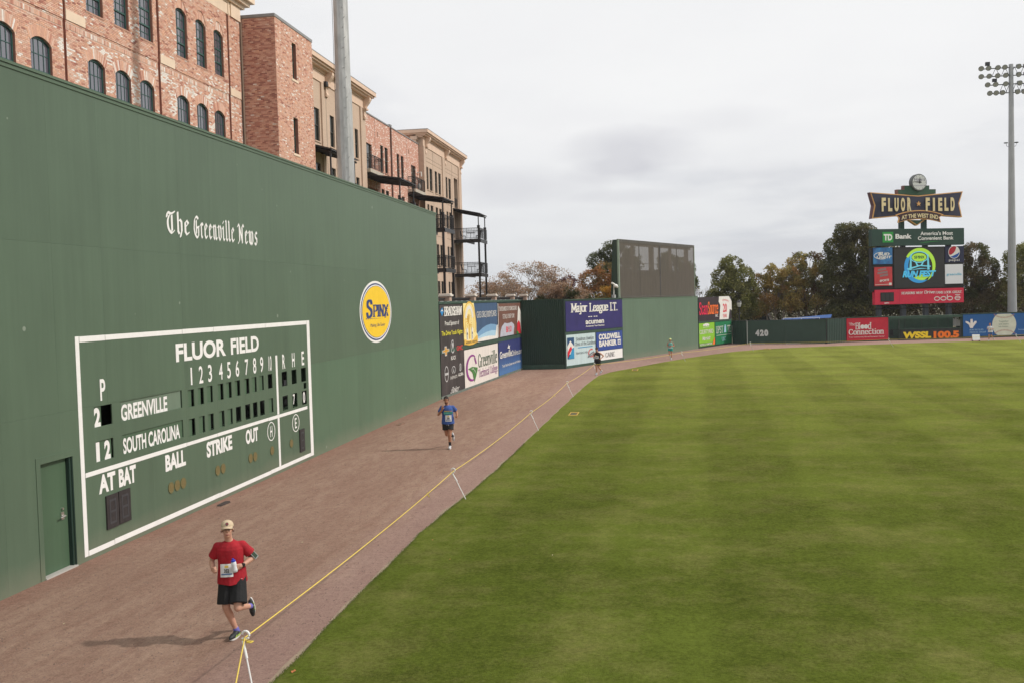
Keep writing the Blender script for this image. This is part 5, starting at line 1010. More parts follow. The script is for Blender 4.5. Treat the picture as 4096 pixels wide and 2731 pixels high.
mb = MB(); [mb.box(a, a+.06, -.006, 0, 0, 18.7) for a in (89.1, 97.2)]; [mb.box(85.5, 101.4, -.008, 0, z, z+.03) for z in (17.9, 14.4, 10.95, 7.5, 17.55)]; mb.build('control_joint', mat('dark_tan_joint', (.22, .15, .10), .9, 0), T2)  # dark lines along the control joints and floor levels
mb = MB(); [mb.box(a, a+.3, -.02, 0, z, z+.18) for a in (90.2, 88.9) for z in (14.6, 11.1, 7.6)]; mb.build('wall_vent', TANDARK, T2)

# steel awnings, balconies and their tall posts
AW = mat('dark_corrugated_roof', (.035, .032, .032), .5, .1, 3); UND = mat('awning_underside', (.13, .11, .09), .8, .1, 2)
def awning(par, px_, u0, u1, zb, zf, xf, posts, zpost=0.0, decks=()):
    """px_: facade x of the parent; xf: world x of the front edge"""
    d = px_-xf; aw = MB(); th = .07
    aw.add([(u0, 0, zb), (u1, 0, zb), (u1, d, zf), (u0, d, zf), (u0, 0, zb+th), (u1, 0, zb+th), (u1, d, zf+th), (u0, d, zf+th)], [(0, 3, 2, 1), (4, 5, 6, 7), (0, 1, 5, 4), (1, 2, 6, 5), (2, 3, 7, 6), (3, 0, 4, 7)])
    a_ = aw.build('awning', AW, par)
    mb = MB(); n = 5
    for i in range(n+1): u = u0+.1+(u1-u0-.2)*i/n; mb.tube([(u, 0, zb-.10), (u, d*.97, zf-.08)], .05, 4)
    mb.tube([(u0, d*.95, zf-.10), (u1, d*.95, zf-.10)], .07, 4); mb.build('rafter', BLK, a_)
    mb = MB(); k = int((u1-u0)/.12)
    for i in range(k): u = u0+(u1-u0)*i/k; mb.tube([(u, d, zf+th+.012), (u, 0, zb+th+.012)], .020, 3, cap=False)
    mb.build('roof_rib', AW, a_, kind='stuff')
    mb = MB(); mb.add([(u0+.1, .02, zb-.03), (u1-.1, .02, zb-.03), (u1-.1, d*.93, zf-.02), (u0+.1, d*.93, zf-.02)], [(0, 1, 2, 3)]); mb.build('soffit', UND, a_)
    for u in posts: mb = MB(); mb.box(u-.09, u+.09, d*.93-.09, d*.93+.09, zpost, zpost+ (12.3-zpost)); mb.box(u-.045, u+.045, d*.93-.045, d*.93+.045, 12.3, zf-.05); mb.box(u-.13, u+.13, d*.93-.13, d*.93+.13, 12.2, 12.42); mb.build('post', BLK, a_)
    for z in decks:
        mb = MB(); mb.box(u0+.1, u1+.05, d*.99, 0, z-.14, z); mb.box(u0+.1, u1+.05, d*.99, d*.99+.1, z-.36, z-.143); mb.box(u0+.1, u0+.2, d*.99, 0, z-.36, z-.143); mb.box(u0+.2, u1, d*.5, d*.5+.1, z-.36, z-.143); b_ = mb.build('balcony', BLK, par)
        railing(b_, [(u0+.15, 0), (u0+.15, d*.97), (u1, d*.97), (u1, 0)], z, 1.1, .16)
        patio(b_, (u0+u1)/2, d*.5, z)
def patio(par, u, y, z):
    mb = MB(); mb.lathe([(.5, z+.72), (.5, z+.75)], u, y, 14); mb.tube([(u, y, z), (u, y, z+.73)], .03, 5); mb.tube([(u-.3, y, z+.02), (u+.3, y, z+.02)], .03, 4); mb.build('patio_table', BLK, par)
    for s in (-1, 1):
        mb = MB(); cy = y+s*.8; mb.box(u-.24, u+.24, cy-.22, cy+.22, z+.42, z+.46)
        for a in (-.22, .22): [mb.tube([(u+a, cy+b, z), (u+a, cy+b, z+.44)], .02, 4) for b in (-.2, .2)]; mb.tube([(u+a, cy+s*.2, z+.44), (u+a, cy+s*.3, z+1.0)], .02, 4)
        mb.tube([(u-.22, cy+s*.3, z+1.0), (u+.22, cy+s*.3, z+1.0)], .02, 4); [mb.tube([(u+a, cy+s*.2, z+.46), (u+a, cy+s*.3, z+1.0)], .012, 3) for a in (-.1, 0, .1)]; mb.build('patio_chair', BLK, par)
awning(T1, -21.5, 55.3, 60.2, 14.45, 13.88, -19.45, (55.5, 59.9))
awning(B2, -21.9, 68.95, 73.4, 14.20, 13.76, -19.05, (69.3, 73.1))
awning(B2, -21.9, 81.38, 85.35, 14.05, 13.55, -18.72, (81.6, 85.1), decks=(11.1, 7.62))
awning(T2, -21.5, 97.3, 101.2, 14.16, 13.55, -18.72, (97.4, 100.9), decks=(11.05, 7.55))

# brick garden piers with caps and black railings above the banner wall
PIER = mat('tan_brick_pier', (.45, .32, .25), .9, .12, 6); PCAP = mat('cast_stone_cap', (.70, .64, .57), .8, .05, 4)
PF_ = thing('pier_fence', 'brick piers with pale caps joined by black railings behind the banner wall', 'fence', (-12.0, 0, 0), 0)
pys = [51.8, 58.6, 66.0, 74.0, 80.8]
for y in pys:
    mb = MB(); mb.box(-.28, .28, y-.28, y+.28, 0, 5.02); p = mb.build('pier', PIER, PF_); mb = MB(); mb.box(-.36, .36, y-.36, y+.36, 5.023, 5.12); mb.box(-.30, .30, y-.30, y+.30, 5.12, 5.18); mb.build('pier_cap', PCAP, p)
mb = MB(); mb.box(-3.0, -2.5, 53.5, 54.0, 0, 5.02); p = mb.build('pier', PIER, PF_); mb = MB(); mb.box(-3.1, -2.4, 53.4, 54.1, 5.023, 5.16); mb.build('pier_cap', PCAP, p)
for a, b in zip(pys, pys[1:]):
    mb = MB(); mb.box(-.04, .04, a+.28, b-.28, 4.88, 4.95); mb.box(-.03, .03, a+.28, b-.28, 4.72, 4.75); n = int((b-a)/.13)
    for i in range(n): yy = a+.3+(b-a-.6)*i/n; mb.tube([(0, yy, 3.9), (0, yy, 4.9)], .014, 4, cap=False)
    mb.box(-.03, .03, a+.28, b-.28, 4.0, 4.05); mb.build('railing', BLK, PF_)
mb = MB(); mb.box(-.04, .04, 46.3, 51.5, 4.86, 4.94); mb.box(-2.7, -.3, 52, 52.06, 4.86, 4.93)
for i in range(34): mb.tube([(0, 46.3+.155*i, 3.9), (0, 46.3+.155*i, 4.9)], .014, 4, cap=False)
mb.build('railing', BLK, PF_)
# ================================================================ POLES, SIGN, SCOREBOARD TOWER
PO = thing('floodlight_pole', 'thick galvanised steel pole rising out of frame behind the tall green wall', 'pole', (-13.5, 40.15, 0))
n = 14; prof = [(.385, 0), (.36, 8), (.353, 13.9)]; prof2 = [(.335, 13.6), (.30, 19), (.26, 30)]
for q, (pf) in enumerate((prof, prof2)):
    mb = MB(); mb.lathe(pf, 0, 0, n); mb.build('pole_shaft', GALV, PO)
for i in range(34):
    z = 9.3+.42*i; a = R(-62 if i % 2 else -50); r0 = .34-.0035*(z-9)
    mb = MB(); mb.tube([(r0*math.cos(a), r0*math.sin(a), z), ((r0+.10)*math.cos(a), (r0+.10)*math.sin(a), z), ((r0+.10)*math.cos(a), (r0+.10)*math.sin(a), z+.03)], .014, 5); mb.build('step_bolt', GALV, PO) if z < 18.5 else None
mb = MB(); mb.tube([(-1.10, 0, 6), (-1.02, 0, 12), (-.98, 0, 30)], .010, 4); o = mb.build('guy_cable', DKGREY); o.location = (-12.95, 40.4, 0); tag(o, 'thin dark cable hanging beside the thick galvanised pole', 'cable')

LP = thing('stadium_light_pole', 'distant slender floodlight mast with four rows of lamps at the right edge', 'light pole', (34.42, 105, 0))
mb = MB(); mb.lathe([(.46, 0), (.33, 13), (.21, 26.95)], 0, 0, 12); mb.build('pole_shaft', GALV2, LP)
LB = mat('floodlight_housing', (.060, .068, .060), .45, .1, 4); LGL = mat('floodlight_lens', (.35, .36, .36), .15, 0)
for z, xs_, dz in ((26.75, [-2.85, -2.15, -1.27, -.62, .62, 1.27, 2.1, 2.8], .0), (25.95, [-2.85, -2.1, -1.3, -.55, .62, 1.3, 2.1, 2.85], 0), (25.1, [-2.25, -1.5, -.55, .7, 1.5, 2.3], 0), (24.25, [-2.05, -1.45, -.85, .5, 1.1, 1.8], 0)):
    mb = MB(); mb.tube([(xs_[0], 0, z-.12), (xs_[-1], 0, z-.12)], .05, 5); mb.build('crossarm', DKGREY, LP)
    for x in xs_:
        mb = MB(); s = -1 if x < 0 else 1; tx = s*.10
        mb.tube([(x-tx*.3, .15, z+.10), (x+tx*.4, -.28, z-.12)], .10, 10, .27); lm = mb.build('floodlight', LB, LP); mb = MB(); mb.tube([(x+tx*.41, -.285, z-.124), (x+tx*.42, -.295, z-.13)], .24, 10); mb.build('lens', LGL, lm)
mb = MB()
for z0, z1, w in ((25.9, 26.7, 2.2), (24.2, 25.1, 1.5)):
    for k in range(5):
        a = -w+.45+2*w*k/5; mb.tube([(a, .1, z0), (a+.35, .1, z1)], .025, 4); mb.tube([(a+.35, .1, z1), (a+.7, .1, z0)], .025, 4)
mb.box(-2.4, -2.0, -.1, .15, 26.95, 27.3); mb.box(-1.75, -1.35, -.1, .15, 25.3, 25.6); mb.build('lattice_brace', DKGREY, LP)
mb = MB()
for s in (-1, 1): mb.tube([(s*.25, 0, 18.75), (s*.42, 0, 18.8), (s*.5, 0, 19.1)], .02, 4); mb.box(s*.5-.18, s*.5+.14, -.1, .1, 19.1, 19.2)
mb.build('small_lamp', LB, LP)

VB = thing('video_scoreboard', 'tall scoreboard tower with sponsor panels and a dark video screen on steel posts', 'scoreboard', (24.44, 101.5, 0), R(20))
VP = mat('board_dark_green', (.016, .050, .036), .6, .08, 1); VK = mat('board_black', (.012, .012, .012), .6, .1, 2)
POST = mat('blue_grey_post', (.045, .052, .062), .55, .08)
mb = MB(); 
for x in (-3.93, -1.25, 1.22, 3.80): mb = MB(); mb.box(x-.21, x+.21, .25, .65, 0, 9.2); mb.build('post', POST, VB)
mb = MB(); mb.tube([(-4.5, .2, 2.85), (4.5, .2, 2.85)], .05, 5); mb.build('catwalk_rail', BLK, VB)
mb = MB(); mb.box(-4.93, 5.17, -.15, .45, 9.02, 10.67); tdp = mb.build('top_panel', VP, VB)
tdg = col('logo_green', 45, 150, 65)
mb = MB(); mb.box(-3.80, -2.64, -.17, -.155, 9.35, 10.38); mb.build('square_logo', tdg, tdp); text('TD', -3.68, -2.76, 9.58, 10.18, WHITE, tdp, y=-.18, bold=.05)
text('Bank', -2.40, -.63, 9.72, 10.17, WHITE, tdp, y=-.16, bold=.04); text("America's Most", .33, 3.92, 10.02, 10.36, WHITE, tdp, y=-.16, bold=.02); text('Convenient Bank', .05, 3.98, 9.55, 9.89, WHITE, tdp, y=-.16, bold=.02)
mb = MB(); mb.flat([(.17, 9.25), (.9, 9.34), (1.8, 9.40), (2.6, 9.41), (1.8, 9.36), (.9, 9.29)], -.16); mb.build('swoosh', tdg, tdp)
mb = MB(); mb.box(-4.97, 5.18, 0, .4, 4.80, 8.86); mb.box(-4.97, 5.18, .05, .3, 4.55, 4.80); mb.build('board_body', VK, VB)
def pan(x0, x1, z0, z1, m, name='sponsor_panel'): mb = MB(); mb.box(x0, x1, -.08, -.002, z0, z1); return mb.build(name, m, VB)
gb = G('blue_ice_print'); gb.out(gb.mix(gb.ramp(gb.noise(1.6, 5, .6), .35, .65), (.02, .09, .26), (.035, .23, .50)), .6)
p = pan(-4.76, -2.70, 7.24, 8.86, gb.m); text('BUD', -4.25, -3.05, 8.10, 8.36, OFFWHITE, p, y=-.095, bold=.05, shear=.3); text('LIGHT', -4.45, -2.85, 7.82, 8.05, OFFWHITE, p, y=-.095, bold=.05, shear=.3)
mb = MB(); ring(mb, -3.85, 8.07, .86, .36, .07, -.088, a0=80, a1=300); mb.build('oval_line', OFFWHITE, p)
gb = G('red_print'); gb.out(gb.scale((.52, .035, .04), gb.ramp(gb.noise(1.2, 3), .3, .7, .8, 1.2)), .6)
p = pan(-4.66, -2.74, 5.10, 6.96, gb.m); GRY = mat('print_grey_bar', (.28, .17, .17), .7, 0)
mb = MB()
for k, (a, b, z_) in enumerate(((-4.3, -3.4, 6.55), (-4.35, -3.25, 6.25), (-4.1, -3.2, 5.98))): mb.flat([(a, z_), (b, z_+.12), (b, z_+.34), (a, z_+.20)], -.09-.002*k)
mb.build('tilted_word_block', GRY, p); text('SPORTS', -4.1, -3.1, 5.55, 5.74, OFFWHITE, p, y=-.09, bold=.04, rise=.1); mb = MB(); mb.flat([(-4.6, 5.2), (-2.8, 5.24), (-2.8, 5.28), (-4.6, 5.24)], -.09); mb.box(-3.1, -2.82, -.095, -.085, 5.16, 5.4); mb.build('base_line', OFFWHITE, p)
p = pan(3.10, 5.18, 7.26, 8.88, mat('panel_navy', (.010, .014, .05), .6, .05))
PR = col('roundel_red', 175, 25, 45); PB = col('roundel_blue', 25, 80, 160)
mb = MB(); mb.flat(arc(4.08, 8.28, .64, 0, 360, 28)[:-1], -.088); mb.build('roundel', OFFWHITE, p)
mb = MB(); mb.flat([(4.08+.58*math.cos(R(a)), 8.28+.58*math.sin(R(a))) for a in range(62, 215, 9)]+[(3.75, 8.02), (4.05, 8.22), (4.22, 8.45), (4.3, 8.7)], -.094); mb.build('roundel_top', PR, p)
mb = MB(); mb.flat([(4.08+.58*math.cos(R(a)), 8.28+.58*math.sin(R(a))) for a in range(225, 361, 9)]+[(4.45, 8.12), (4.1, 7.98), (3.85, 7.88)], -.094); mb.build('roundel_bottom', PB, p)
text('pepsi', 3.5, 4.68, 7.40, 7.62, OFFWHITE, p, y=-.09, bold=.0)
gb = G('white_slatted_print'); x, y, z = gb.xyz(gb.tc.outputs['Object']); gb.out(gb.scale((.78, .79, .82), gb.ramp(gb.math('SINE', gb.math('MULTIPLY', x, 60)), -1, 1, .9, 1.0)), .6)
p = pan(3.08, 5.06, 5.14, 7.08, gb.m); text('greenville', 3.22, 4.9, 5.98, 6.22, col('print_pale_cyan', 120, 190, 215), p, y=-.09, bold=.02)
mb = MB(); mb.box(-2.50, 3.02, -.06, -.002, 4.84, 8.88); SCRN = mb.build('video_screen', mat('led_screen', (.022, .022, .021), .5, .1, 2), VB)
E_ = lambda n_, c_: mat(n_, c_, .6, 0, emit=.22)
EY = E_('led_lime', (.42, .72, .06)); EB = E_('led_blue', (.03, .28, .62)); EC = E_('led_cyan', (.16, .58, .72)); EG = E_('led_green', (.12, .62, .22))
def blade(name, m, cx, cz, ro, w, a0, a1, y, n=26, tip=.15):
    mb = MB()
    o_ = arc(cx, cz, ro, a0, a1, n)
    i_ = [(cx+(ro-w*math.sin(math.pi*(.12+.88*k/n))**.6-tip*0)*math.cos(R(a0+(a1-a0)*k/n)), cz+(ro-w*math.sin(math.pi*(.12+.88*k/n))**.6)*math.sin(R(a0+(a1-a0)*k/n))) for k in range(n+1)]
    for k in range(n): mb.flat([o_[k], o_[k+1], i_[k+1], i_[k]], y)
    return mb.build(name, m, SCRN)
blade('blue_crescent', EB, .20, 6.92, 1.62, .46, 120, 305, -.066); blade('lime_crescent', EY, .30, 7.05, 1.72, .42, 150, -62, -.070)
mb = MB(); mb.flat([(-.9, 5.7), (0, 5.45), (.8, 5.6), (1.3, 5.9), (.6, 6.15), (-.3, 5.9)], -.063); mb.build('lime_fill', EY, SCRN)
mb = MB()
for s in (-1, 1):
    mb.flat([(.25+s*.85, 8.15), (.25+s*1.0, 8.1), (.25+s*1.12, 6.6), (.25+s*.86, 6.6)], -.0745); mb.flat([(.25+s*.85, 8.1), (.25+s*.75, 7.9), (.25+s*.1, 7.05), (.25+s*.3, 7.0)], -.0755)
mb.flat([(-1.15, 6.75), (.3, 7.08), (1.5, 6.98), (1.5, 6.88), (.3, 6.96), (-1.0, 6.60)], -.0765); mb.flat([(-1.1, 6.55), (.3, 6.78), (1.3, 6.72), (.3, 6.68)], -.0775); ring(mb, .22, 7.86, .98, .58, .10, -.0785); mb.build('bridge_graphic', EC, SCRN)
mb = MB(); mb.flat(arc(.22, 7.84, .80, 0, 360, 28, .42)[:-1], -.082); mb.build('lime_oval', EY, SCRN); pen('SPINX', -.34, .80, 7.72, 7.98, mat('led_dark', (.02, .12, .05), .6, 0), SCRN, wv=1.5, wh=.6, serif=.5, y=-.088)
text('RUN', -1.62, -.05, 5.92, 6.52, E_('led_sky', (.08, .50, .78)), SCRN, y=-.092, bold=.05, shear=.25); text('FEST', .18, 1.92, 5.95, 6.52, bpy.data.materials['led_sky'], SCRN, y=-.092, bold=.05, shear=.25)
mb = MB(); mb.box(-4.65, 5.12, -.10, .35, 3.26, 4.72); rp = mb.build('bottom_panel', col('panel_crimson', 205, 35, 65, .6, .04), VB)
mb = MB(); mb.box(-4.06, -2.60, -.12, -.101, 3.56, 4.46); mb.build('speed_display', VK, rp); mb = MB(); [mb.box(-3.95+.47*k, -3.58+.47*k, -.125, -.121, 3.66, 4.36) for k in range(3)]; mb.build('digit_window', mat('unlit_digit', (.03, .028, .028), .7, 0), rp)
mb = MB(); mb.box(-2.02, -2.0, -.105, -.101, 3.26, 4.72); mb.build('panel_seam', mat('seam_red', (.3, .01, .03), .7, 0), rp)
text('MPH', -3.62, -3.14, 3.33, 3.48, OFFWHITE, rp, y=-.11, bold=.03); pen('REASONS WHY', -1.78, .58, 4.22, 4.44, OFFWHITE, rp, wv=1.5, wh=.7, serif=.6, y=-.11); pen('Drive', .72, 1.86, 4.24, 4.50, OFFWHITE, rp, wv=1.5, wh=.8, serif=0, y=-.11, shear=.2); pen('FANS LOOK GREAT.', 1.98, 4.93, 4.20, 4.42, OFFWHITE, rp, wv=1.5, wh=.7, serif=.6, y=-.11)
mb = MB()
for cx_ in (2.13, 2.84, 3.56, 4.42): ring(mb, cx_, 3.70, .33, .22, .08, -.112-.002*(cx_ > 3), a1=360 if cx_ < 4 else 325)
mb.box(3.23, 3.31, -.118, -.110, 3.6, 4.08); mb.box(4.15, 4.7, -.118, -.110, 4.0, 4.06); mb.box(4.15, 4.72, -.1185, -.1105, 3.67, 3.73); mb.build('rounded_logo', OFFWHITE, rp)

# marquee sign above the board
MS = thing('marquee_sign', 'navy bow-tie marquee sign with cream letters and a clock above the scoreboard', 'sign', (24.44, 101.5, 0), R(20))
BORD = col('marquee_gold_border', 215, 165, 105); MNAV = mat('marquee_navy', (.028, .030, .060), .55, .08, 1); MGR = mat('marquee_green', (.030, .085, .050), .6, .08, 1); MMAR = mat('marquee_maroon', (.045, .016, .020), .6, .08, 1); MCR = col('marquee_cream', 222, 205, 160)
mb = MB(); [mb.box(x-.21, x+.21, .3, .7, 9.2, 12.2) for x in (-1.33, 1.14)]; mb.build('post', VP, MS)
o_ = [(-4.96, 14.29), (-4.65, 14.27), (.22, 13.93), (5.17, 14.33), (4.76, 13.13), (5.07, 11.76), (.22, 12.1), (-4.81, 11.72), (-4.55, 13.02)]
def inset(P, d, cx=.2, cz=13.05): return [(a+(d if a < cx else -d)*(1 if abs(a-cx) > .5 else 0), b+(d*.7 if b < cz-.3 else (-d*.7 if b > cz+.3 else 0))) for a, b in P]
mb = MB(); mb.prism([(-2.05, 14.10), (-2.07, 14.55), (-1.36, 14.55), (-1.34, 14.93), (1.49, 14.93), (1.49, 14.56), (2.20, 14.56), (2.20, 14.12), (.22, 13.9)], .05, .45); mb.build('stepped_crown', mat('crown_side', (.16, .07, .06), .6, .05), MS)
mb = MB(); mb.prism([(-1.90, 14.12), (-1.92, 14.50), (-1.24, 14.50), (-1.22, 14.90), (1.47, 14.91), (1.47, 14.54), (2.17, 14.54), (2.17, 14.14), (.22, 13.95)], .035, .049); mb.build('crown_face', MGR, MS)
mb = MB(); mb.prism([(-.85, 11.55), (.09, 10.98), (.95, 11.5)], .05, .45); mb.build('diamond_border', BORD, MS); mb = MB(); mb.prism([(-.62, 11.52), (.09, 11.08), (.78, 11.5)], .035, .049); mb.build('diamond_tip', MGR, MS)
mb = MB(); mb.prism(o_, 0.0, .5); mb.build('marquee_body', BORD, MS); mb = MB(); mb.prism(inset(o_, .10)[:1]+inset(o_, .14)[1:], -.02, -.002); mb.build('marquee_face', MNAV, MS)
mb = MB(); mb.prism([(-5.0, 14.29), (-4.9, 14.29), (-4.5, 13.02), (-4.75, 11.72), (-4.85, 11.70), (-4.62, 13.02)], .02, .52); mb.build('marquee_return', mat('marquee_side', (.12, .05, .06), .6, .05), MS)
for wd, (a, b) in (('FLUOR', (-3.86, -.40)), ('FIELD', (.93, 4.36))):
    for i, ch in enumerate(wd):
        w = (b-a)/5; z_ = 12.46; h_ = 1.2
        xx0 = a+w*i+.02+(w*.14 if ch == 'I' else 0); xx1 = xx0+(w*.62 if ch != 'I' else w*.30)
        text(ch, xx0, xx1, 12.46 if wd == 'FIELD' else 12.48, (13.70 if wd == 'FLUOR' else 13.68)+(.03 if i in (0, 4) else 0), MCR, MS, y=-.11, bold=.05, depth=.07, name='raised_letter')
mb = MB(); mb.prism([(.23+(.27 if k % 2 == 0 else .11)*math.sin(R(36*k)), 13.12+(.27 if k % 2 == 0 else .11)*math.cos(R(36*k))) for k in range(10)], -.10, -.021); mb.build('star', BORD, MS)
def rib(x0, x1, zt, zb, bow): return [(x0+(x1-x0)*k/12, zt+bow*(1-(2*k/12-1)**2)) for k in range(13)]
top = rib(-2.4, 2.92, 12.03, 0, .46); bot = rib(-2.13, 2.62, 11.26, 0, .33)
mb = MB(); mb.prism(top+[(2.46, 11.76)]+bot[::-1]+[(-1.98, 11.76)], -.14, -.04); mb.build('ribbon_border', BORD, MS)
top = rib(-2.2, 2.72, 12.00, 0, .40); bot = rib(-2.0, 2.50, 11.34, 0, .33)
mb = MB(); mb.prism(top+[(2.36, 11.76)]+bot[::-1]+[(-1.88, 11.76)], -.155, -.142); mb.build('ribbon_face', MMAR, MS)
text('AT THE WEST END', -1.72, 2.30, 11.56, 11.95, MCR, MS, y=-.165, bold=.03, arch=.20)
mb = MB(); mb.tube([(.24, .3, 15.22), (.24, -.16, 15.22)], .83, 40); ck = mb.build('clock_case', mat('clock_rim', (.10, .11, .11), .5, .05), MS)
mb = MB(); mb.tube([(.26, -.165, 15.22), (.26, -.175, 15.22)], .74, 40); mb.build('clock_dial', mat('dial_white', (.60, .62, .60), .5, .03), ck)
text("Hale's", -.28, .86, 15.36, 15.66, mat('dial_violet', (.12, .10, .20), .7, 0), ck, y=-.18); text('jewelers', -.2, .82, 14.84, 15.0, mat('dial_violet2', (.30, .28, .36), .7, 0), ck, y=-.18)
mb = MB()
for k in range(12): a = R(30*k); c_, s_ = math.cos(a), math.sin(a); mb.flat([(.26+.62*c_-.02*s_, 15.22+.62*s_+.02*c_), (.26+.70*c_-.02*s_, 15.22+.70*s_+.02*c_), (.26+.70*c_+.02*s_, 15.22+.70*s_-.02*c_), (.26+.62*c_+.02*s_, 15.22+.62*s_-.02*c_)], -.181)
mb.build('hour_mark', DKGREY, ck)
mb = MB(); mb.flat([(.21, 15.10), (.33, 15.10), (.36, 15.5), (.33, 15.76), (.27, 15.62)], -.186); mb.build('hour_hand', BLK, ck); mb = MB(); mb.flat([(.50, 15.15), (.45, 15.30), (-.42, 15.29), (-.42, 15.26)], -.190); mb.build('minute_hand', BLK, ck)

# ================================================================ SMALL THINGS AROUND THE FIELD
stp = [(-1.9, 2.2, -1.6, .70), (-5.27, 11.1, -5.03, .68), (-5.21, 22.55, -4.82, .68), (-5.01, 34.58, -4.66, .66), (-4.91, 46.43, -4.55, .69), (-4.53, 58.8, -4.33, .70), (.86, 70.61, 1.21, .64), (6.61, 82.15, 6.95, .65), (17.93, 84.0, 18.4, .65), (28.79, 87.06, 29.3, .65)]
slab = ['outside', 'nearest white rope stake with a loop top beside the red shirted runner', 'leaning white rope stake at the turf edge between the red and blue runners', 'thin leaning rope stake at the turf edge just beyond the blue shirted runner', 'leaning rope stake between the blue shirted runner and the dark clad runner', 'rope stake standing at the feet of the dark clad runner', 'leaning rope stake beside the turquoise runner before the plain green wall', 'rope stake below the fence marked 420', 'faint rope stake on the grass before the crimson banner', 'rope stake before the baseball print at the right']
for i, (tx, y, bx, tz) in enumerate(stp):
    if i == 0: continue
    st_ = thing('rope_stake', slab[i], 'stake', (bx, y-(.2 if i == 1 else 0), 0), 0, 'white stakes carrying the yellow rope'); d = tx-bx
    mb = MB(); mb.tube([(0, 0, -.1), (d*.8, (.16 if i == 1 else 0), tz*.8)], .011 if i < 6 else .016, 6); mb.build('stake_rod', GALV if i > 4 else WHITE, st_)
    mb = MB(); mb.tube([(d*.66, (.13 if i == 1 else 0), tz*.66), (d, (.2 if i == 1 else 0), tz)], .017, 8); mb.build('sleeve', WHITE, st_)
    mb = MB(); mb.tube([*[(d+.045+.045*math.cos(R(a)), (.2 if i == 1 else 0), tz+.035+.05*math.sin(R(a))) for a in range(-100, 200, 30)]], .015, 7); mb.build('rope_hook', WHITE, st_)
mb = MB(); pts = []
for (a, b) in zip(stp, stp[1:]):
    for k in range(14): t = k/14; L_ = math.dist(a[:2], b[:2]); pts.append((a[0]+(b[0]-a[0])*t+.03, a[1]+(b[1]-a[1])*t, a[3]+(b[3]-a[3])*t-.07*(L_/12)*4*t*(1-t)))
pts.append((36, 91, .65)); mb.tube(pts, .0085, 6)
for x, y, z in ((-5.24, 11.1, .66), (-5.18, 11.1, .63)): mb.tube([(x-.03, y-.02, z), (x+.03, y-.02, z), (x+.04, y+.02, z), (x-.03, y+.02, z), (x-.03, y-.02, z)], .010, 5)
for i, y in ((2, 20.2), (4, 41.0)): q = min(pts, key=lambda p: abs(p[1]-y)); mb.tube([q, (q[0]+.05, q[1], q[2]-.07), (q[0]+.02, q[1], q[2]+.05), (q[0]-.05, q[1], q[2]-.05)], .010, 5)
tag(mb.build('yellow_rope', ROPE, smooth=True), 'yellow rope strung from stake to stake along the turf edge', 'rope')
YM = mat('valve_yellow', (.50, .34, .04), .6, .1, 8); YD = mat('valve_dark', (.17, .095, .02), .8, .1, 8)
for x, y, w, d, lab in ((-3.90, 39.4, .36, 1.15, 'small yellow bordered marker lying on the turf nearest the blue shirted runner'), (-2.18, 62.9, .38, 1.5, 'small yellow marker on the turf right of the dark clad runner'), (8.23, 84.3, .42, 1.3, 'small yellow brown marker on the turf below the numerals 420')):
    t = thing('turf_marker', lab, 'marker', (x, y, .024), 0, 'yellow markers lying on the turf'); mb = MB()
    for c in cells(-w/2, w/2, -d/2, d/2, [(-w/2+.035, w/2-.035, -d/2+.16, d/2-.16)]): mb.box(c[0], c[1], c[2], c[3], 0, .02)
    mb.build('yellow_rim', YM, t); mb = MB(); mb.box(-w/2+.036, w/2-.036, -d/2+.161, d/2-.161, 0, .012); mb.build('marker_face', YD, t)
    mb = MB(); [mb.box(-w/2+.08, w/2-.08-(.05*k), -.22+.26*k, -.06+.26*k, .0125, .016) for k in range(2)]; mb.build('lettering', GRD, t)
AF = thing('a_frame_sign', 'white A-frame board with an orange side standing before the blue banner', 'sign', (26.55, 90.1, 0), R(-8))
mb = MB(); mb.add([(-.3, -.22, .14), (.3, -.22, .14), (.3, 0, .62), (-.3, 0, .62), (-.3, -.25, .14), (.3, -.25, .14), (.3, -.03, .62), (-.3, -.03, .62)], [(0, 1, 2, 3), (4, 7, 6, 5), (0, 4, 5, 1), (1, 5, 6, 2), (2, 6, 7, 3), (3, 7, 4, 0)]); mb.build('front_board', WHITE, AF)
mb = MB(); mb.add([(-.3, .22, .14), (.3, .22, .14), (.3, 0, .61), (-.3, 0, .61)], [(0, 1, 2, 3)]); mb.add([(.305, -.2, .14), (.305, .22, .14), (.305, .0, .6)], [(0, 1, 2)]); mb.build('rear_board', OR, AF)
mb = MB(); [mb.box(x-.02, x+.02, y-.02, y+.02, -.02, .15) for x in (-.27, .27) for y in (-.23, .21)]; mb.build('foot', BLK, AF)
SL = thing('street_lamp', 'black post-top street lamp with a white globe behind the outfield fence', 'street lamp', (6.93, 98, 0))
mb = MB(); mb.lathe([(.12, 0), (.10, .4), (.055, .6), (.05, 3.3), (.11, 3.38), (.13, 3.42)], 0, 0, 10); mb.build('pole', BLK, SL); mb = MB(); mb.lathe([(.13, 3.42), (.22, 3.72), (.21, 3.86)], 0, 0, 12); mb.build('lamp_globe', mat('lamp_glass', (.55, .56, .54), .3, .05), SL); mb = MB(); mb.lathe([(.26, 3.86), (.20, 3.96), (.08, 4.06), (.03, 4.16)], 0, 0, 12); mb.build('lamp_cap', BLK, SL); mb = MB(); mb.tube([(-.3, 0, 3.15), (.3, 0, 3.15)], .015, 4); mb.build('ladder_bar', BLK, SL)
TP = thing('blue_canopy', 'blue sloping canopy showing above the dark fence marked 420', 'canopy', (0, 0, 0))
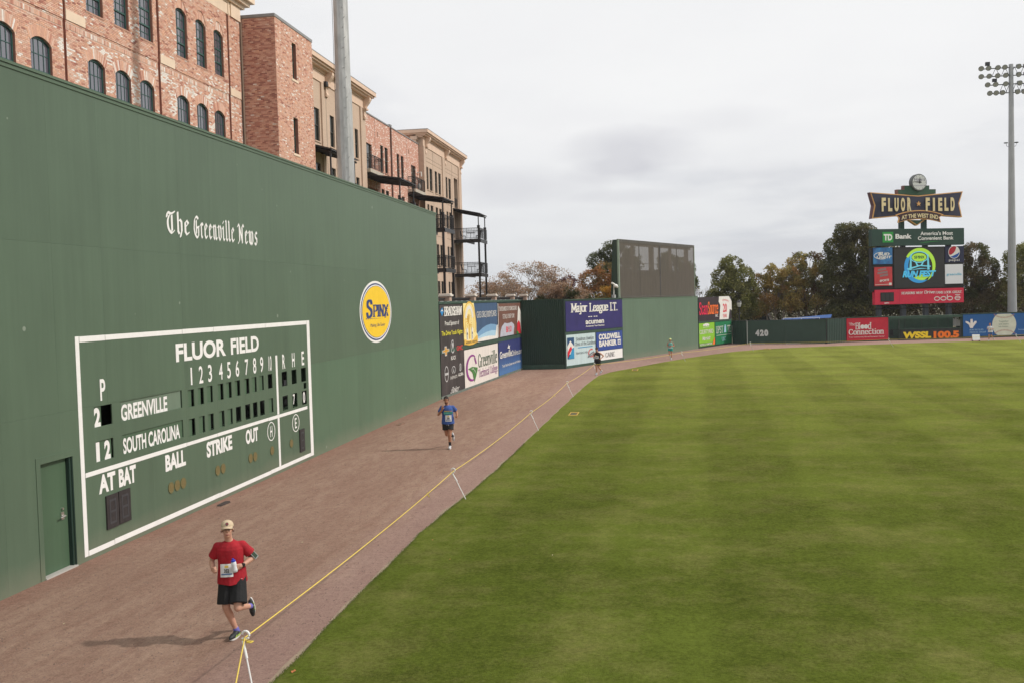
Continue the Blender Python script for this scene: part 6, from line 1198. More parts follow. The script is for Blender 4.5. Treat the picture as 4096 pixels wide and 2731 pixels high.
mb = MB(); mb.add([(10.7, 96.6, 2.07), (15.4, 96.6, 2.18), (15.8, 98.5, 2.42), (11.2, 98.5, 2.15), (10.7, 96.6, 2.05), (15.4, 96.6, 2.19), (15.8, 98.5, 2.47), (11.2, 98.5, 2.15)], [(0, 1, 2, 3), (7, 6, 5, 4), (0, 4, 5, 1), (1, 5, 6, 2), (3, 2, 6, 7)]); mb.build('canopy_top', col('shaded_canopy_blue', 45, 85, 145), TP); mb = MB(); [mb.tube([(a, b, 0), (a, b, 2.15)], .03, 6) for a in (11.1, 15.2) for b in (96.8, 98.3)]; mb.build('leg', GALV, TP)  # canopy blue is dimmed, its shade put into the colour
def parked_van(name, label, x, y, rz, m, h=2.1, L_=4.8):
    t = thing(name, label, 'van' if h > 1.9 else 'car', (x, y, 0), R(rz)); mb = MB(); mb.prism([(-L_/2, .35), (L_/2, .35), (L_/2, .9), (L_/2-.9, 1.1), (L_/2-1.5, h-.1), (L_/2-1.9, h), (-L_/2+.2, h), (-L_/2, h*.6)], -.9, .9); mb.build('body', m, t)
    mb = MB(); [mb.prism([(-L_/2+.35, 1.15), (L_/2-1.3, 1.15), (L_/2-1.75, h-.2), (-L_/2+.4, h-.2)], s*.905, s*.92) for s in (-1, 1)]; mb.build('window', GLASS2, t)
    for a in (-L_/2+.9, L_/2-.95):
        for s in (-1, 1): mb = MB(); mb.tube([(a, s*.75, .34), (a, s*.93, .34)], .34, 14); mb.build('wheel', BLK, t)
CARW = mat('white_car_paint', (.62, .63, .64), .3, .02); parked_van('parked_van', 'white van glimpsed through the trees beyond the ribbed corner fence', 10.6, 119, 4, CARW, 2.45, 5.4); parked_van('parked_car', 'pale car glimpsed under the trees right of the street lamp', 8.2, 113.0, -3, mat('silver_car_paint', (.45, .48, .48), .3, .02, metallic=.5), 1.75, 4.6)
parked_van('parked_van', 'white van glimpsed beneath the trees right of the scoreboard posts', 35.2, 119, 2, CARW, 2.3, 5.2)
# ================================================================ TREES
LEAF = mat('leaf_colour', (.1, .1, .05), .75, .05, 2, attr=True, spec=0.15)
_t = LEAF.node_tree; _b = _t.nodes['Principled BSDF']; _tr = _t.nodes.new('ShaderNodeBsdfTranslucent'); _ms = _t.nodes.new('ShaderNodeMixShader'); _ms.inputs[0].default_value = .45
_t.links.new(_b.inputs['Base Color'].links[0].from_socket, _tr.inputs[0]); _t.links.new(_b.outputs[0], _ms.inputs[1]); _t.links.new(_tr.outputs[0], _ms.inputs[2]); _t.links.new(_ms.outputs[0], _t.nodes['Material Output'].inputs['Surface'])
BARK = mat('grey_brown_bark', (.13, .10, .08), .9, .15, 3); BARKG = mat('pale_grey_bark', (.24, .20, .17), .9, .12, 3)
def leaves(P, size, cols_, name, parent, kind=None, flat=0.0):
    n = len(P); P = np.array(P, dtype=np.float32); a = rng.normal(size=(n, 3)); a[:, 2] *= (1-flat); a /= np.linalg.norm(a, axis=1)[:, None]; b = np.cross(a, rng.normal(size=(n, 3))); b /= np.linalg.norm(b, axis=1)[:, None]
    s = size*.62*rng.uniform(.55, 1.35, n)[:, None]; V = np.empty((n, 4, 3), dtype=np.float32)
    V[:, 0] = P-a*s; V[:, 1] = P-b*s*.55; V[:, 2] = P+a*s; V[:, 3] = P+b*s*.55
    me = bpy.data.meshes.new(name); me.from_pydata(V.reshape(-1, 3).tolist(), [], np.arange(4*n).reshape(-1, 4).tolist()); me.materials.append(LEAF)
    C = np.ones((n, 4), dtype=np.float32); cc = np.array(cols_, dtype=np.float32); patchv = np.array([noise.noise((float(p[0])*.55, float(p[1])*.55, float(p[2])*.55)) for p in P])
    ii = np.clip(((patchv*1.5+.5)*len(cc)+rng.normal(0, .55, n)).astype(int), 0, len(cc)-1); C[:, :3] = cc[ii]*rng.uniform(.75, 1.25, n)[:, None]
    at = me.attributes.new('tint', 'FLOAT_COLOR', 'FACE'); at.data.foreach_set('color', C.reshape(-1)); return link(name, me, parent, kind)
def blob_pts(cx, cy, cz, rx, ry, rz_, n, thr=-.12, f=.9):
    out_ = []
    while len(out_) < n:
        d = rng.normal(size=3); d /= np.linalg.norm(d); r_ = rng.uniform(.30, 1.12)**.5; k = 1+.24*noise.noise((d[0]*2.2+cx, d[1]*2.2+cy, d[2]*2.2+cz))
        p = (cx+d[0]*rx*r_*k, cy+d[1]*ry*r_*k, cz+d[2]*rz_*r_*k)
        if noise.noise((p[0]*f, p[1]*f, p[2]*f)) > thr: out_.append(p)
    return out_
def tree(label, x, y, blobs, cols_, size=.17, dens=1.0, trunk_r=.22, trunks=1, bark=None, thr=-.30, base=0.0, name='tree'):
    t = thing(name, label, 'tree', (x, y, 0)); P = []; mb = MB()
    for k in range(trunks):
        ox = (k-(trunks-1)/2)*.7; z_top = max(b[1] for b in blobs)*.75; mb.tube([(ox, 0, 0), (ox*1.3+.1, .1, z_top*.35), (ox*1.5-.1, 0, z_top*.7), (ox*1.2, .1, z_top)], trunk_r, 7, trunk_r*.25)
    for b in blobs:
        dx, z, rx, rz_ = b[:4]; vol = rx*rx*rz_; P += blob_pts(dx, b[4] if len(b) > 4 else 0, z, rx, rx*.9, rz_, int(dens*1000*vol**.72)+200, thr)
        s = Vector((dx*.12, 0, min(z*.55, z-.3)))
        for j in range(4): e_ = Vector((dx+rng.uniform(-.7, .7)*rx, rng.uniform(-.6, .6)*rx, z+rng.uniform(-.3, .85)*rz_)); m_ = s.lerp(e_, .5)+Vector((rng.uniform(-.2, .2), 0, .25)); mb.tube([s, m_, e_], trunk_r*.30, 5, .02)
    mb.build('trunk', bark or BARK, t); leaves(P, size, cols_, 'crown', t, flat=.2); return t
def branching(mb, p, d, L_, r_, depth, tips, spread=.55, up=.12):
    q = p+d*L_; mb.tube([p, p+d*L_*.5+Vector((rng.normal(0, .04)*L_, rng.normal(0, .04)*L_, 0)), q], r_, 5 if depth > 2 else 3, r_*.62, cap=False)
    if depth == 0: tips.append(q); return
    for k in range(2 if rng.random() < .45 else 3):
        nd = (d+Vector((rng.normal(0, spread), rng.normal(0, spread), rng.normal(up, spread*.45)))).normalized(); branching(mb, q, nd, L_*rng.uniform(.66, .9), r_*.62, depth-1, tips, spread, up)
def open_tree(label, x, y, stems, depth, L_, cols_, size, per, rad, bark, spread=.55, up=.08, r0=.16):
    t = thing('tree', label, 'tree', (x, y, 0)); mb = MB(); tips = []
    for sx, d in stems: branching(mb, Vector((sx, 0, 0)), Vector(d).normalized(), L_, r0, depth, tips, spread, up)
    mb.build('trunk', bark, t); P = []
    for q in tips:
        for _ in range(per): P.append((q.x+rng.normal(0, rad), q.y+rng.normal(0, rad), q.z+rng.normal(0.05, rad*.45)))
    if P: leaves(P, size, cols_, 'crown', t, flat=.6)
    return t
OLIVE = [(0.191, 0.198, 0.064), (0.25, 0.255, 0.083), (0.293, 0.281, 0.109), (0.16, 0.165, 0.064)]; DARKG = [(0.121, 0.127, 0.055), (0.166, 0.17, 0.066), (0.2, 0.177, 0.073), (0.104, 0.1, 0.049)]
RUST = [(0.336, 0.162, 0.061), (0.435, 0.217, 0.078), (0.273, 0.186, 0.077), (0.217, 0.17, 0.065)]; PINKB = [(0.42, 0.284, 0.199), (0.51, 0.372, 0.276), (0.36, 0.224, 0.129), (0.3, 0.224, 0.138)]; GOLDL = [(0.504, 0.269, 0.05), (0.37, 0.227, 0.05), (0.252, 0.202, 0.047)]; YELB = [(0.457, 0.336, 0.108), (0.336, 0.282, 0.097), (0.269, 0.236, 0.091), (0.403, 0.242, 0.091)]
open_tree('spreading tree with sparse pinkish tan foliage right of the steel balconies', -16.9, 112, [(0, (-.35, 0, 1)), (.3, (.25, .1, 1)), (-.2, (-.9, .1, .9)), (.2, (.8, 0, .9)), (0, (0, .3, 1)), (-.3, (-.6, -.2, .7)), (.3, (.5, .2, .8))], 5, 2.42, PINKB, .15, 20, .30, BARKG, .50, .02)
open_tree('low sparse tan tree behind the legs of the steel balconies', -21.6, 116, [(0, (-.2, 0, 1)), (.3, (.4, .1, 1)), (-.2, (-.8, .1, .8))], 4, 1.75, PINKB+GOLDL[:1], .15, 24, .32, BARKG, .5, .0)
tree('small dark red leaved tree between the tan tree and the pinkish bush', -13.0, 113, [(-.5, 5.4, 1.5, 1.1), (.7, 5.9, 1.3, 1.1), (1.6, 6.6, 1.0, .8), (0, 3.5, 2.0, 1.6)], [(.16, .055, .05), (.20, .085, .07), (.12, .05, .045)], .15, .8, .12)
tree('rounded bush of pinkish seed heads over dark green leaves above the piers', -11.4, 105, [(-1.2, 5.0, 1.5, 1.3), (.6, 5.5, 1.5, 1.2), (-1.9, 3.6, 1.5, 1.5), (1.9, 4.5, 1.3, 1.2), (2.2, 3.2, 1.3, 1.3), (0, 2.8, 2.2, 2.0)], PINKB+[(.060, .070, .028), (.08, .085, .03)], .15, 1.35, .14, thr=-.2)
tree('rust brown tree standing left of the mesh screen', -7.6, 117, [(-1.6, 6.6, 1.5, 1.6), (.2, 7.4, 1.6, 1.5), (1.5, 6.2, 1.5, 1.5), (-.6, 4.6, 2.3, 1.9), (1.6, 4.0, 1.8, 1.8), (-2.2, 4.0, 1.3, 1.4)], RUST, .16, 1.1, .2, thr=-.28)
tree('tall green tree rising highest behind the dark side of the mesh screen', -6.6, 126, [(-2.2, 9.4, 1.5, 1.3), (-.6, 10.4, 1.5, 1.4), (1.2, 10.1, 1.6, 1.3), (1.6, 9.0, 1.8, 1.5), (-.8, 8.0, 1.7, 1.3), (.8, 6.6, 1.8, 1.5)], [(.10, .115, .045), (.13, .14, .055), (.085, .093, .04)], .19, .85, .24, thr=-.18)
tree('low golden orange tree at the left foot of the mesh screen', -6.0, 108, [(-.9, 4.9, 1.1, 1.0), (.5, 5.3, 1.2, 1.1), (0, 3.6, 1.7, 1.4), (1.4, 4.1, 1.0, 1.1)], GOLDL, .15, 1.3, .12)
tree('green tree seen through the mesh screen', .3, 122, [(-1.2, 6.4, 1.9, 1.7), (1.1, 7.6, 2.0, 1.8), (-.2, 8.9, 1.5, 1.2), (2.2, 6.3, 1.3, 1.6), (-2.9, 5.2, 1.6, 1.3)], [(.10, .12, .045), (.13, .145, .05)], .18, 1.2, .22)
open_tree('bare twiggy tree between the mesh screen and the olive green tree', 4.0, 114, [(0, (-.1, 0, 1)), (.2, (.35, .1, 1)), (-.2, (-.35, .1, 1)), (.5, (.1, 0, 1))], 4, 1.75, YELB, .09, 1, .2, mat('twig_bark', (.20, .16, .14), .9, .1, 3), .34, .2, .09)
tree('rounded olive green tree behind the white jersey banner', 7.25, 112, [(-.2, 7.9, 1.3, 1.1), (-.9, 6.4, 1.5, 1.4), (.9, 6.6, 1.5, 1.3), (0, 5.0, 2.2, 1.6), (1.8, 4.9, 1.3, 1.4), (-1.8, 4.0, 1.5, 1.5), (.6, 3.2, 2.3, 1.6)], OLIVE, .17, 1.3, .22)
tree('loose yellowish brown tree with drooping leaf sprays in the middle of the row', 11.9, 113, [(-1.5, 5.8, 1.3, 1.2), (0, 6.9, 1.4, 1.1), (1.6, 6.4, 1.4, 1.2), (-.6, 4.4, 2.0, 1.5), (1.6, 4.2, 1.9, 1.6), (-2.1, 3.2, 1.5, 1.4)], YELB, .17, 1.0, .14, 3, BARKG, thr=-.22)
tree('brown and olive tree with thin pale trunks left of the tallest dark tree', 15.6, 115, [(-.8, 8.2, 1.3, 1.1), (.9, 8.0, 1.4, 1.2), (-.2, 6.5, 1.9, 1.4), (1.7, 6.2, 1.4, 1.4), (-1.8, 6.3, 1.2, 1.2), (0, 4.4, 2.6, 1.7)], YELB[:2]+OLIVE[2:]+[(.13, .075, .03)], .17, 1.0, .13, 3, BARKG, thr=-.25)
tree('tallest dense dark green tree left of the scoreboard tower', 20.4, 112.5, [(-.6, 11.0, 1.5, 1.3), (1.2, 10.9, 1.4, 1.3), (-1.6, 9.4, 1.6, 1.4), (.6, 9.2, 2.2, 1.6), (2.3, 9.4, 1.3, 1.3), (-1.4, 7.2, 2.2, 1.7), (1.4, 7.0, 2.3, 1.8), (-1.2, 5.0, 2.6, 1.8), (1.8, 4.6, 2.5, 1.9), (0, 2.6, 3.2, 1.8)], DARKG, .18, 1.6, .3, thr=-.3)
tree('dark tree behind the scoreboard tower', 25.5, 114, [(-1, 7.5, 2.2, 2.0), (1.5, 6.8, 2.2, 2.0), (0, 4.3, 3.2, 2.2)], DARKG, .19, 1.3, .25, thr=-.3)
tree('brown green tree right behind the scoreboard tower', 33.2, 114, [(-1.6, 7.4, 1.7, 1.6), (.3, 8.5, 1.5, 1.2), (1.4, 6.6, 1.6, 1.5), (-.8, 5.2, 2.4, 1.8), (1.8, 4.4, 1.8, 1.6), (-2.6, 4.6, 1.8, 1.8), (0, 2.8, 3.0, 1.6)], [(.15, .12, .06), (.18, .13, .07), (.11, .10, .045), (.12, .125, .05)], .17, 1.25, .2, thr=-.3)
tree('olive tree behind the distant floodlight mast', 38.4, 113, [(-.8, 7.6, 1.5, 1.5), (.8, 8.2, 1.6, 1.4), (0, 5.6, 2.3, 1.8), (-1.4, 4.0, 1.8, 1.6), (1.8, 4.2, 2.0, 1.8)], OLIVE+YELB[2:3], .17, 1.2, .2)
# undergrowth and far wood that read as one mass
P = []
for x in np.arange(-34, 64, 1.6):
    h = 3.4+1.3*noise.noise((x*.25, 4, 1))+(1.2 if 8 < x < 34 else 0) - (1.6 if x < -2 else 0); P += blob_pts(x, 121+2*noise.noise((x*.4, 0, 0)), h*.55, 1.5, 1.2, h*.52, 900, -.5)
leaves(P, .24, [(.085, .078, .038), (.11, .088, .042), (.07, .068, .032), (.13, .092, .046)], 'undergrowth', None, 'stuff')
P = []
for x in np.arange(-120, 160, 5.0):
    h = 5+1.8*noise.noise((x*.1, 8, 1)); P += blob_pts(x, 165+6*noise.noise((x*.1, 0, 0)), h*.5, 4.5, 3, h*.55, 260, -.5)
leaves(P, .5, [(.06, .055, .03), (.075, .065, .035), (.05, .05, .026)], 'far_woods', None, 'stuff')

# ================================================================ RUNNERS
def sph(mb, c, r, n=14, k=9, rot=None):
    r = r if isinstance(r, (tuple, list)) else (r, r, r); vs = []
    for i in range(1, k):
        t = math.pi*i/k
        for j in range(n): v = Vector((r[0]*math.sin(t)*math.cos(2*math.pi*j/n), r[1]*math.sin(t)*math.sin(2*math.pi*j/n), r[2]*math.cos(t))); vs.append(v)
    vs += [Vector((0, 0, r[2])), Vector((0, 0, -r[2]))]; T_ = len(vs)-2
    if rot is not None: vs = [rot @ v for v in vs]
    vs = [v+Vector(c) for v in vs]; fs = [(T_, j, (j+1) % n) for j in range(n)]
    for i in range(k-2): fs += [(i*n+j, (i+1)*n+j, (i+1)*n+(j+1) % n, i*n+(j+1) % n) for j in range(n)]
    fs += [((k-2)*n+(j+1) % n, (k-2)*n+j, T_+1) for j in range(n)]; mb.add(vs, fs)
def cap(mb, a, ra, b, rb, n=14, sx=1.0):
    a, b = Vector(a), Vector(b); d = (b-a); L_ = d.length
    if L_ < 1e-6: return sph(mb, a, ra)
    q = d.to_track_quat('Z', 'X').to_matrix(); sph(mb, a, ra, n, 8, q); sph(mb, b, rb, n, 8, q)
    vs = []
    for P_, r_ in ((a, ra), (b, rb)): vs += [P_+q @ Vector((r_*math.cos(2*math.pi*j/n), r_*math.sin(2*math.pi*j/n), 0)) for j in range(n)]
    mb.add(vs, [(j, (j+1) % n, n+(j+1) % n, n+j) for j in range(n)]+[tuple(range(n-1, -1, -1)), tuple(n+j for j in range(n))])
def skin(mb, name, m, parent, vox, it=6, kind=None):
    me = mb.mesh(name, m); o = bpy.data.objects.new(name, me); COL.objects.link(o)
    r_ = o.modifiers.new('r', 'REMESH'); r_.mode = 'VOXEL'; r_.voxel_size = vox; s_ = o.modifiers.new('s', 'SMOOTH'); s_.factor = .5; s_.iterations = it
    bpy.context.view_layer.update(); dg = bpy.context.evaluated_depsgraph_get(); m2 = bpy.data.meshes.new_from_object(o.evaluated_get(dg)); bpy.data.objects.remove(o); bpy.data.meshes.remove(me)
    m2.name = name; m2.polygons.foreach_set('use_smooth', [True]*len(m2.polygons)); return link(name, m2, parent)
def hand(mb, w, d, side, curl=1.0, r=.0085, thumb=None, palm=None):
    """w wrist, d pointing direction, palm = palm normal; four curled fingers and a thumb"""
    w = Vector(w); d = Vector(d).normalized(); n_ = Vector(palm).normalized(); s = d.cross(n_).normalized()*side
    c = w+d*.055; cap(mb, w+d*.01, .026, w+d*.03, .026)
    for k in range(4): cap(mb, w+d*.02+s*(.020*(1.5-k)*.8), .016, w+d*.085+s*(.021*(1.5-k)), .0125, 8)
    for k, L_ in enumerate((.9, 1.0, .95, .78)):
        p = w+d*.088+s*(.0215*(1.5-k)); a = 0.0
        for seg, l in enumerate((.036, .026, .020)):
            a += curl*(.75, .95, .75)[seg]; dd = (d*math.cos(a)+n_*math.sin(a)); q = p+dd*l*L_; cap(mb, p, r*(1-.08*seg), q, r*(.92-.08*seg), 8); p = q
    p = w+d*.03+s*.028; q = p+(d*.7+s*.55+n_*.45).normalized()*.04; cap(mb, p, .0125, q, .0105, 8); e_ = q+(d*.75-s*.15+n_*.75).normalized()*.034; cap(mb, q, .0105, e_, .0085, 8)
def mk_skin(name, c): 
    m = mat(name, c, .55, .05, 14); m.node_tree.nodes['Principled BSDF'].inputs['Subsurface Weight'].default_value = .08; m.node_tree.nodes['Principled BSDF'].inputs['Subsurface Radius'].default_value = (.02, .01, .006); return m
def head(par, c, yaw_=0.0, tilt=0.0, skinm=None, hair=None, fem=False, beard=None, vox=.006):
    """head parts in head space (front is -y) then turned; returns matrix"""
    Mh = Matrix.Translation(c) @ Matrix.Rotation(yaw_, 4, 'Z') @ Matrix.Rotation(tilt, 4, 'X'); return Mh
def runner(name_label, loc, rz, J, mats, vox=.0075, scale=1.0, opts=None):
    opts = opts or {}; t = thing('person', name_label, 'person', loc, rz); t.scale = (scale,)*3
    S = mats['skin']; V = lambda k: Vector(J[k]); mb = MB(); w = opts.get('w', 1.0)
    # torso core
    pel, che, neck, hd = V('pelvis'), V('chest'), V('neck'), V('head')
    sph(mb, pel, (.150*w, .11*w, .11)); sph(mb, pel.lerp(che, .5), (.135*w, .10*w, .14)); sph(mb, che, (.165*w, .115*w, .15)); cap(mb, che+Vector((0, .01, .12)), .075, neck, .055); cap(mb, neck, .054, hd+Vector((0, .015, -.06)), .054)
    for s in 'LR':
        sh, el, wr, hp, kn, an, toe = (V(k+s) for k in ('sh', 'el', 'wr', 'hip', 'kn', 'an', 'toe'))
        cap(mb, che+Vector((0, 0, .10)), .07, sh, .058*w); cap(mb, sh, .053*w, sh.lerp(el, .5), .046*w); cap(mb, sh.lerp(el, .5), .046*w, el, .036*w); ml = el.lerp(wr, .3); cap(mb, el, .037*w, ml, .041*w); cap(mb, ml, .041*w, wr, .025)
        cap(mb, hp, .092*w, hp.lerp(kn, .5), .076*w); cap(mb, hp.lerp(kn, .5), .076*w, kn, .054*w); cf = kn.lerp(an, .32); ax = (an-kn).normalized(); bk = Vector((0, 1, 0)); bk = (bk-ax*bk.dot(ax)); bk = bk.normalized()*.018 if bk.length > .1 else bk; cap(mb, kn, .052*w, cf+bk, .057*w); cap(mb, cf+bk, .057*w, kn.lerp(an, .75), .040); cap(mb, kn.lerp(an, .75), .040, an, .036)
        hand(mb, wr, Vector(J.get('hd'+s, tuple(wr-el))), 1 if s == 'L' else -1, opts.get('curl'+s, 1.0), palm=J.get('pm'+s, (0, .3, -1)))
    # head
    hr = Matrix.Rotation(opts.get('yaw', 0), 3, 'Z') @ Matrix.Rotation(opts.get('tilt', 0), 3, 'X'); HP = lambda x, y, z: hd+hr @ Vector((x, y, z))
    sph(mb, HP(0, .012, .035), (.076, .094, .088), rot=hr); sph(mb, HP(0, -.020, -.03), (.060, .070, .078), rot=hr); sph(mb, HP(0, -.045, -.088), (.030, .032, .024), rot=hr)
    for s in (-1, 1): sph(mb, HP(s*.034, -.058, -.022), (.022, .020, .018), rot=hr); sph(mb, HP(s*.079, .01, -.01), (.010, .018, .030), 8, 6, hr)
    cap(mb, HP(0, -.080, .020), .0095, HP(0, -.098, -.018), .0125, 8); sph(mb, HP(0, -.094, -.024), (.017, .012, .010), 8, 6, hr); cap(mb, HP(-.03, -.080, .034), .010, HP(.03, -.080, .034), .010, 8)
    cap(mb, HP(-.018, -.083, -.056), .0065, HP(.018, -.083, -.056), .0065, 6); cap(mb, HP(-.015, -.081, -.068), .007, HP(.015, -.081, -.068), .007, 6)
    skin(mb, 'body', S, t, vox, 4)
    mb = MB(); [sph(mb, HP(s*.029, -.083, .010), (.0105, .006, .006), 8, 6, hr) for s in (-1, 1)]; e_ = mb.build('eye', mats.get('eye', DARKEYE), t, smooth=True)
    mb = MB(); cap(mb, HP(-.019, -.088, -.060), .0042, HP(.019, -.088, -.060), .0042, 6); cap(mb, HP(-.014, -.0885, -.067), .0050, HP(.014, -.0885, -.067), .0050, 6); mb.build('mouth', LIP, t, smooth=True)
    # hair
    hm = mats.get('hair')
    if hm:
        mb = MB(); sph(mb, HP(0, .022, .045), (.082, .096, .088), rot=hr); sph(mb, HP(0, .055, .0), (.074, .062, .082), rot=hr)
        for s in (-1, 1): sph(mb, HP(s*.066, -.008, .012), (.014, .034, .042), rot=hr)
        if opts.get('ponytail'): cap(mb, HP(0, .10, .03), .028, HP(.05, .16, -.08), .016)
        me = skin(mb, 'hair', hm, t, .008, 2); 
        # keep the face free: cut away hair in front of the brow
        md = me.data; inv = hr.inverted(); vs_keep = []
        import bmesh
        bm = bmesh.new(); bm.from_mesh(md); dele = [v for v in bm.verts if (lambda q: (q.y < -.045 and q.z < .062) or (q.y < .0 and q.z < .0))(inv @ (v.co-hd))]; bmesh.ops.delete(bm, geom=dele, context='VERTS'); bm.to_mesh(md); bm.free()
    if mats.get('beard'):
        mb = MB(); sph(mb, HP(0, -.024, -.072), (.058, .066, .044), rot=hr); sph(mb, HP(0, -.05, -.093), (.036, .038, .022), rot=hr); cap(mb, HP(-.024, -.088, -.047), .006, HP(.024, -.088, -.047), .006, 6)
        b_ = skin(mb, 'beard', mats['beard'], t, .007, 2); import bmesh
        bm = bmesh.new(); bm.from_mesh(b_.data); inv = hr.inverted(); dele = [v for v in bm.verts if (lambda q: q.z > -.040 or (abs(q.x) < .022 and -.074 < q.z < -.050))(inv @ (v.co-hd))]; bmesh.ops.delete(bm, geom=dele, context='VERTS'); bm.to_mesh(b_.data); bm.free()
    # shirt
    if mats.get('shirt'):
        mb = MB(); lo = opts.get('loose', .018); hem = opts.get('hem', -.07); slv = opts.get('sleeve', .62)
        c_ = che+Vector((0, 0, .03)); sph(mb, c_, (.172*w+lo, .120*w+lo, .155)); sph(mb, pel.lerp(che, .55), (.150*w+lo, .112*w+lo, .17)); 
        for k in range(3): z_ = hem*(1-k*.45); n2 = 22; mb2 = None
        rr = [(pel+Vector((0, 0, hem)), .188*w+lo*1.3, .158*w+lo*1.3), (pel+Vector((0, 0, .08)), .172*w+lo*1.1, .132*w+lo), (pel.lerp(che, .6), .160*w+lo, .120*w+lo), (che+Vector((0, 0, .06)), .172*w+lo, .118*w+lo), (che+Vector((0, 0, .14)), .13*w, .09*w)]
        vs = []; n2 = 26
        for i, (p, a, b) in enumerate(rr): vs += [(p.x+a*math.cos(2*math.pi*j/n2)*(1+(.03*math.sin(j*2.2+i) if i < 2 else 0)), p.y+b*math.sin(2*math.pi*j/n2)*(1+(.035*math.sin(j*1.7+i*2) if i < 2 else 0)), p.z+(.012*math.sin(j*.9) if i == 0 else 0)) for j in range(n2)]
        mb.add(vs, [(i*n2+j, i*n2+(j+1) % n2, (i+1)*n2+(j+1) % n2, (i+1)*n2+j) for i in range(len(rr)-1) for j in range(n2)]+[tuple(range(n2-1, -1, -1)), tuple((len(rr)-1)*n2+j for j in range(n2))])
        cap(mb, che+Vector((0, .01, .12)), .088, neck+Vector((0, .012, -.045)), .066)
        for s in 'LR':
            sh, el = V('sh'+s), V('el'+s)
            if slv > .15: cap(mb, che+Vector((0, 0, .075)), .078, sh, .062*w+lo*.25); e2 = sh.lerp(el, slv); cap(mb, sh, .061*w+lo*.25, e2.lerp(sh, .15), .052*w+lo*.8); d = (el-sh).normalized(); q = d.to_track_quat('Z', 'X').to_matrix(); vs = []
            if slv > .15:
                for P_, r_ in ((sh.lerp(e2, .4), .057*w+lo*.5), (e2, .055*w+lo*1.2)): vs += [P_+q @ Vector((r_*math.cos(2*math.pi*j/14), r_*math.sin(2*math.pi*j/14), 0)) for j in range(14)]
                mb.add(vs, [(j, (j+1) % 14, 14+(j+1) % 14, 14+j) for j in range(14)]+[tuple(range(13, -1, -1)), tuple(14+j for j in range(14))])
            else: cap(mb, che+Vector((0, 0, .08)), .075, sh.lerp(che, .42)+Vector((0, 0, .045)), .045)
        skin(mb, 'shirt', mats['shirt'], t, vox, 5)
    # shorts
    mb = MB(); ll = opts.get('shorts', .62); lo = opts.get('loose', .018); sph(mb, pel+Vector((0, 0, -.01)), (.162*w+lo*.3, .118*w+lo*.3, .10))
    for s in 'LR':
        hp, kn = V('hip'+s), V('kn'+s); e2 = hp.lerp(kn, ll); d = (kn-hp).normalized(); q = d.to_track_quat('Z', 'X').to_matrix(); vs = []
        fl = opts.get('flare', .028)
        rings_ = ((hp+Vector((0, 0, .05)), .092*w+lo*.5), (hp.lerp(e2, .5), .094*w+fl*.5), (e2, .088*w+fl))
        for i, (P_, r_) in enumerate(rings_): vs += [P_+q @ Vector((r_*math.cos(2*math.pi*j/16)*(1+.05*math.sin(3*j+i)), r_*math.sin(2*math.pi*j/16), 0)) for j in range(16)]
        mb.add(vs, [(i*16+j, i*16+(j+1) % 16, (i+1)*16+(j+1) % 16, (i+1)*16+j) for i in range(2) for j in range(16)]+[tuple(range(15, -1, -1)), tuple(32+j for j in range(16))])
    skin(mb, 'shorts', mats['shorts'], t, vox, 4)
    # socks and shoes
    for s in 'LR':
        kn, an, toe = V('kn'+s), V('an'+s), V('toe'+s); f = (toe-an); ax = (kn-an).normalized(); dn = Vector(J.get('sole'+s, (0, 0, -1))).normalized(); fw = (f-dn*f.dot(dn)).normalized()
        sk = MB(); cap(sk, an-ax*.01, .042, an+ax*opts.get('sock', .055), .043); so = skin(sk, 'sock', mats['sock'], t, .009, 1)
        heel = an-fw*.045+dn*.045; sh_ = MB(); cap(sh_, heel, .036, heel+fw*.05, .040); cap(sh_, heel+fw*.05, .040, heel+fw*.17, .040); cap(sh_, heel+fw*.17, .040, heel+fw*.225+dn*.006, .028); cap(sh_, an+dn*.01, .043, heel+fw*.10-dn*.012, .038)
        so = skin(sh_, 'shoe', mats['shoe'], t, .008, 3)
        sl = MB(); side_ = fw.cross(dn).normalized(); N2 = 20; vs = []
        for kk, dz in ((0, .026), (1, .050)):
            for j in range(N2): a = 2*math.pi*j/N2; L_ = math.cos(a); W_ = math.sin(a)*(.040+.008*L_); vs.append(heel+fw*(.095+.142*L_)+side_*W_+dn*(dz-(.012*max(0, L_-.6)/.4 if kk else 0)))
        sl.add(vs, [tuple(range(N2-1, -1, -1)), tuple(N2+j for j in range(N2))]+[(j, (j+1) % N2, N2+(j+1) % N2, N2+j) for j in range(N2)]); sl.build('sole', mats['sole'], so)
        if mats.get('accent'):
            ac = MB(); [cap(ac, heel+fw*(.02+.05*k)+side_*sg*.036-dn*.002, .007, heel+fw*(.05+.05*k)+side_*sg*.040+dn*.022, .006, 6) for k in range(3) for sg in (-1, 1)]; cap(ac, an-fw*.035-dn*.02, .012, an-fw*.03+dn*.01, .012, 8); ac.build('shoe_stripe', mats['accent'], so)
    return t, HP
DARKEYE = mat('dark_eye', (.02, .015, .012), .2, 0); LIP = mat('lip', (.36, .13, .11), .6, 0)
SK1 = mk_skin('light_skin', (.55, .30, .21)); SK2 = mk_skin('tanned_skin', (.42, .20, .12)); SK3 = mk_skin('sun_tanned_skin', (.44, .21, .14))
BIB = mat('race_bib_white', (.70, .70, .70), .6, .03); BIBB = mat('race_bib_blue', (.10, .16, .30), .6, 0); BIBY = mat('race_bib_yellow', (.70, .48, .08), .6, 0)
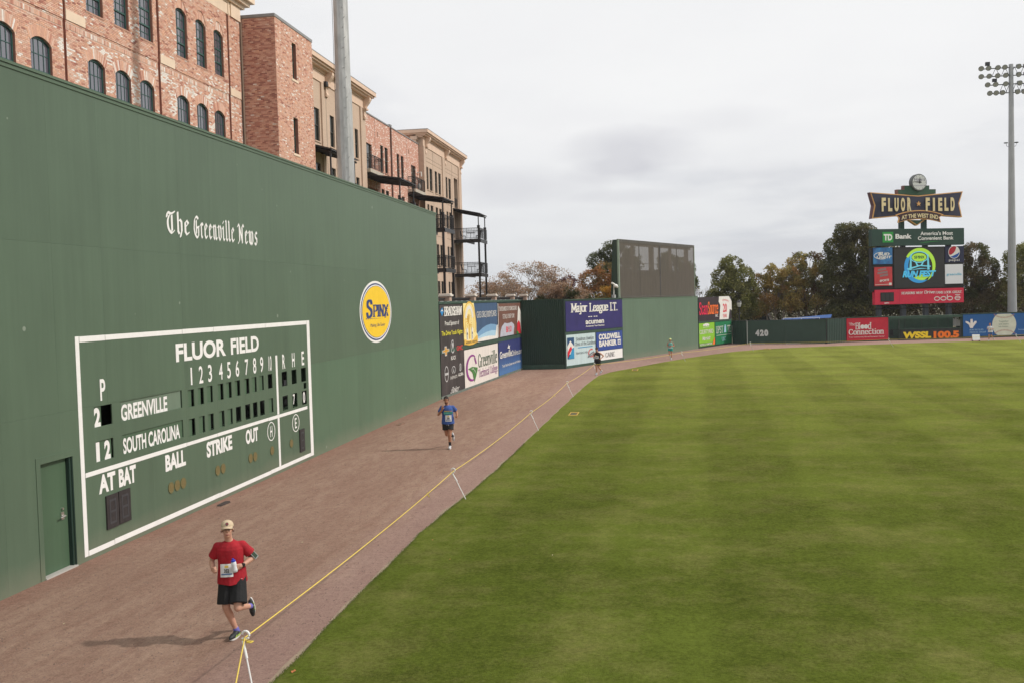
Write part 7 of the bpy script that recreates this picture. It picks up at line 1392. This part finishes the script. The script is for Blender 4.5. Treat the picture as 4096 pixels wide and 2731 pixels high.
def bib(par, c, w, h, num, tilt=0.0, yawb=0.0):
    b = bpy.data.objects.new('race_bib', None); COL.objects.link(b); b.parent = par; b.location = c; b.rotation_euler = (R(tilt), 0, R(yawb))
    mb = MB(); n_ = 10; nz = 4; vs = [(-w/2+w*i/n_, .016*(2*i/n_-1)**2+.004*math.sin(i*1.3+j), -h/2+h*j/nz) for j in range(nz+1) for i in range(n_+1)]; mb.add(vs, [(j*(n_+1)+i, j*(n_+1)+i+1, (j+1)*(n_+1)+i+1, (j+1)*(n_+1)+i) for j in range(nz) for i in range(n_)]); mb.build('bib_sheet', BIB, b, smooth=True)
    text(num, -w*.2, w*.2, -h*.14, h*.12, BLK, b, y=-.010, bold=.04); mb = MB(); mb.box(-w*.42, w*.42, -.004, -.003, -h*.33, -h*.22); mb.build('bib_band', BIBB, b); mb = MB(); mb.box(-w*.15, w*.15, -.010, -.008, h*.22, h*.38); mb.build('bib_sun', BIBY, b)
    return b
CLOTH = lambda n_, c_, v=.10: mat(n_, c_, .85, v, 9, bump=.5, bscale=14)
J = dict(pelvis=(-.035, .0, .93), chest=(-.045, -.035, 1.26), neck=(-.06, -.055, 1.455), head=(-.065, -.09, 1.60),
    shR=(-.215, -.02, 1.352), elR=(-.315, .085, 1.13), wrR=(-.285, -.13, 1.055), hdR=(.12, -.85, .15), pmR=(.9, .1, .2),
    shL=(.125, -.02, 1.352), elL=(.275, .03, 1.155), wrL=(.125, -.165, 1.09), hdL=(-.85, -.45, -.05), pmL=(-.2, .9, .1),
    hipR=(-.118, 0, .90), knR=(-.125, -.075, .475), anR=(-.005, .04, .10), toeR=(-.09, -.16, .045),
    hipL=(.06, 0, .90), knL=(.045, -.20, .50), anL=(.185, .19, .395), toeL=(.205, .235, .18), soleL=(.15, .9, .25))
rd, HPf = runner('runner in a red tee shirt, black shorts and tan cap holding a bottle', (-6.22, 12.93, 0.0), R(20), J,
    dict(skin=SK1, hair=mat('dark_brown_hair', (.04, .025, .018), .8, .1), shirt=CLOTH('red_jersey', (.36, .010, .020), .14), shorts=CLOTH('black_shorts', (.012, .012, .013)), sock=mat('violet_sock', (.16, .15, .48), .8, .05), shoe=mat('black_running_shoe', (.022, .026, .028), .6, .2, 30), sole=mat('pale_sole', (.62, .60, .58), .6, .05), accent=mat('lime_accent', (.42, .60, .08), .5, 0)), vox=.0062, opts=dict(loose=.020, hem=-.105, sleeve=.68, shorts=.86, flare=.045, curlL=.62, curlR=1.05, yaw=R(4), tilt=R(-8), sock=.04))
mb = MB(); sph(mb, HPf(0, .012, .060), (.090, .108, .080)); cp_ = skin(mb, 'cap', mat('khaki_cap', (.55, .43, .29), .85, .08, 20), rd, .006, 2)
import bmesh
bm = bmesh.new(); bm.from_mesh(cp_.data); zc0 = HPf(0, 0, .046).z; bmesh.ops.delete(bm, geom=[v for v in bm.verts if v.co.z < zc0], context='VERTS'); bm.to_mesh(cp_.data); bm.free()
mb = MB(); vs = []; 
for k, dz in ((0, .0), (1, -.007)):
    for i in range(9): a = R(200+140*i/8); vs += [HPf(.084*math.cos(a)*.95, -.0+.100*math.sin(a)*.9, .052+dz), HPf(.080*math.cos(a), -.058+.100*math.sin(a), .034+dz-.014*abs(math.cos(a)))]
F_ = [(2*i, 2*i+1, 2*i+3, 2*i+2) for i in range(8)]+[(18+2*i, 18+2*i+2, 18+2*i+3, 18+2*i+1) for i in range(8)]+[(2*i+1, 18+2*i+1, 18+2*i+3, 2*i+3) for i in range(8)]
mb.add(vs, F_); mb.build('cap_brim', bpy.data.materials['khaki_cap'], cp_, smooth=True)
mb = MB(); p = HPf(0, -.094, .088); mb.tube([p, p+Vector((0, -.004, .001))], .022, 14); mb.build('cap_badge', mat('badge_dark', (.06, .05, .07), .7, 0), cp_); mb = MB(); mb.tube([p+Vector((0, -.004, .001)), p+Vector((0, -.006, .001))], .012, 12); mb.build('badge_centre', mat('badge_red', (.45, .10, .10), .7, 0), cp_)
mb = MB(); 
for s in (-1, 1): mb.tube([HPf(s*.030+.020*math.cos(R(a)), -.096, .010+.014*math.sin(R(a))) for a in range(0, 361, 30)], .0013, 4, cap=False); mb.tube([HPf(s*.05, -.092, .012), HPf(s*.078, .0, .012)], .0013, 4)
mb.tube([HPf(-.01, -.098, .012), HPf(.01, -.098, .012)], .002, 4); mb.build('glasses', DKGREY, rd)
mb = MB(); cap(mb, HPf(-.084, .006, -.012), .009, HPf(-.085, .004, -.024), .008, 8); cap(mb, HPf(.084, .006, -.012), .009, HPf(.085, .004, -.024), .008, 8); mb.build('earphone', BLK, rd, smooth=True)
bib(rd, (-.088, -.184, 1.04), .175, .185, '352', -5, -3)
BT = thing('drink_bottle', 'white squeeze bottle with a blue lid held by the red shirted runner', 'bottle', (-6.22+.03*math.cos(R(20))+.255*math.sin(R(20)), 12.93+.03*math.sin(R(20))-.255*math.cos(R(20)), 1.085)); BT.rotation_euler = (R(4), R(-8), R(20))
mb = MB(); mb.lathe([(.001, -.055), (.034, -.053), (.036, -.02), (.031, .02), (.036, .05), (.036, .085), (.030, .098)], 0, 0, 20); mb.build('bottle_body', mat('bottle_white', (.72, .73, .76), .4, .03), BT, smooth=True); mb = MB(); mb.lathe([(.034, .098), (.034, .116), (.016, .126), (.013, .145), (.001, .146)], 0, 0, 18); mb.build('bottle_lid', mat('lid_blue', (.03, .05, .42), .4, 0), BT)
a_, b_ = Vector(J['shL']), Vector(J['elL']); p0, p1 = a_.lerp(b_, .72), a_.lerp(b_, .98); mb = MB(); mb.tube([p0, p1], .056, 16, .052); ab = mb.build('armband', BLK, rd, smooth=True)
c_ = a_.lerp(b_, .86); dv = (b_-a_).normalized(); nv = Vector((.62, -.75, .12)); nv = (nv-dv*nv.dot(dv)).normalized(); sv = dv.cross(nv); cc = c_+nv*.060
mb = MB(); mb.add([cc+dv*i*.058+sv*j*.034+nv*k*.006 for k in (-1, 1) for i, j in ((-1, -1), (1, -1), (1, 1), (-1, 1))], [(0, 3, 2, 1), (4, 5, 6, 7), (0, 1, 5, 4), (1, 2, 6, 5), (2, 3, 7, 6), (3, 0, 4, 7)]); mb.build('phone_case', mat('phone_grey', (.30, .31, .31), .5, 0), rd)
mb = MB(); mb.add([cc+dv*i*.044+sv*j*.025+nv*k*.0075 for k in (.7, 1) for i, j in ((-1, -1), (1, -1), (1, 1), (-1, 1))], [(0, 3, 2, 1), (4, 5, 6, 7), (0, 1, 5, 4), (1, 2, 6, 5), (2, 3, 7, 6), (3, 0, 4, 7)]); mb.build('phone_screen', mat('phone_screen', (.035, .06, .035), .25, 0), rd)
a_, b_ = Vector(J['elL']), Vector(J['wrL']); mb = MB(); mb.tube([a_.lerp(b_, .90), a_.lerp(b_, 1.02)], .031, 14); q = a_.lerp(b_, .96)+Vector((.02, -.02, .018)); sph(mb, q, (.022, .018, .018)); mb.build('wrist_watch', BLK, rd, smooth=True)
mb = MB(); mb.flat([(.105, .905), (.125, .905), (.122, .912), (.107, .912)], -.176); mb.build('shirt_mark', WHITE, rd)

J2 = dict(pelvis=(.0, .0, .92), chest=(.0, -.06, 1.255), neck=(-.01, -.085, 1.45), head=(-.03, -.13, 1.595),
    shR=(-.18, -.05, 1.352), elR=(-.30, -.02, 1.12), wrR=(-.16, -.22, 1.30), hdR=(.05, -.25, .9), pmR=(.5, .7, .0),
    shL=(.175, -.05, 1.352), elL=(.285, .12, 1.17), wrL=(.305, -.09, 1.07), hdL=(.05, -.8, -.12), pmL=(-.9, .1, .2),
    hipR=(-.09, 0, .88), knR=(-.06, .06, .46), anR=(.12, .42, .36), toeR=(.14, .46, .16), soleR=(.05, .9, .3),
    hipL=(.09, 0, .88), knL=(.045, -.08, .47), anL=(.045, .0, .10), toeL=(.02, -.22, .05))
r2, HP2 = runner('bearded runner in a blue tee shirt and dark shorts beside the dark banner', (-7.10, 30.45, 0.0), R(10), J2,
    dict(skin=SK2, hair=mat('short_dark_hair', (.022, .014, .011), .8, .1), beard=mat('dark_beard', (.075, .035, .022), .9, .1), shirt=CLOTH('blue_tee', (.052, .105, .33)), shorts=CLOTH('charcoal_shorts', (.022, .021, .022)), sock=mat('black_sock', (.012, .012, .014), .8, 0), shoe=mat('white_running_shoe', (.55, .56, .58), .6, .1, 30), sole=mat('white_sole', (.66, .64, .62), .6, 0)), vox=.0085, opts=dict(loose=.020, hem=-.10, sleeve=.60, shorts=.60, flare=.03, curlL=.9, curlR=.55, tilt=R(12), sock=.13))
bib(r2, (.03, -.212, 1.02), .205, .20, '351', -6, 0); text('GREENVILLE TRACK', -.10, .17, 1.235, 1.265, BIBY, r2, y=-.214, bold=.05)
mb = MB(); mb.flat([(-.11, 1.15), (.16, 1.15), (.18, 1.22), (-.12, 1.22)], -.213); mb.build('shirt_graphic', mat('graphic_teal', (.08, .34, .28), .8, .2, 20), r2)
mb = MB(); [sph(mb, HP2(s*.034, -.078, .082), (.032, .012, .014)) for s in (-1, 1)]; cap(mb, HP2(-.07, -.03, .085), .006, HP2(.07, -.03, .085), .006, 6); mb.build('sunglasses', BLK, r2, smooth=True)
mb = MB(); [mb.tube([(.0+s*.012, -.160, .83), (.0+s*.03, -.165, .77)], .004, 4) for s in (-1, 1)]; mb.build('drawstring', WHITE, r2)

J3 = dict(pelvis=(0, 0, .90), chest=(.01, -.03, 1.23), neck=(.01, -.05, 1.43), head=(-.02, -.08, 1.575),
    shR=(-.175, -.02, 1.33), elR=(-.26, .12, 1.14), wrR=(-.24, -.06, 1.06), hdR=(.0, -.8, -.1), pmR=(.9, .1, .2),
    shL=(.18, -.02, 1.33), elL=(.37, .10, 1.17), wrL=(.23, -.05, 1.02), hdL=(-.4, -.7, -.2), pmL=(-.7, .5, .1),
    hipR=(-.09, 0, .86), knR=(-.05, -.10, .46), anR=(-.07, -.01, .10), toeR=(-.12, -.22, .05),
    hipL=(.09, 0, .86), knL=(.08, -.02, .46), anL=(.19, .28, .24), toeL=(.13, .40, .08), soleL=(-.1, .8, -.5))
r3, HP3 = runner('runner in black sleeveless top, black shorts and dark cap before the banners', (-4.36, 59.7, 0), R(-5), J3,
    dict(skin=SK1, hair=mat('brown_hair_short', (.05, .03, .02), .8, 0), shirt=CLOTH('black_singlet', (.014, .014, .016)), shorts=CLOTH('black_run_shorts', (.012, .012, .012)), sock=mat('white_sock', (.6, .6, .62), .8, 0), shoe=mat('grey_white_shoe', (.42, .45, .50), .6, .1), sole=mat('grey_sole', (.5, .5, .52), .6, 0)), vox=.011, opts=dict(w=1.06, loose=.016, hem=-.06, sleeve=.1, shorts=.62, flare=.04, sock=.05, yaw=R(-8)))
mb = MB(); sph(mb, HP3(0, .01, .065), (.092, .108, .076)); sph(mb, HP3(0, -.11, .05), (.07, .06, .014)); mb.build('cap', mat('charcoal_red_cap', (.06, .035, .035), .85, .1), r3, smooth=True)
mb = MB(); [sph(mb, HP3(s*.032, -.085, .012), (.030, .012, .016)) for s in (-1, 1)]; mb.build('sunglasses', BLK, r3, smooth=True); bib(r3, (-.005, -.170, 1.12), .20, .22, '28', -4, 0)

J4 = dict(pelvis=(0, 0, .84), chest=(0, -.03, 1.13), neck=(0, -.05, 1.32), head=(-.01, -.08, 1.45),
    shR=(-.165, -.02, 1.24), elR=(-.23, .05, 1.02), wrR=(-.13, -.14, .99), hdR=(.8, -.4, .0), pmR=(.2, .8, .1),
    shL=(.165, -.02, 1.24), elL=(.27, .05, 1.00), wrL=(.08, -.17, 1.02), hdL=(-.85, -.3, .1), pmL=(-.2, .8, .1),
    hipR=(-.09, 0, .80), knR=(-.10, -.12, .45), anR=(-.05, .22, .32), toeR=(-.02, .30, .12), soleR=(0, .8, -.3),
    hipL=(.09, 0, .80), knL=(.06, -.04, .43), anL=(.04, .02, .10), toeL=(.05, -.20, .045))
r4, HP4 = runner('woman runner in turquoise top and shorts with a pale yellow cap', (.12, 72.8, 0), R(0), J4,
    dict(skin=SK3, hair=mat('blonde_hair', (.30, .20, .10), .8, .1), shirt=CLOTH('turquoise_top', (.16, .42, .38)), shorts=CLOTH('teal_shorts', (.03, .30, .25)), sock=mat('white_sock2', (.6, .6, .6), .8, 0), shoe=mat('pale_aqua_shoe', (.45, .52, .50), .6, .1), sole=mat('white_sole2', (.6, .6, .6), .6, 0)), vox=.012, opts=dict(loose=.010, hem=-.02, sleeve=.1, shorts=.42, flare=.025, sock=.03, ponytail=True, w=.95))
mb = MB(); sph(mb, HP4(0, .01, .065), (.090, .104, .070)); sph(mb, HP4(0, -.11, .052), (.065, .06, .012)); mb.build('cap', mat('pale_yellow_cap', (.62, .72, .30), .8, .05), r4, smooth=True); bib(r4, (-.03, -.150, .93), .20, .17, '9', -3, 0)

J5 = dict(J3); J5.update(elL=(.25, .08, 1.14), wrL=(.12, -.16, 1.10), hdL=(-.6, -.6, .1), elR=(-.26, .05, 1.13), wrR=(-.20, -.15, 1.12), hipR=(-.09, 0, .86), knR=(-.09, -.12, .47), anR=(-.13, -.02, .10), toeR=(-.18, -.24, .045), knL=(.10, .02, .46), anL=(.22, .30, .30), toeL=(.26, .38, .14))
r5, HP5 = runner('distant runner in a white shirt and blue shorts before the baseball print', (27.86, 90.5, 0), R(-22), J5,
    dict(skin=SK3, hair=mat('auburn_hair', (.18, .06, .035), .8, .1), shirt=CLOTH('white_tee', (.62, .60, .64)), shorts=CLOTH('blue_shorts', (.05, .12, .34)), sock=mat('grey_sock', (.3, .3, .3), .8, 0), shoe=mat('pale_shoe', (.5, .52, .52), .6, .1), sole=mat('dark_sole', (.1, .1, .1), .6, 0)), vox=.013, scale=.93, opts=dict(loose=.018, hem=-.08, sleeve=.6, shorts=.6, flare=.03, sock=.04))
bib(r5, (.01, -.180, 1.10), .18, .20, '7', -3, 0)

# thin haze box added to lift the dark tree line, the near wall stays clear
hzm = bpy.data.materials.new('thin_haze'); hzm.use_nodes = True; ht = hzm.node_tree; ht.nodes.clear(); ho = ht.nodes.new('ShaderNodeOutputMaterial'); hv = ht.nodes.new('ShaderNodeVolumePrincipled')
hv.inputs['Color'].default_value = (.92, .94, 1.0, 1); hv.inputs['Density'].default_value = HAZE; ht.links.new(hv.outputs[0], ho.inputs['Volume'])
mb = MB(); mb.box(-1000, 1000, -300, 1900, -1.06, 34); hb = mb.build('haze', hzm, kind='stuff')
